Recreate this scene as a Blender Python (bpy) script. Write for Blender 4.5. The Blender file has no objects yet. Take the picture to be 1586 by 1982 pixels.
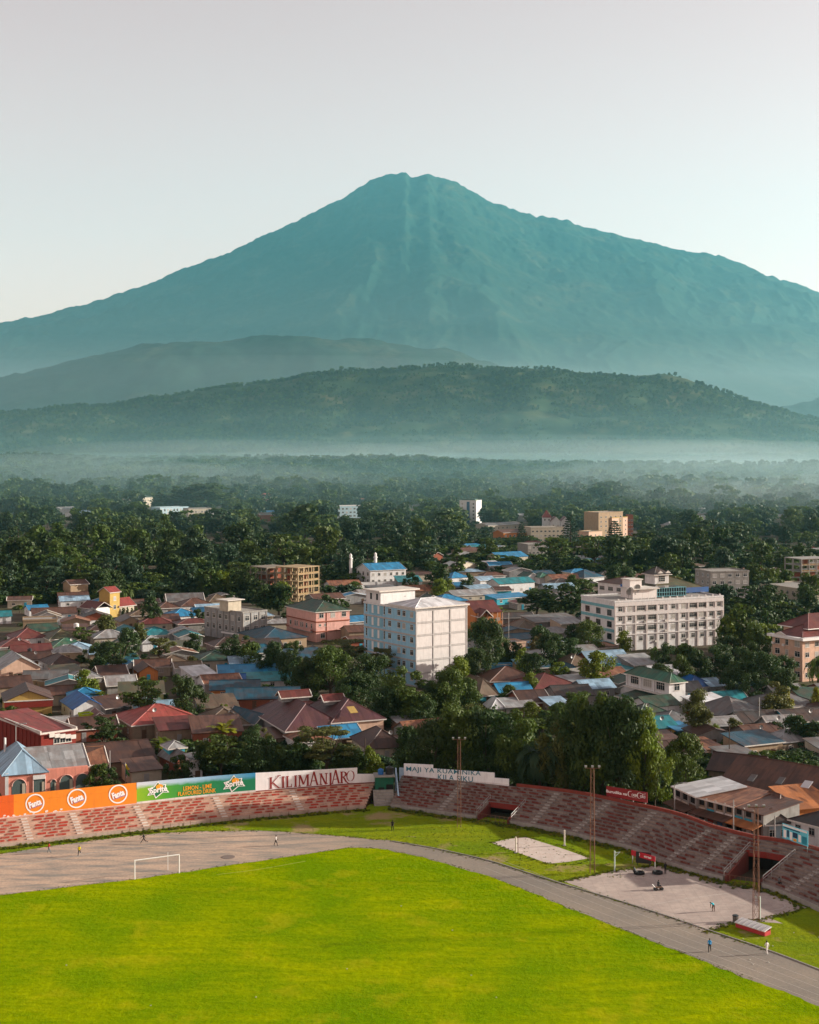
import bpy, math, random
import numpy as np
from mathutils import Vector, Matrix
R = math.radians
rng = random.Random(7)
SC = bpy.context.scene
COL = SC.collection

# ---------------------------------------------------------------- camera, sky, sun, exposure
F, CX, HY, H = 2730.0, 793.0, 870.0, 63.0          # photo focal length (px), centre column, horizon row, camera height (m)
cam_d = bpy.data.cameras.new('camera'); cam = bpy.data.objects.new('camera', cam_d); COL.objects.link(cam)
cam.location = (0, 0, H); cam.rotation_euler = (R(90), 0, 0)
cam_d.sensor_fit = 'VERTICAL'; cam_d.sensor_height = 24; cam_d.lens = F / 1982 * 24
cam_d.shift_y = -(991 - HY) / 1982
cam_d.clip_start = 1; cam_d.clip_end = 60000
SC.camera = cam
SUN_EL, SUN_AZ = R(15.0), R(81.0)                   # azimuth from +Y (view axis) towards +X (right)
w = bpy.data.worlds.new('World'); SC.world = w; w.use_nodes = True
nt = w.node_tree; bg = nt.nodes['Background']
sky = nt.nodes.new('ShaderNodeTexSky'); sky.sky_type = 'NISHITA'; sky.sun_disc = False
sky.sun_elevation = SUN_EL; sky.sun_rotation = SUN_AZ
sky.altitude = 1400; sky.air_density = 1.0; sky.dust_density = 1.0; sky.ozone_density = 1.0
hsv = nt.nodes.new('ShaderNodeHueSaturation'); hsv.inputs['Saturation'].default_value = 0.50
warm = nt.nodes.new('ShaderNodeMix'); warm.data_type = 'RGBA'; warm.blend_type = 'MULTIPLY'; warm.inputs[0].default_value = 1.0; warm.inputs[7].default_value = (1.48, 0.97, 0.80, 1)   # dusty morning air
nt.links.new(sky.outputs[0], hsv.inputs['Color']); nt.links.new(hsv.outputs[0], warm.inputs[6]); nt.links.new(warm.outputs[2], bg.inputs['Color'])
bg.inputs['Strength'].default_value = 0.099
sl = bpy.data.lights.new('sun', 'SUN'); sun = bpy.data.objects.new('sun', sl); COL.objects.link(sun)
sl.energy = 5.0; sl.angle = R(0.6); sl.color = (1.0, 0.91, 0.79)
sdir = Vector((math.sin(SUN_AZ) * math.cos(SUN_EL), math.cos(SUN_AZ) * math.cos(SUN_EL), math.sin(SUN_EL)))
sun.rotation_euler = sdir.to_track_quat('Z', 'Y').to_euler()
vs = SC.view_settings; vs.view_transform = 'Standard'; vs.look = 'None'; vs.exposure = 1.15; vs.gamma = 1; vs.use_curve_mapping = False
cy = SC.cycles; cy.use_denoising = True; cy.max_bounces = 6; cy.volume_bounces = 1; cy.diffuse_bounces = 3
cy.transparent_max_bounces = 8; cy.sample_clamp_indirect = 4.0

# ---------------------------------------------------------------- helpers
def gp(px, py, z=0.0):
    """ground position (height z) of a point known by its column and row in the photograph"""
    d = (H - z) * F / (py - HY)
    return Vector(((px - CX) / F * d, d, z))
def dist_row(py, z=0.0): return (H - z) * F / (py - HY)
def pix(p):
    return (CX + p[0] / p[1] * F, HY + (H - p[2]) / p[1] * F)
def sstep(a, b, x):
    t = np.clip((x - a) / (b - a), 0, 1); return t * t * (3 - 2 * t)

def empty(name, loc):
    o = bpy.data.objects.new(name, None); o.location = loc; o.empty_display_size = 0.1; COL.objects.link(o); return o
def tag(o, label=None, cat=None, group=None, kind=None):
    if label: o['label'] = label
    if cat: o['category'] = cat
    if group: o['group'] = group
    if kind: o['kind'] = kind
    return o
def link(name, me, parent=None, loc=(0, 0, 0), rz=0.0, scale=None):
    o = bpy.data.objects.new(name, me); COL.objects.link(o); o.location = loc
    if rz: o.rotation_euler = (0, 0, rz)
    if scale is not None: o.scale = scale
    if parent is not None: o.parent = parent
    return o

class MB:
    """collects polygons, then links them as one mesh object"""
    def __init__(self): self.v = []; self.f = []; self.uv = []; self.m = []
    def poly(self, pts, uvs=None, mi=0):
        n = len(self.v); self.v.extend([tuple(p) for p in pts]); self.f.append(tuple(range(n, n + len(pts))))
        self.uv.append(uvs); self.m.append(mi); return self
    def prism(self, pts, ext, uvs=None, mi=0):
        """closed solid: polygon pts swept by vector ext; pts is the outer face"""
        e = Vector(ext); P = [Vector(p) for p in pts]; Q = [p + e for p in P]
        n = len(P)
        nrm = (P[1] - P[0]).cross(P[2] - P[0])
        flip = nrm.dot(e) > 0
        a, b = (P, Q)
        if flip: self.poly(a[::-1], uvs[::-1] if uvs else None, mi); self.poly(b, uvs, mi)
        else: self.poly(a, uvs, mi); self.poly(b[::-1], uvs[::-1] if uvs else None, mi)
        for i in range(n):
            j = (i + 1) % n
            q = [a[i], b[i], b[j], a[j]]
            self.poly(q if not flip else q[::-1], None, mi)
        return self
    def box(self, c, s, rz=0.0, mi=0):
        cx, cy_, cz = c; sx, sy, sz = s[0] / 2, s[1] / 2, s[2] / 2
        co, si = math.cos(rz), math.sin(rz)
        P = []
        for z in (-sz, sz):
            for x, y in ((-sx, -sy), (sx, -sy), (sx, sy), (-sx, sy)):
                P.append((cx + x * co - y * si, cy_ + x * si + y * co, cz + z))
        n = len(self.v); self.v.extend(P)
        for q in ((0, 3, 2, 1), (4, 5, 6, 7), (0, 1, 5, 4), (1, 2, 6, 5), (2, 3, 7, 6), (3, 0, 4, 7)):
            self.f.append(tuple(n + i for i in q)); self.uv.append(None); self.m.append(mi)
        return self
    def bar(self, a, b, r, mi=0, n=4, r2=None):
        """tapered bar or tube from a to b"""
        a = Vector(a); b = Vector(b); d = (b - a)
        if d.length < 1e-6: return self
        d.normalize(); s = d.orthogonal().normalized(); t = d.cross(s); r2 = r if r2 is None else r2
        k = len(self.v)
        for c, rr in ((a, r), (b, r2)):
            for i in range(n):
                an = 2 * math.pi * (i + .5) / n
                self.v.append(tuple(c + (s * math.cos(an) + t * math.sin(an)) * rr))
        for i in range(n):
            j = (i + 1) % n
            self.f.append((k + i, k + j, k + n + j, k + n + i)); self.uv.append(None); self.m.append(mi)
        self.f.append(tuple(k + i for i in range(n))[::-1]); self.uv.append(None); self.m.append(mi)
        self.f.append(tuple(k + n + i for i in range(n))); self.uv.append(None); self.m.append(mi)
        return self
    def mesh(self, name, mats, smooth=False):
        me = bpy.data.meshes.new(name); me.from_pydata(self.v, [], self.f)
        if not isinstance(mats, (list, tuple)): mats = [mats]
        for m in mats: me.materials.append(m)
        if len(mats) > 1: me.polygons.foreach_set('material_index', self.m)
        if any(u is not None for u in self.uv):
            ul = me.uv_layers.new(name='UVMap'); i = 0; buf = []
            for f, u in zip(self.f, self.uv):
                if u is None: buf.extend([0.0, 0.0] * len(f))
                else:
                    for q in u: buf.extend([q[0], q[1]])
            ul.data.foreach_set('uv', buf)
        if smooth: me.polygons.foreach_set('use_smooth', [True] * len(me.polygons))
        me.update(); return me
    def build(self, name, mats, parent=None, loc=(0, 0, 0), smooth=False, rz=0.0):
        return link(name, self.mesh(name, mats, smooth), parent, loc, rz)

# ---------------------------------------------------------------- materials
MATS = {}
class N:
    """tiny node-graph writer"""
    def __init__(self, name):
        self.m = bpy.data.materials.new(name); self.m.use_nodes = True
        self.t = self.m.node_tree; self.p = self.t.nodes['Principled BSDF']
    def n(self, kind, **kw):
        x = self.t.nodes.new('ShaderNode' + kind)
        for k, v in kw.items(): setattr(x, k, v)
        return x
    def l(self, a, b): self.t.links.new(a, b)
    def set(self, node, **kw):
        for k, v in kw.items(): node.inputs[k].default_value = v
        return node
    def noise(self, scale, detail=3, rough=.55, co=None, dist=0.0):
        x = self.n('TexNoise'); x.inputs['Scale'].default_value = scale; x.inputs['Detail'].default_value = detail
        x.inputs['Roughness'].default_value = rough; x.inputs['Distortion'].default_value = dist
        if co is not None: self.l(co, x.inputs['Vector'])
        return x.outputs['Fac']
    def ramp(self, fac, stops):
        x = self.n('ValToRGB'); self.l(fac, x.inputs['Fac']); cr = x.color_ramp
        while len(cr.elements) < len(stops): cr.elements.new(.5)
        for e, (p, c) in zip(cr.elements, stops):
            e.position = p; e.color = (*c, 1) if len(c) == 3 else c
        return x.outputs['Color']
    def mix(self, fac, a, b, mode='MIX'):
        x = self.n('Mix', data_type='RGBA', blend_type=mode)
        for s, v in ((x.inputs[0], fac), (x.inputs[6], a), (x.inputs[7], b)):
            if hasattr(v, 'is_output'): self.l(v, s)
            elif isinstance(v, (int, float)): s.default_value = v
            else: s.default_value = (*v, 1)
        return x.outputs[2]
    def math(self, op, a, b=None, c=None):
        x = self.n('Math', operation=op)
        for i, v in enumerate((a, b, c)):
            if v is None: continue
            if hasattr(v, 'is_output'): self.l(v, x.inputs[i])
            else: x.inputs[i].default_value = v
        return x.outputs[0]
    def geo(self): return self.n('NewGeometry').outputs['Position']
    def obj(self): return self.n('TexCoord').outputs['Object']
    def uv(self): return self.n('TexCoord').outputs['UV']
    def rand(self): return self.n('ObjectInfo').outputs['Random']
    def map(self, co, scale, loc=(0, 0, 0)):
        x = self.n('Mapping'); self.l(co, x.inputs['Vector']); x.inputs['Scale'].default_value = scale; x.inputs['Location'].default_value = loc
        return x.outputs[0]
    def bump(self, fac, strength=.3, distance=.05):
        x = self.n('Bump'); x.inputs['Strength'].default_value = strength; x.inputs['Distance'].default_value = distance
        self.l(fac, x.inputs['Height']); self.l(x.outputs[0], self.p.inputs['Normal'])
    def out(self, color, rough=.8, spec=.3):
        if hasattr(color, 'is_output'): self.l(color, self.p.inputs['Base Color'])
        else: self.p.inputs['Base Color'].default_value = (*color, 1)
        self.p.inputs['Roughness'].default_value = rough; self.p.inputs['Specular IOR Level'].default_value = spec
        return self.m

def sc(c, k): return tuple(min(1, x * k) for x in c)
def wall_mat(name, c, dirt=.35):
    """painted render with stains and streaks"""
    if name in MATS: return MATS[name]
    g = N(name); p = g.geo()
    a = g.noise(.9, 5, .6, p); b = g.noise(1.0, 4, .6, g.map(p, (2.2, 2.2, .25)))
    col = g.mix(g.math('MULTIPLY', g.ramp(a, [(.35, (0, 0, 0)), (.7, (1, 1, 1))]), dirt), c, sc(c, .62))
    col = g.mix(g.math('MULTIPLY', g.ramp(b, [(.5, (0, 0, 0)), (.75, (1, 1, 1))]), dirt * 1.2), col, (c[0] * .45 + .03, c[1] * .42 + .025, c[2] * .4 + .02))
    MATS[name] = g.out(col, .85, .12); return MATS[name]
def roof_mat(name, c, rust=.3, rough=.55, c2=None, tile=False):
    """corrugated sheet: sheet-to-sheet colour steps, rust and dust"""
    if name in MATS: return MATS[name]
    g = N(name); uv = g.uv(); p = g.geo()
    sep = g.n('SeparateXYZ'); g.l(uv, sep.inputs[0])
    cell = g.math('FLOOR', g.math('MULTIPLY', sep.outputs[0], .9)); cellv = g.math('FLOOR', g.math('MULTIPLY', sep.outputs[1], .34))
    comb = g.n('CombineXYZ'); g.l(cell, comb.inputs[0]); g.l(cellv, comb.inputs[1]); g.l(g.rand(), comb.inputs[2])
    wn = g.n('TexWhiteNoise', noise_dimensions='3D'); g.l(comb.outputs[0], wn.inputs['Vector'])
    base = g.mix(wn.outputs[0], sc(c, .58), sc(c, 1.15))
    base = g.mix(g.math('MULTIPLY', g.rand(), .3), base, sc(c, .6))
    n1 = g.noise(.35, 5, .65, p); n2 = g.noise(.8, 4, .6, g.map(uv, (1.6, .3, 1)))
    base = g.mix(g.math('MULTIPLY', g.ramp(n1, [(.42, (0, 0, 0)), (.66, (1, 1, 1))]), min(1, rust * 1.5)), base, c2 or (.13, .055, .028))
    base = g.mix(g.math('MULTIPLY', g.ramp(n2, [(.46, (0, 0, 0)), (.68, (1, 1, 1))]), min(1, rust * 1.6)), base, sc(c, .4))
    if tile:
        wv = g.n('TexWave', bands_direction='Y'); g.l(uv, wv.inputs['Vector']); wv.inputs['Scale'].default_value = .9
        base = g.mix(g.math('MULTIPLY', wv.outputs['Fac'], .3), base, sc(c, .5))
    wv = g.n('TexWave', bands_direction='X'); g.l(uv, wv.inputs['Vector']); wv.inputs['Scale'].default_value = 1.6
    g.bump(wv.outputs['Fac'], .35, .04)
    MATS[name] = g.out(base, rough, .35); return MATS[name]
def plain(name, c, rough=.7, spec=.3, metal=0.0, var=.18, scale=3.0):
    if name in MATS: return MATS[name]
    g = N(name); col = g.mix(g.math('MULTIPLY', g.noise(scale, 4, .6, g.geo()), 1.0), sc(c, 1 - var), sc(c, 1 + var))
    m = g.out(col, rough, spec); g.p.inputs['Metallic'].default_value = metal
    MATS[name] = m; return m
def leaf_mat(name, c, lo=.55, hi=1.5, trans=.3, warm=(1.5, 1.25, .5)):
    if name in MATS: return MATS[name]
    g = N(name); t = g.t
    o = g.obj(); n1 = g.noise(2.3, 3, .6, o); n2 = g.noise(14, 2, .5, o)
    col = g.mix(g.ramp(n1, [(.3, (0, 0, 0)), (.7, (1, 1, 1))]), sc(c, lo), sc(c, hi))
    col = g.mix(g.math('MULTIPLY', n2, .55), col, (c[0] * warm[0], c[1] * warm[1], c[2] * warm[2]))
    col = g.mix(g.math('MULTIPLY', g.rand(), .55), col, (c[0] * 1.5, c[1] * 1.05, c[2] * .7))
    g.out(col, .6, .25)
    tr = g.n('BsdfTranslucent'); g.l(col, tr.inputs['Color'])
    mx = g.n('MixShader'); mx.inputs[0].default_value = trans
    g.l(g.p.outputs[0], mx.inputs[1]); g.l(tr.outputs[0], mx.inputs[2])
    g.l(mx.outputs[0], t.nodes['Material Output'].inputs['Surface'])
    MATS[name] = g.m; return g.m

RC = dict(rust=(.20, .075, .04), brown=(.11, .052, .036), dbrown=(.065, .034, .027), maroon=(.15, .036, .032), red=(.27, .045, .038),
          lred=(.38, .075, .062), green=(.03, .14, .085), dgreen=(.022, .075, .05), olive=(.085, .088, .04), teal=(.012, .20, .23),
          dteal=(.008, .075, .12), blue=(.02, .21, .40), bblue=(.008, .11, .36), lblue=(.27, .42, .54), grey=(.15, .155, .155),
          lgrey=(.32, .33, .33), white=(.62, .63, .64), thatch=(.13, .095, .06), orange=(.45, .16, .045), purple=(.10, .04, .048), dark=(.045, .042, .04))
def roofm(k):
    return roof_mat('roof_' + k, RC[k], rust=dict(rust=.8, brown=.5, white=.12, lblue=.15, blue=.1, bblue=.1, teal=.15).get(k, .3), tile=k in ('maroon', 'red', 'lred', 'purple'),
                    c2=(.3, .14, .07) if k == 'rust' else None)
WC = dict(white=(.60, .60, .59), cream=(.45, .40, .31), peach=(.56, .38, .28), pink=(.58, .33, .28), tan=(.34, .25, .16), grey=(.28, .285, .28),
          conc=(.27, .26, .24), orange=(.5, .19, .06), yellow=(.42, .29, .09), red=(.3, .045, .03), turq=(.05, .33, .42), brick=(.26, .085, .05),
          olivew=(.3, .31, .15), salmon=(.66, .26, .19), stone=(.30, .235, .165), bluegrey=(.33, .45, .5), lime=(.36, .48, .02), dkred=(.2, .03, .022), bluew=(.1, .3, .5))
def wallm(k): return wall_mat('wall_' + k, WC[k], .7 if k in ('stone', 'conc', 'grey') else .45)
M_TRIM = wall_mat('trim_white_paint', (.58, .55, .50), .45)
M_CONC = wall_mat('concrete', (.30, .285, .26), .6)
g = N('window_glass'); g.out((.018, .024, .028), .12, .6); M_GLASS = g.m
M_CURT = plain('pale_curtain', (.30, .29, .26), .8, var=.3)
M_DARK = plain('dark_opening', (.018, .016, .015), .9, .1)
M_WOOD = plain('door_wood', (.11, .06, .035), .7)
M_TURQ = plain('turquoise_paint', (.03, .30, .42), .6)
M_STEEL = plain('galvanised_steel', (.30, .30, .29), .5, .5, .4)
M_RUSTY = plain('rusty_steel', (.17, .085, .055), .8, .2, var=.35)
M_BLACK = plain('black_plastic', (.015, .016, .017), .45, .4)
M_WHITE = plain('white_paint', (.62, .61, .59), .6)
M_BARK = plain('bark', (.075, .055, .04), .9, .1, var=.4)
# ---------------------------------------------------------------- terrain height
def vnoise(x, y, seed=0):
    xi = np.floor(x).astype(np.int64); yi = np.floor(y).astype(np.int64); xf = x - xi; yf = y - yi
    def h(a, b):
        n = (a * 374761393 + b * 668265263 + seed * 1442695041) & 0x7fffffff
        n = ((n ^ (n >> 13)) * 1274126177) & 0x7fffffff
        return ((n ^ (n >> 16)) & 0xffff) / 65535.0
    u = xf * xf * (3 - 2 * xf); v = yf * yf * (3 - 2 * yf)
    return (h(xi, yi) * (1 - u) + h(xi + 1, yi) * u) * (1 - v) + (h(xi, yi + 1) * (1 - u) + h(xi + 1, yi + 1) * u) * v
def fbm(x, y, o=4, seed=0, gain=.5):
    s = 0; a = 1; t = 0
    for i in range(o):
        s = s + a * vnoise(x, y, seed + i * 17); t += a; a *= gain; x = x * 2.03 + 5.1; y = y * 2.03 + 1.7
    return s / t
def ground_z(X, Y):
    X = np.asarray(X, float); Y = np.asarray(Y, float)
    g_ = sstep(1300, 6500, Y) * 26
    und = (fbm(X / 900 + 3, Y / 420, 3, 5) - .5) * 34 * sstep(1300, 2400, Y) + (fbm(X / 620 + 8, Y / 700, 3, 15) - .46) * 95 * sstep(2200, 4200, Y)
    return g_ + und
def interp(xs, pts):
    return np.interp(xs, [p[0] for p in pts], [p[1] for p in pts])
HILL = [(-1500, 900), (-700, 860), (-200, 826), (0, 805), (120, 795), (240, 777), (340, 764), (450, 747), (600, 727), (700, 722), (850, 713), (1000, 713), (1150, 721),
        (1250, 727), (1320, 735), (1400, 765), (1480, 790), (1560, 812), (1650, 830), (1900, 860), (2600, 890)]
HILL2 = [(-1500, 860), (-500, 800), (-150, 760), (0, 735), (90, 712), (180, 685), (280, 668), (360, 662), (480, 658), (620, 652), (720, 662), (800, 668), (900, 690), (1050, 730), (1200, 780),
         (1400, 800), (1520, 790), (1586, 772), (1700, 750), (2000, 745), (2600, 820)]
MTN = [(-2500, 800), (-1600, 770), (-900, 720), (-400, 672), (-150, 645), (0, 627), (100, 605), (150, 592), (200, 579), (300, 544), (370, 515), (440, 490), (500, 462), (560, 435), (620, 404), (660, 385),
       (690, 366), (715, 350), (730, 344), (750, 340), (772, 337), (778, 333), (787, 334), (793, 342), (805, 343), (815, 340), (828, 337), (845, 345), (870, 347), (895, 360), (915, 371),
       (935, 384), (985, 402), (1040, 419), (1090, 424), (1130, 438), (1180, 450), (1220, 462), (1260, 470), (1300, 480), (1350, 488), (1400, 496), (1440, 512), (1480, 531), (1540, 549), (1586, 567), (1700, 605),
       (1900, 660), (2300, 730), (3200, 800), (4500, 840)]
def ridge_h(prof, Y0):
    def f(X): return H + (HY - interp(CX + X / Y0 * F, prof)) / F * Y0
    return f
HY1, HY2, MY = 6900.0, 9600.0, 16000.0
rh1, rh2, rhm = ridge_h(HILL, HY1), ridge_h(HILL2, HY2), ridge_h(MTN, MY)
def hill_z(X, Y):
    X = np.asarray(X, float); Y = np.asarray(Y, float)
    top = rh1(X); base = 20.0
    s = np.where(Y < HY1, sstep(0, 1, (Y - 5300) / (HY1 - 5300)), 1 - sstep(0, 1, (Y - HY1) / 1900))
    s = np.where(Y < HY1, .45 * s + .55 * np.clip((Y - 5300) / (HY1 - 5300), 0, 1) ** 1.1, s)
    spur = (fbm(X / 420 + 9, Y / 900, 4, 11) - .5) * 2
    z = base + (top - base) * s + spur * 75 * s * (1 - s) * 2.4
    return z
def hill_surf(X, Y): return hill_z(X, Y) + ((fbm(X / 38, Y / 38, 2, 77) - .5) * 12 + (fbm(X / 210, Y / 210, 3, 79) - .5) * 60) * sstep(5400, 5900, Y)
def hill2_z(X, Y):
    top = rh2(X); base = 25.0
    s = np.where(Y < HY2, sstep(7700, HY2, Y), 1 - sstep(HY2, 11600, Y))
    spur = (fbm(X / 520 + 2, Y / 1100, 4, 23) - .5) * 2
    return base + (top - base) * s + spur * 130 * s * (1 - s) * 2
def mtn_z(X, Y):
    top = rhm(X); base = 40.0
    t = np.clip((Y - 9200) / (MY - 9200), 0, 1)
    front = .55 * t ** 1.7 + .45 * t
    back = np.clip(1 - (Y - MY) / 5200, 0, 1) ** 1.4
    s = np.where(Y < MY, front, back)
    th = np.arctan2(X + 120, np.abs(17300 - Y) + 600)          # gullies run down from the summit
    r = np.hypot(X + 120, 17300 - Y)
    wob = (fbm(X / 900, Y / 900, 3, 3) - .5) * .06
    rx_, ry_ = X / 1500 + wob * 6, Y / 2300 + wob * 4; rg = 0; a_ = 190
    for k_ in range(5):
        n_ = vnoise(rx_ * 2.0 ** k_ + 3.3 * k_, ry_ * 2.0 ** k_ + 9.1, 61 + k_); rg = rg + a_ * ((1 - np.abs(2 * n_ - 1)) ** 2 - .35); a_ *= .55
    for f_, fr_, am in ((9, 5200, 34), (23, 3000, 22), (57, 1500, 14)):
        n_ = vnoise(th * f_ + wob * f_ * .9 + 40, r / fr_ + 7, 31 + f_); rg = rg + am * ((1 - np.abs(2 * n_ - 1)) ** 1.5 - .45)
    rg = rg * (.45 + .9 * sstep(.35, .7, fbm(X / 1500 + 4, Y / 1300, 3, 51)))
    rough = fbm(X / 330, Y / 330, 4, 41) - .5
    tt = np.where(Y < MY, t, 1); amp = np.clip(s * 1.6, 0, 1) * (1 - tt ** 6)
    z = base + (top - base) * s + rg * amp + rough * 70 * np.clip(s * 2, 0, 1) * (1 - .7 * tt ** 6) + (fbm(X / 75, Y / 110, 3, 43) - .5) * 52 * np.clip(s * 1.5, 0, 1)
    return z
def grid_obj(name, mat, xs_of, ys, zf, kind='structure', smooth=True):
    nx = len(xs_of(ys[0])); V = np.empty((len(ys), nx, 3))
    for i, y in enumerate(ys):
        x = xs_of(y); V[i, :, 0] = x; V[i, :, 1] = y; V[i, :, 2] = zf(x, np.full_like(x, y))
    idx = np.arange(len(ys) * nx).reshape(len(ys), nx)
    Fq = np.stack([idx[:-1, :-1], idx[:-1, 1:], idx[1:, 1:], idx[1:, :-1]], -1).reshape(-1, 4)
    me = bpy.data.meshes.new(name); me.vertices.add(V.size // 3); me.vertices.foreach_set('co', V.reshape(-1))
    me.loops.add(Fq.size); me.loops.foreach_set('vertex_index', Fq.reshape(-1))
    me.polygons.add(len(Fq)); me.polygons.foreach_set('loop_start', np.arange(0, Fq.size, 4)); me.polygons.foreach_set('loop_total', np.full(len(Fq), 4))
    me.update(); me.validate()
    if smooth: me.polygons.foreach_set('use_smooth', np.ones(len(Fq), bool))
    me.materials.append(mat); o = link(name, me); o['kind'] = kind; return o

# ground: bare earth and rough grass
g = N('town_earth'); p = g.geo()
c = g.ramp(g.noise(.035, 5, .6, p), [(.3, (.075, .062, .04)), (.48, (.11, .085, .06)), (.6, (.055, .07, .025)), (.75, (.04, .06, .02))])
c = g.mix(g.math('MULTIPLY', g.noise(.6, 4, .6, p), .7), c, (.06, .05, .035)); M_EARTH = g.out(c, .95, .1)
ys = np.concatenate([np.array([-400, -100, 60]), np.linspace(120, 1300, 30), np.geomspace(1340, 9300, 90), np.array([12000, 16000, 21000])])
grid_obj('ground', M_EARTH, lambda y: np.linspace(-1, 1, 121) * (900 + .85 * max(y, 0)), ys, ground_z)
# wooded hill, second spur and the mountain
g = N('hill_vegetation'); p = g.geo()
c = g.ramp(g.noise(.0045, 5, .62, p), [(.34, (.022, .042, .018)), (.5, (.038, .062, .024)), (.62, (.10, .10, .04)), (.72, (.16, .135, .07))])
c = g.mix(g.math('MULTIPLY', g.noise(.05, 3, .6, p), .8), c, (.025, .04, .016)); M_HILL = g.out(c, .95, .05)
grid_obj('hill', M_HILL, lambda y: np.linspace(-3600, 3900, 420), np.linspace(5200, 8800, 150), lambda X, Y: hill_surf(X, Y))
g = N('mountain_vegetation'); p = g.geo()
c0 = g.noise(.02, 4, .7, p)
c = g.ramp(g.noise(.0022, 8, .7, p), [(.36, (.012, .034, .026)), (.52, (.02, .044, .03)), (.64, (.05, .06, .034)), (.76, (.085, .08, .05))])
c = g.mix(g.math('MULTIPLY', g.ramp(c0, [(.42, (0, 0, 0)), (.62, (1, 1, 1))]), .7), c, (.012, .026, .016)); M_MTN = g.out(c, .95, .02)
grid_obj('foothill', M_MTN, lambda y: np.linspace(-5200, 5600, 420), np.linspace(7600, 11800, 130), lambda X, Y: hill2_z(X, Y) + (fbm(X / 260, Y / 260, 4, 7) - .5) * 95 * sstep(7800, 8800, Y) + (fbm(X / 50, Y / 50, 2, 9) - .5) * 26)
grid_obj('mountain', M_MTN, lambda y: np.concatenate([np.linspace(-13500, -5200, 60), np.linspace(-5150, 5150, 640), np.linspace(5200, 14500, 70)]), np.concatenate([np.linspace(9000, 16000, 250), np.linspace(16070, 21200, 30)]), mtn_z)

# haze: one even box of air round everything; mist banks lie in the low ground below the hill and below the mountain
def vol_box(name, lo, hi, dens, col, aniso, label):
    m = bpy.data.materials.new(name); m.use_nodes = True; t = m.node_tree; t.nodes.remove(t.nodes['Principled BSDF'])
    v = t.nodes.new('ShaderNodeVolumePrincipled'); v.inputs['Density'].default_value = dens; v.inputs['Color'].default_value = (*col, 1); v.inputs['Anisotropy'].default_value = aniso
    t.links.new(v.outputs[0], t.nodes['Material Output'].inputs['Volume'])
    b = MB(); c_ = [(a + d) / 2 for a, d in zip(lo, hi)]; s_ = [d - a for a, d in zip(lo, hi)]
    b.box(c_, s_); o = b.build(name, m); tag(o, label, 'haze', kind='stuff'); return o
vol_box('haze', (-16000, -600, -6), (17500, 21800, 3420), 1.7e-5, (.26, .78, .93), .3, 'pale blue morning haze over the whole view')
M_ = (.42, .81, .87)
vol_box('mist', (-4400, 800, -4), (4700, 9000, 200), 2.6e-5, M_, .35, 'thin high veil of mist over the forest plain')
vol_box('mist', (-4350, 1000, -4.4), (4650, 8950, 110), 2.6e-5, M_, .35, 'middle layer of mist over the forest plain')
vol_box('mist', (-4300, 850, -4.8), (4600, 5000, 54), 5.0e-5, M_, .35, 'low layer of mist over the forest plain')
vol_box('mist', (-4250, 950, -5.2), (4550, 3800, 40), 7.5e-5, (.48, .83, .88), .35, 'ground mist among the distant trees')
def fog_bank(x, y, rx, ry, rz, dens, label):
    m = bpy.data.materials.new('fog'); m.use_nodes = True; t = m.node_tree; t.nodes.remove(t.nodes['Principled BSDF'])
    v = t.nodes.new('ShaderNodeVolumePrincipled'); v.inputs['Density'].default_value = dens; v.inputs['Color'].default_value = (.72, .87, .90, 1); v.inputs['Anisotropy'].default_value = .35
    t.links.new(v.outputs[0], t.nodes['Material Output'].inputs['Volume']); b = MB(); nu, nv = 40, 14
    def P(i, j):
        a, e = 6.2832 * i / nu, math.pi * (j / nv - .5); w_ = 1 + .22 * math.sin(3 * a + x) + .12 * math.sin(5 * a + y)
        return (rx * w_ * math.cos(a) * math.cos(e), ry * w_ * math.sin(a) * math.cos(e), rz * math.sin(e))
    for i in range(nu):
        for j in range(nv):
            q_ = [P(i, j), P(i + 1, j), P(i + 1, j + 1), P(i, j + 1)]
            b.poly(q_ if 0 < j < nv - 1 else (q_[:1] + q_[2:] if j == 0 else q_[:3]))
    tag(b.build('fog_bank', m, loc=(x, y, float(ground_z(x, y)) + rz * .55)), label, 'fog', kind='stuff')
for (x, y, rx, ry, rz, dn, lb) in ((-900, 8450, 3400, 560, 400, 1.3e-4, 'haze lying in the valley behind the hill'), (300, 5000, 1500, 600, 70, 0.7e-4, 'fog bank at the foot of the hill, centre'), (1500, 4300, 1100, 700, 60, 0.6e-4, 'fog bank below the hill on the right'), (-1300, 4600, 900, 520, 36, .8e-4, 'fog bank below the hill on the left'), (500, 3200, 800, 480, 46, 2.6e-4, 'fog among the trees right of centre'),
                                   (-450, 3500, 500, 400, 40, 2.2e-4, 'fog among the trees left of centre'), (1050, 2500, 620, 380, 44, 1.9e-4, 'fog drifting over the plain on the right'), (480, 2050, 360, 240, 36, 4e-4, 'fog wisp behind the tree clumps on the right'), (-700, 2450, 460, 300, 36, 2.6e-4, 'fog wisp over the plain on the left'), (-260, 1900, 260, 180, 28, 3e-4, 'fog wisp behind the far row on the left'),
                                   (430, 1350, 230, 130, 26, 6e-4, 'smoke-like fog over the fields on the right'), (250, 1500, 150, 90, 24, 6e-4, 'fog wisp behind the far tan tower'), (330, 690, 60, 40, 12, 1.6e-3, 'thin smoke rising behind the hotel')):
    fog_bank(x, y, rx, ry, rz, dn, lb)
vol_box('mountain_mist', (-9000, 7700, -5), (9500, 15200, 700), 6.0e-5, (.66, .85, .87), .35, 'pale mist veiling the foot of the mountain')
vol_box('mountain_mist', (-9200, 7650, -5.8), (9700, 17600, 3300), 1.6e-5, (.16, .76, .95), .3, 'blue air between the hill and the mountain')
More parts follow.
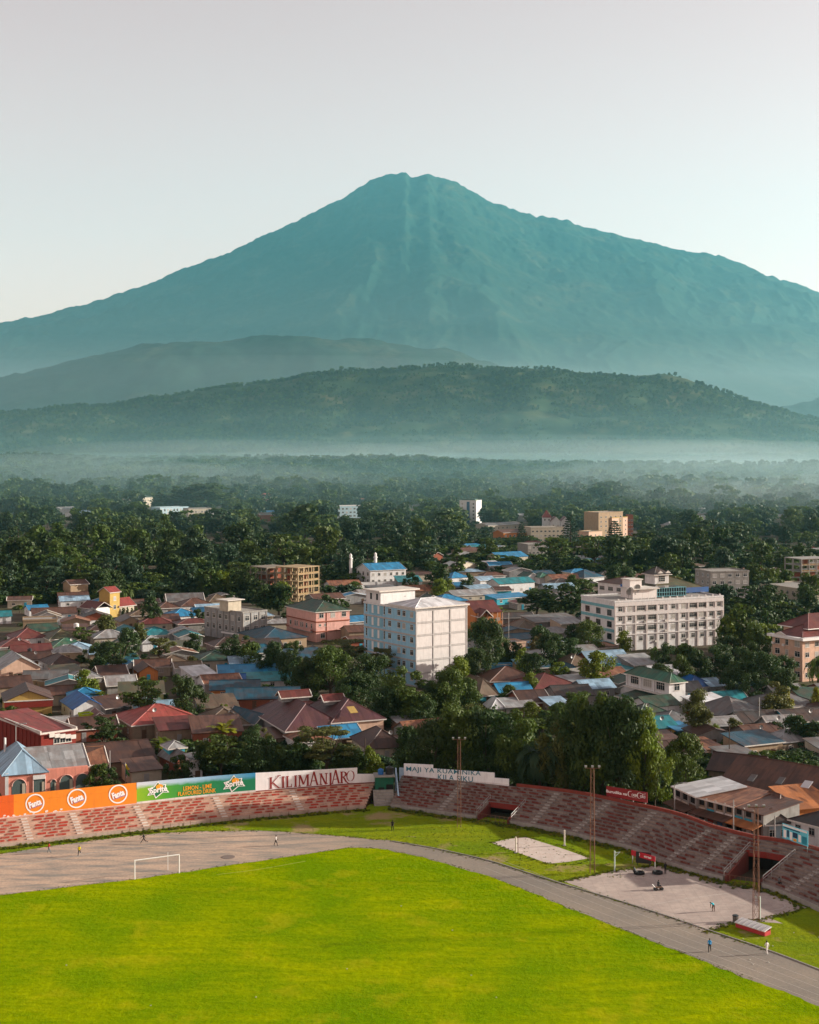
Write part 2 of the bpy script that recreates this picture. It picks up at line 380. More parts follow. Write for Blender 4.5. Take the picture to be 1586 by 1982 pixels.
vol_box('mountain_mist', (-9100, 8300, -5.5), (9600, 15300, 1250), 2.0e-5, (.6, .84, .87), .35, 'thin upper mist on the flank of the mountain')
# ---------------------------------------------------------------- tree shapes (unit height, shared meshes)
def leaf_cloud(clumps, per, size, r, squash=1.0, up=.25, aspect=1.6):
    """leaf-sized quads spread over the clumps: list of (centre, radius)"""
    V = []; Fc = []
    for (c, rad) in clumps:
        for _ in range(per):
            while True:
                d = Vector((r.gauss(0, 1), r.gauss(0, 1), r.gauss(0, 1)))
                if d.length > .1: break
            d.normalize(); rr = rad * (r.random() ** .35)
            p = Vector(c) + Vector((d.x * rr, d.y * rr, d.z * rr * squash))
            nrm = (d + Vector((r.gauss(0, .45), r.gauss(0, .45), r.gauss(0, .45) + up))).normalized()
            a = nrm.orthogonal().normalized(); a = Matrix.Rotation(r.random() * 6.283, 3, nrm) @ a; b = nrm.cross(a)
            s = size * r.uniform(.6, 1.35); n = len(V)
            V += [tuple(p - a * s * aspect * .5), tuple(p + b * s * .5), tuple(p + a * s * aspect * .5), tuple(p - b * s * .5)]
            Fc.append((n, n + 1, n + 2, n + 3))
    return V, Fc
def me_of(name, V, Fc, mat):
    me = bpy.data.meshes.new(name); me.from_pydata(V, [], Fc); me.materials.append(mat); me.update(); return me
LEAF = dict(dark=(.026, .056, .013), mid=(.045, .085, .012), bright=(.09, .145, .010), olive=(.070, .088, .022), yellow=(.17, .19, .010), bronze=(.070, .066, .022), blue=(.026, .058, .032))
def leafm(k): return leaf_mat('foliage_' + k, LEAF[k])
def shape_broad(seed, per, size, nc=26, wide=.42, low=.3, flat=1.0):
    r = random.Random(seed); cl = []
    for i in range(nc):
        a = r.random() * 6.283; t = r.random(); z = low + (1 - low) * (.12 + .80 * t)
        e = math.sqrt(max(0, 1 - ((t - .42) / .62) ** 2)); q = wide * e * (r.random() ** .5) * .82
        lob = 1 + .25 * math.sin(a * 2 + seed) + .15 * math.sin(a * 5 + 2 * seed)
        cl.append(((q * lob * math.cos(a), q * lob * math.sin(a), z), r.uniform(.09, .17) * (1 + .3 * (1 - t))))
    V, Fc = leaf_cloud(cl, per, size, r, .75 * flat)
    m = MB(); tb = Vector((0, 0, low + .12)); m.bar((0, 0, -.02), tb, .03, n=6, r2=.02)
    for (c, rad) in cl[:9]: m.bar(tb * r.uniform(.6, 1), c, .012, n=4, r2=.004)
    return m, V, Fc
def shape_flat(seed, per, size):
    r = random.Random(seed); cl = []
    for L_, (z, w_) in enumerate(((.93, .34), (.78, .5), (.62, .44), (.5, .28))):
        for i in range(9):
            a = r.random() * 6.283; q = w_ * r.random() ** .5
            cl.append(((q * math.cos(a), q * math.sin(a), z + r.uniform(-.03, .03)), r.uniform(.1, .16)))
    V, Fc = leaf_cloud(cl, per, size, r, .35, .7)
    m = MB(); m.bar((0, 0, -.02), (0.02, 0, .4), .03, n=6, r2=.022)
    for (c, rad) in cl[::3]: m.bar((.02, 0, r.uniform(.3, .42)), c, .013, n=4, r2=.004)
    return m, V, Fc
def shape_column(seed, per, size, wide=.13):
    r = random.Random(seed); cl = []
    for i in range(24):
        t = (i + .5) / 24; q = wide * (math.sin(math.pi * min(1, .12 + t * .9)) ** .6) * .55
        a = r.random() * 6.283; cl.append(((q * math.cos(a), q * math.sin(a), .06 + .88 * t), wide * .62 * (1.1 - .55 * t)))
    V, Fc = leaf_cloud(cl, per, size, r, 1.3, .5)
    m = MB(); m.bar((0, 0, -.02), (0, 0, .8), .022, n=6, r2=.006); return m, V, Fc
def shape_conifer(seed, per, size):
    r = random.Random(seed); cl = []; m = MB(); m.bar((0, 0, -.02), (0, 0, .98), .022, n=6, r2=.003)
    for i in range(13):
        z = .16 + .8 * i / 12; w_ = .27 * (1 - (z - .1) / .95) ** .8 + .012
        for k in range(6):
            a = k * 1.047 + i * .6 + r.uniform(-.2, .2); e = (w_ * math.cos(a), w_ * math.sin(a), z + .02)
            m.bar((0, 0, z), e, .005, n=3, r2=.002)
            for f in (.45, .8, 1.0): cl.append(((e[0] * f, e[1] * f, z + .015 * f), .022 + .02 * (1 - z)))
    V, Fc = leaf_cloud(cl, max(3, per // 6), size * .6, r, .5, .4); return m, V, Fc
def shape_palm(seed, nf=26, fl=.5):
    r = random.Random(seed); V = []; Fc = []; m = MB(); m.bar((0, 0, -.02), (.02, .01, .62), .03, n=7, r2=.022)
    for i in range(nf):
        a = i * 2.4 + r.uniform(-.2, .2); el = r.uniform(-.2, 1.25); L_ = fl * r.uniform(.8, 1.1)
        p = Vector((.02, .01, .62)); prev = p; h_ = Vector((math.cos(a), math.sin(a), 0)); e = el
        for s in range(7):
            st = L_ / 7; q = prev + (h_ * math.cos(e) + Vector((0, 0, math.sin(e)))) * st; e -= .3
            side = Vector((-h_.y, h_.x, 0)); w0 = .075 * math.sin(math.pi * (s + .4) / 8); w1 = .075 * math.sin(math.pi * (s + 1.4) / 8); dz = Vector((0, 0, -.03))
            for sg in (1, -1):
                for k in range(2):
                    f0, f1 = k / 2, k / 2 + .33; A = prev.lerp(q, f0); B = prev.lerp(q, f1); n = len(V)
                    V += [tuple(A), tuple(B), tuple(B + side * sg * (w1 + .01) + dz + (q - prev) * .5), tuple(A + side * sg * (w0 + .01) + dz + (q - prev) * .5)]; Fc.append((n, n + 1, n + 2, n + 3))
            prev = q
    return m, V, Fc
def shape_banana(seed):
    r = random.Random(seed); V = []; Fc = []; m = MB()
    for st in range(4):
        bx, by = r.uniform(-.16, .16), r.uniform(-.16, .16); hh = r.uniform(.35, .55); m.bar((bx, by, -.02), (bx * 1.1, by * 1.1, hh), .035, n=6, r2=.022)
        for i in range(8):
            a = i * 2.4 + r.random(); e = r.uniform(.55, 1.4); L_ = r.uniform(.3, .5); prev = Vector((bx * 1.1, by * 1.1, hh)); h_ = Vector((math.cos(a), math.sin(a), 0)); side = Vector((-h_.y, h_.x, 0)); w0 = .012
            for s in range(5):
                q = prev + (h_ * math.cos(e) + Vector((0, 0, math.sin(e)))) * L_ / 5; e -= r.uniform(.2, .42); w1 = .075 * math.sin(math.pi * (s + 1.2) / 6.4); n = len(V)
                V += [tuple(prev - side * w0), tuple(prev + side * w0), tuple(q + side * w1), tuple(q - side * w1)]; Fc.append((n, n + 1, n + 2, n + 3)); prev = q; w0 = w1
    return m, V, Fc
TREE = {}
def tree_mesh(kind, var, col, lod):
    k = (kind, var, col, lod)
    if k in TREE: return TREE[k]
    per, size = {3: (215, .026), 0: (95, .040), 1: (34, .062), 2: (9, .12)}[lod]; s = var * 13 + hash_(kind)
    if kind == 'broad': m, V, Fc = shape_broad(s, per, size, 34, .44, .14)
    elif kind == 'tall': m, V, Fc = shape_broad(s, per, size, 30, .29, .2)
    elif kind == 'bush': m, V, Fc = shape_broad(s, per, size * 1.2, 22, .55, .03)
    elif kind == 'flat': m, V, Fc = shape_flat(s, int(per * .8), size)
    elif kind == 'column': m, V, Fc = shape_column(s, int(per * .9), size * .7)
    elif kind == 'conifer': m, V, Fc = shape_conifer(s, per, size)
    elif kind == 'palm': m, V, Fc = shape_palm(s)
    elif kind == 'banana': m, V, Fc = shape_banana(s)
    TREE[k] = (m.mesh('trunk', M_BARK), me_of('crown', V, Fc, leafm(col))); return TREE[k]
def hash_(s): return sum(ord(c) * (i + 3) for i, c in enumerate(s)) % 97
def tree(base, height, width=None, kind='broad', col='dark', var=0, label=None, group=None, lod=0, name=None, cat='tree'):
    """one tree: an empty at its foot, a trunk with limbs and a crown"""
    tm, cm = tree_mesh(kind, var, col, lod)
    natural = dict(broad=.9, tall=.62, bush=1.15, flat=1.1, column=.27, conifer=.56, palm=.95, banana=.85)[kind]
    k = (width / height / natural) if width else 1.0
    e = empty(name or dict(palm='palm_tree', banana='banana_plant', conifer='conifer_tree', column='cypress_tree', bush='shrub').get(kind, 'broadleaf_tree'), base)
    e.rotation_euler = (0, 0, rng.random() * 6.283)
    for n_, me in (('trunk', tm), ('crown', cm)):
        link(n_, me, e, scale=(height * k, height * k, height))
    e['px'] = pix(base)[0]; e['py'] = pix(base)[1] - height * F / base[1] * .5
    tag(e, label, cat, group); return e

# far forest: nobody could count it; instanced on scattered points, one object
proto = bpy.data.collections.new('forest_shapes')
for i, (kd, cl_, v_) in enumerate((('broad', 'dark', 0), ('broad', 'mid', 1), ('broad', 'blue', 2), ('tall', 'dark', 0), ('flat', 'mid', 0), ('broad', 'dark', 3))):
    tm, cm = tree_mesh(kd, v_, cl_, 2)
    o = bpy.data.objects.new('shape_%d' % i, cm); proto.objects.link(o)
tufts = bpy.data.collections.new('tuft_shapes')
for i, (cl_, v_) in enumerate((('bright', 0), ('yellow', 1), ('bright', 2), ('yellow', 3), ('mid', 1), ('bright', 1))):
    o = bpy.data.objects.new('tuft_%d' % i, tree_mesh('bush', v_, cl_, 2)[1]); tufts.objects.link(o)
def scatter(name, pts, scl, label, rs=3, proto=proto, cat='forest'):
    me = bpy.data.meshes.new(name); me.vertices.add(len(pts)); me.vertices.foreach_set('co', np.asarray(pts, float).reshape(-1)); me.update()
    q = np.random.RandomState(rs)
    for an, ty, da in (('scl', 'FLOAT_VECTOR', np.asarray(scl, float).reshape(-1)), ('rot', 'FLOAT', q.rand(len(pts)) * 6.283), ('idx', 'INT', q.randint(0, 6, len(pts)))):
        a = me.attributes.new(an, ty, 'POINT'); a.data.foreach_set('vector' if ty == 'FLOAT_VECTOR' else 'value', da)
    o = link(name, me); ng = bpy.data.node_groups.new(name, 'GeometryNodeTree')
    ng.interface.new_socket('Geometry', in_out='INPUT', socket_type='NodeSocketGeometry'); ng.interface.new_socket('Geometry', in_out='OUTPUT', socket_type='NodeSocketGeometry')
    nd = ng.nodes; gi = nd.new('NodeGroupInput'); go = nd.new('NodeGroupOutput'); ip = nd.new('GeometryNodeInstanceOnPoints'); ci = nd.new('GeometryNodeCollectionInfo')
    ci.inputs['Collection'].default_value = proto; ci.inputs['Separate Children'].default_value = True; ci.inputs['Reset Children'].default_value = True
    ip.inputs['Pick Instance'].default_value = True
    def attr(an, ty):
        x = nd.new('GeometryNodeInputNamedAttribute'); x.data_type = ty; x.inputs['Name'].default_value = an; return x.outputs[0]
    ng.links.new(gi.outputs[0], ip.inputs['Points']); ng.links.new(ci.outputs[0], ip.inputs['Instance'])
    ng.links.new(attr('idx', 'INT'), ip.inputs['Instance Index']); ng.links.new(attr('scl', 'FLOAT_VECTOR'), ip.inputs['Scale'])
    cx_ = nd.new('ShaderNodeCombineXYZ'); ng.links.new(attr('rot', 'FLOAT'), cx_.inputs[2])
    ng.links.new(cx_.outputs[0], ip.inputs['Rotation']); ng.links.new(ip.outputs[0], go.inputs[0])
    md = o.modifiers.new('scatter', 'NODES'); md.node_group = ng
    tag(o, label, cat, kind='stuff'); return o
q = np.random.RandomState(5)
def forest_points(n, y0, y1, zf, lo, hi, wide=.33, clear=None, pw=.5):
    Y = y0 + (y1 - y0) * q.rand(n) ** pw; X = (q.rand(n) * 2 - 1) * (Y * wide + 60)
    dens = fbm(X / 260, Y / 160, 3, 91); keep = dens > .36
    if clear is not None: keep &= clear(X, Y)
    X, Y = X[keep], Y[keep]; s = lo + (hi - lo) * q.rand(len(X)) ** 1.6; s *= .75 + .6 * fbm(X / 420, Y / 300, 2, 19)
    return np.stack([X, Y, zf(X, Y) - .4], -1), np.stack([s * (.85 + .4 * q.rand(len(X)))] * 2 + [s], -1)
P1, S1 = forest_points(34000, 1250, 6000, ground_z, 11, 25)
scatter('forest', P1, S1, 'misty plain of trees stretching from the town to the hill')
P2, S2 = forest_points(17000, 5450, 7350, hill_surf, 8, 20, pw=1.0)
scatter('hill_woodland', P2, S2, 'woodland covering the near green hill', 4)
# ---------------------------------------------------------------- stadium ground
def catmull(pts, step=1.5, closed=False):
    P = [Vector(p) for p in pts]; out = []; n = len(P)
    rngi = range(n) if closed else range(n - 1)
    for i in rngi:
        p1, p2 = P[i], P[(i + 1) % n]
        p0 = P[i - 1] if (i > 0 or closed) else p1 * 2 - p2; p3 = P[(i + 2) % n] if (i + 2 < n or closed) else p2 * 2 - p1
        k = max(1, int((p2 - p1).length / step))
        for j in range(k):
            t = j / k
            out.append(.5 * ((2 * p1) + (p2 - p0) * t + (2 * p0 - 5 * p1 + 4 * p2 - p3) * t * t + (3 * p1 - p0 - 3 * p2 + p3) * t ** 3))
    if not closed: out.append(P[-1])
    return out
def sheet(name, px_edge, px_rest, z, mat, jit=.25, step=.8, smooth=True):
    e = [gp(*p) for p in px_edge]
    e = catmull(e, step) if smooth else e
    if jit:
        for i, p in enumerate(e):
            k = (fbm(np.array([p.x / 1.7]), np.array([p.y / 1.7]), 3, 3)[0] - .5) * 2 * jit; p.y += k * 1.3; p.x += k
    pts = [(p.x, p.y, z) for p in e] + [(gp(*p).x, gp(*p).y, z) for p in px_rest]
    m = MB().poly(pts[::-1] if poly_area(pts) < 0 else pts); o = m.build(name, mat); o['kind'] = 'structure'; return o
def poly_area(p): return sum(p[i][0] * p[(i + 1) % len(p)][1] - p[(i + 1) % len(p)][0] * p[i][1] for i in range(len(p)))
def grass_mat(name, a, b, c_, dry, dryk):
    g = N(name); p = g.geo()
    n1 = g.noise(.055, 4, .6, p); n2 = g.noise(1.1, 5, .7, p); n3 = g.noise(.35, 3, .6, g.map(p, (.35, 1.6, 1))); n4 = g.noise(.13, 4, .6, p); n5 = g.noise(5.5, 3, .7, p)
    col = g.mix(g.ramp(n1, [(.38, (0, 0, 0)), (.60, (1, 1, 1))]), a, b)
    col = g.mix(g.math('MULTIPLY', g.ramp(n3, [(.42, (0, 0, 0)), (.6, (1, 1, 1))]), .5), col, c_)
    col = g.mix(g.math('MULTIPLY', g.ramp(n2, [(.4, (0, 0, 0)), (.72, (1, 1, 1))]), .62), col, sc(a, .5))
    col = g.mix(g.math('MULTIPLY', g.ramp(n5, [(.45, (0, 0, 0)), (.7, (1, 1, 1))]), .45), col, sc(b, 1.35))
    col = g.mix(g.math('MULTIPLY', g.ramp(n4, [(.56, (0, 0, 0)), (.66, (1, 1, 1))]), dryk), col, dry)
    g.bump(n2, .9, .25); return g.out(col, 1.0, 0.0)
M_PITCH = grass_mat('pitch_grass', (.105, .215, .001), (.27, .325, .0005), (.088, .19, .001), (.33, .325, .006), .5)
M_APRON = grass_mat('rough_grass', (.13, .215, .008), (.22, .25, .01), (.10, .17, .012), (.30, .22, .11), .9)
STAND_L = [(-420, 1697), (-200, 1666), (0, 1640), (130, 1625), (250, 1611), (400, 1593), (500, 1583), (620, 1572), (708, 1565), (770, 1562)]
STAND_R = [(690, 1556), (757, 1563), (870, 1579), (1000, 1598), (1080, 1612), (1145, 1628), (1220, 1646), (1291, 1675), (1405, 1707), (1473, 1718), (1555, 1750), (1640, 1790), (1760, 1850)]
sheet('grass_apron', [(p[0], p[1] - 8) for p in STAND_L + STAND_R], [(2000, 2000), (2300, 2250), (-1200, 2250), (-700, 1800)], .006, M_APRON, 0)
g = N('worn_track'); p = g.geo()
sx = g.n('SeparateXYZ'); g.l(p, sx.inputs[0])
west = g.ramp(g.math('MULTIPLY_ADD', sx.outputs[0], -.018, .15), [(0.15, (0, 0, 0)), (.6, (1, 1, 1))])       # the end behind the goal is bare earth over the old asphalt
n1 = g.noise(.06, 5, .6, p); n2 = g.noise(.5, 5, .65, g.map(p, (.25, 1, 1))); n3 = g.noise(2.5, 4, .7, p)
c = g.mix(g.ramp(n1, [(.38, (0, 0, 0)), (.6, (1, 1, 1))]), (.185, .175, .150), (.27, .235, .185))
c2 = g.mix(g.ramp(n2, [(.38, (0, 0, 0)), (.6, (1, 1, 1))]), (.24, .225, .195), (.58, .42, .30))
c = g.mix(west, c, c2); c = g.mix(g.math('MULTIPLY', n2, .35), c, (.30, .225, .175))
c = g.mix(g.math('MULTIPLY', g.ramp(n3, [(.4, (0, 0, 0)), (.7, (1, 1, 1))]), .45), c, (.12, .11, .10)); g.bump(n3, .5, .05); M_TRACK = g.out(c, .9, .15)
TRACK_OUT = [(-420, 1722), (-150, 1676), (0, 1653), (120, 1635), (250, 1619), (340, 1611), (500, 1608), (600, 1614), (700, 1622), (770, 1630), (850, 1645), (950, 1668), (1020, 1690), (1090, 1712), (1200, 1745), (1300, 1777), (1370, 1801), (1480, 1838), (1586, 1878), (1800, 1962), (2050, 2070)]
sheet('running_track', TRACK_OUT, [(2300, 2240), (-1200, 2240)], .010, M_TRACK, .3)
PITCH_E = [(-420, 1790), (-150, 1753), (0, 1733), (130, 1717), (265, 1701), (350, 1689), (450, 1674), (560, 1658), (640, 1646), (695, 1640), (760, 1647), (850, 1668), (930, 1691), (1020, 1724), (1100, 1757), (1200, 1797), (1300, 1836), (1450, 1895), (1586, 1948), (1800, 2045), (1950, 2120)]
sheet('football_pitch', PITCH_E, [(2000, 2220), (-1100, 2220)], .015, M_PITCH, .38)
def court_mat(name, a, b, s):
    g = N(name); p = g.geo(); n1 = g.noise(.12, 5, .65, p); n2 = g.noise(.9, 5, .7, p)
    c = g.mix(g.ramp(n1, [(.38, (0, 0, 0)), (.64, (1, 1, 1))]), a, b)
    c = g.mix(g.math('MULTIPLY', g.ramp(n2, [(.4, (0, 0, 0)), (.7, (1, 1, 1))]), .5), c, s)
    br = g.n('TexBrick'); g.l(g.map(p, (.32, .32, 1)), br.inputs['Vector']); br.inputs['Scale'].default_value = 1.0; br.inputs['Mortar Size'].default_value = .012; br.offset = 0
    br.inputs['Color1'].default_value = br.inputs['Color2'].default_value = (0, 0, 0, 1); br.inputs['Mortar'].default_value = (1, 1, 1, 1)
    c = g.mix(g.math('MULTIPLY', br.outputs['Color'], .2), c, sc(a, .4)); return g.out(c, .88, .15)
M_COURT = court_mat('court_concrete', (.35, .285, .25), (.47, .39, .335), (.22, .195, .18))
M_COURT2 = court_mat('volley_concrete', (.50, .44, .39), (.58, .50, .44), (.42, .31, .24))
M_FAINT = plain('worn_pitch_line', (.36, .40, .07), .9, var=.4)
o = sheet('volleyball_court', [(952, 1631), (985, 1624), (1018, 1620), (1085, 1641), (1142, 1661), (1100, 1668), (1062, 1672), (1005, 1651), (952, 1631)], [], .014, M_COURT2, .12, smooth=False)
o = sheet('basketball_court', [(1092, 1706), (1190, 1686), (1275, 1675), (1300, 1681), (1405, 1709), (1470, 1721), (1530, 1745), (1562, 1757), (1525, 1766), (1491, 1777), (1515, 1788), (1470, 1784), (1427, 1786), (1369, 1803), (1300, 1777), (1200, 1744), (1092, 1706)], [], .014, M_COURT, .15, smooth=False)
# faded painted lines on the court and the track
M_LINE = plain('faded_line_paint', (.46, .42, .38), .9, var=.4)
def strip(name, pxs, z, wid, mat, step=1.0):
    e = catmull([gp(*p) for p in pxs], step); m = MB()
    for a, b in zip(e[:-1], e[1:]):
        t = (b - a).normalized(); n_ = Vector((-t.y, t.x, 0)) * wid / 2; u = Vector((0, 0, z))
        m.poly([a - n_ + u, b - n_ + u, b + n_ + u, a + n_ + u])
    o = m.build(name, mat); o['kind'] = 'structure'; return o
strip('court_line', [(1130, 1703), (1270, 1682), (1392, 1714)], .019, .08, M_LINE); strip('court_line', [(1395, 1712), (1520, 1752), (1440, 1770)], .019, .08, M_LINE)
strip('court_line', [(1270, 1750), (1340, 1738), (1420, 1728)], .019, .08, M_LINE)
for k in (14, 26, 38, 49): strip('lane_line', [(p[0] + k * .35, p[1] - k) for p in [(930, 1706), (1020, 1739), (1100, 1771), (1200, 1810), (1300, 1848), (1450, 1904), (1586, 1956), (1700, 2003)]], .0145, .05, M_LINE)
strip('pitch_line', [(420, 1693), (500, 1683), (592, 1667)], .0185, .12, M_FAINT)
# low kerb along the outside of the track
def kerb(name, pxs, wid, hgt, mat):
    e = catmull([gp(*p) for p in pxs], 1.2); m = MB()
    for a, b in zip(e[:-1], e[1:]):
        t = (b - a).normalized(); n_ = Vector((-t.y, t.x, 0)) * wid / 2; u = Vector((0, 0, hgt)); q = [a - n_, b - n_, b + n_, a + n_]
        m.poly([p + u for p in q]); m.poly([q[0], q[1], q[1] + u, q[0] + u]); m.poly([q[2], q[3], q[3] + u, q[2] + u])
    o = m.build(name, mat); o['kind'] = 'structure'; return o
kerb('kerb', [(760, 1628.5), (850, 1644), (950, 1667), (1020, 1689), (1090, 1711), (1200, 1744), (1300, 1776), (1370, 1800), (1480, 1837), (1586, 1877), (1800, 1961)], .18, .11, M_CONC)
kerb('kerb', [(-150, 1700), (0, 1680), (120, 1662), (200, 1648), (300, 1638), (420, 1632)], .14, .06, M_CONC)
# drain cover on the left of the track
m = MB(); c0 = gp(442, 1659)
for i in range(20):
    a, b = i * .31416, (i + 1) * .31416; m.poly([c0 + Vector((0, 0, .05)), c0 + Vector((math.cos(a) * 1.05, math.sin(a) * 1.05, .05)), c0 + Vector((math.cos(b) * 1.05, math.sin(b) * 1.05, .05))])
    m.poly([c0 + Vector((math.cos(a) * 1.05, math.sin(a) * 1.05, .0)), c0 + Vector((math.cos(b) * 1.05, math.sin(b) * 1.05, .0)), c0 + Vector((math.cos(b) * 1.05, math.sin(b) * 1.05, .05)), c0 + Vector((math.cos(a) * 1.05, math.sin(a) * 1.05, .05))])
tag(m.build('manhole_cover', plain('manhole_iron', (.17, .13, .11), .8)), 'round brown drain cover on the track beyond the goal', 'manhole')

# ---------------------------------------------------------------- terraces
class Curve:
    def __init__(self, pts):
        self.p = [Vector((q.x, q.y, 0)) for q in pts]; self.s = [0.0]
        for a, b in zip(self.p[:-1], self.p[1:]): self.s.append(self.s[-1] + (b - a).length)
        self.L = self.s[-1]
    def at(self, s, off=0.0):
        s = min(max(s, 0), self.L - 1e-6); i = min(len(self.p) - 2, max(0, int(np.searchsorted(self.s, s)) - 1))
        a, b = self.p[i], self.p[i + 1]; t = (s - self.s[i]) / max(1e-6, self.s[i + 1] - self.s[i])
        def tan(j): return (self.p[min(len(self.p) - 1, j + 1)] - self.p[max(0, j - 1)]).normalized()
        tg = tan(i).lerp(tan(i + 1), t).normalized(); n_ = Vector((-tg.y, tg.x, 0))
        return a.lerp(b, t) + n_ * off, tg, n_
    def s_px(self, px, off=0.0):
        if not hasattr(self, 'c'): self.c = {}
        if off not in self.c:
            ss = np.linspace(0, self.L, 900); self.c[off] = (ss, np.array([pix(self.at(s, off)[0])[0] for s in ss]))
        ss, xs = self.c[off]; return float(np.interp(px, xs, ss))
CL = Curve(catmull([gp(*p) for p in STAND_L], 1.0)); CR = Curve(catmull([gp(*p) for p in STAND_R], 1.0))
M_TIER_L = wall_mat('terrace_left', (.50, .33, .25), .6); M_TIER_R = wall_mat('terrace_right', (.24, .19, .165), .8)  # right concrete: weathered, and darkened to deepen its shade
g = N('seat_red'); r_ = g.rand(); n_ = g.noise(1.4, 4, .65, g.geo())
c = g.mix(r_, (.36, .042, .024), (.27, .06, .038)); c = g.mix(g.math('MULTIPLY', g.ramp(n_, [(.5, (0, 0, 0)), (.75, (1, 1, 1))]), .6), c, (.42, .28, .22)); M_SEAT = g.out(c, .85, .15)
g = N('seat_red_worn_shade'); r_ = g.rand(); n_ = g.noise(1.4, 4, .65, g.geo())
c = g.mix(r_, (.15, .028, .022), (.10, .035, .028)); c = g.mix(g.math('MULTIPLY', g.ramp(n_, [(.45, (0, 0, 0)), (.7, (1, 1, 1))]), .6), c, (.24, .18, .15)); M_SEATR = g.out(c, .85, .15)  # worn red with the terrace's shade put into its colour
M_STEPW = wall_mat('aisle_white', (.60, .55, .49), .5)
M_DKRED = wall_mat('red_parapet', (.22, .05, .036), .5)
class Stand:
    def __init__(self, name, curve, rows, dp, rise, base, zs, matt, openings=(), ends=None):
        self.ends = ends or (lambda k: (0, curve.L))
        self.c, self.rows, self.dp, self.rise, self.base, self.zs, self.open = curve, rows, dp, rise, base, zs, openings
        self.root = empty(name, curve.at(curve.L / 2)[0]); self.o = self.root.location.copy(); self.mat = matt
        for k in range(rows):
            for s0, s1 in self.intervals(k):
                m = MB(); n = max(2, int((s1 - s0) / 1.6)); ss = [s0 + (s1 - s0) * i / n for i in range(n + 1)]; prev = None
                for i, s in enumerate(ss):
                    a = curve.at(s, k * dp)[0] - self.o; b = curve.at(s, (k + 1) * dp)[0] - self.o; z0 = self.z(k, s) - .02 if k else 0; z1 = self.z(k + 1, s)
                    ch = [a + Vector((0, 0, z0)), a + Vector((0, 0, z1)), b + Vector((0, 0, z1))]
                    if prev:
                        m.poly([prev[0], ch[0], ch[1], prev[1]]); m.poly([prev[1], ch[1], ch[2], prev[2]])
                    if i in (0, n): m.poly([Vector((a.x, a.y, 0)), ch[1], ch[2], Vector((b.x, b.y, 0))])
                    prev = ch
                m.build('tier', matt, self.root)
    def z(self, k, s): return (self.base + self.rise * k if k else 0) * self.zs(s)
    def intervals(self, k):
        lo, hi = self.ends(k); iv = [(lo, hi)]
        for a, b, rk in self.open:
            if k < rk: iv = [q for (x, y) in iv for q in ((x, min(y, a)), (max(x, b), y)) if q[1] - q[0] > .5]
        return iv
    def inside(self, s, k): return any(a + .8 < s < b - .8 for a, b in self.intervals(k))
    def seats(self, pitch, length, ph, aisles, vis, M_SEAT, M_STEPW):
        bm = MB(); bm.box((0, .13, 0), (length, .34, self.rise * .92)); me = bm.mesh('seat', M_SEAT)
        st = MB(); st.box((0, .2, 0), (1.0, .42, self.rise * .5)); sm = st.mesh('aisle_step', M_STEPW)
        spots = []
        for k in range(1, self.rows):
            s = (ph * k) % 1 * pitch
            while s < self.c.L:
                if self.inside(s, k) and all(abs(s - a) > 1.5 for a in aisles) and rng.random() < .94:
                    p, t, n2 = self.c.at(s, k * self.dp - .05); spots.append((p, t, (self.z(k, s) + self.z(k + 1, s)) / 2 + .012))
                s += pitch * rng.uniform(.97, 1.03)
        inv = [q for q in spots if vis[0] < pix(q[0])[0] < vis[1]]
        inv.sort(key=lambda q: q[0].y); n0 = 0
        rest = MB()
        for (p, t, z) in inv:
            l = p - self.o; rz = math.atan2(t.y, t.x)
            if n0 < 300: link('seat', me, self.root, (l.x, l.y, z), rz); n0 += 1
            else:
                c_, s_ = math.cos(rz), math.sin(rz); rest.box((l.x - s_ * .13, l.y + c_ * .13, z), (length, .34, self.rise * .92), rz)
        if rest.v: rest.build('seat_rows', M_SEAT, self.root)['kind'] = 'stuff'
        for a in aisles:
            for k in range(1, self.rows):
                if self.inside(a, k):
                    p, t, n2 = self.c.at(a, k * self.dp - .42); l = p - self.o
                    link('aisle_step', sm, self.root, (l.x, l.y, self.z(k, a) + self.rise * .25), math.atan2(t.y, t.x))
def wall_strip(name, curve, off, s0, s1, zb, zt, thick, mat, parent=None, uvn=True, step=1.2):
    """upright wall following a curve; its face carries uv 0..1"""
    o = Vector((0, 0, 0)) if parent is None else parent.location
    n = max(1, int((s1 - s0) / step)); m = MB(); prev = None
    for i in range(n + 1):
        u = i / n; s = s0 + (s1 - s0) * u; a = curve.at(s, off)[0] - o; b = curve.at(s, off + thick)[0] - o
        ch = [a + Vector((0, 0, zb(s))), a + Vector((0, 0, zt(s))), b + Vector((0, 0, zt(s))), b + Vector((0, 0, zb(s)))]
        if prev:
            m.poly([prev[0], ch[0], ch[1], prev[1]], [(prev_u, 0), (u, 0), (u, 1), (prev_u, 1)])
            m.poly([prev[1], ch[1], ch[2], prev[2]], [(prev_u, 1), (u, 1), (u, 1), (prev_u, 1)]); m.poly([prev[3], prev[2], ch[2], ch[3]]); m.poly([prev[0], prev[3], ch[3], ch[0]])
        if i in (0, n): m.poly(ch if i == 0 else ch[::-1], [(u, 0), (u, 1), (u, 1), (u, 0)])
        prev = ch; prev_u = u
    return m.build(name, mat, parent)
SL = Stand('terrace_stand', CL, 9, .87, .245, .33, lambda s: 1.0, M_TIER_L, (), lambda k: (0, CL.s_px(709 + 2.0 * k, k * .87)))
tag(SL.root, 'sunlit curved concrete terrace with red seats below the painted advertising wall', 'grandstand', 'stadium terraces')
g1a, g1b = CR.s_px(926), CR.s_px(986); g2a, g2b = CR.s_px(1405), CR.s_px(1473)
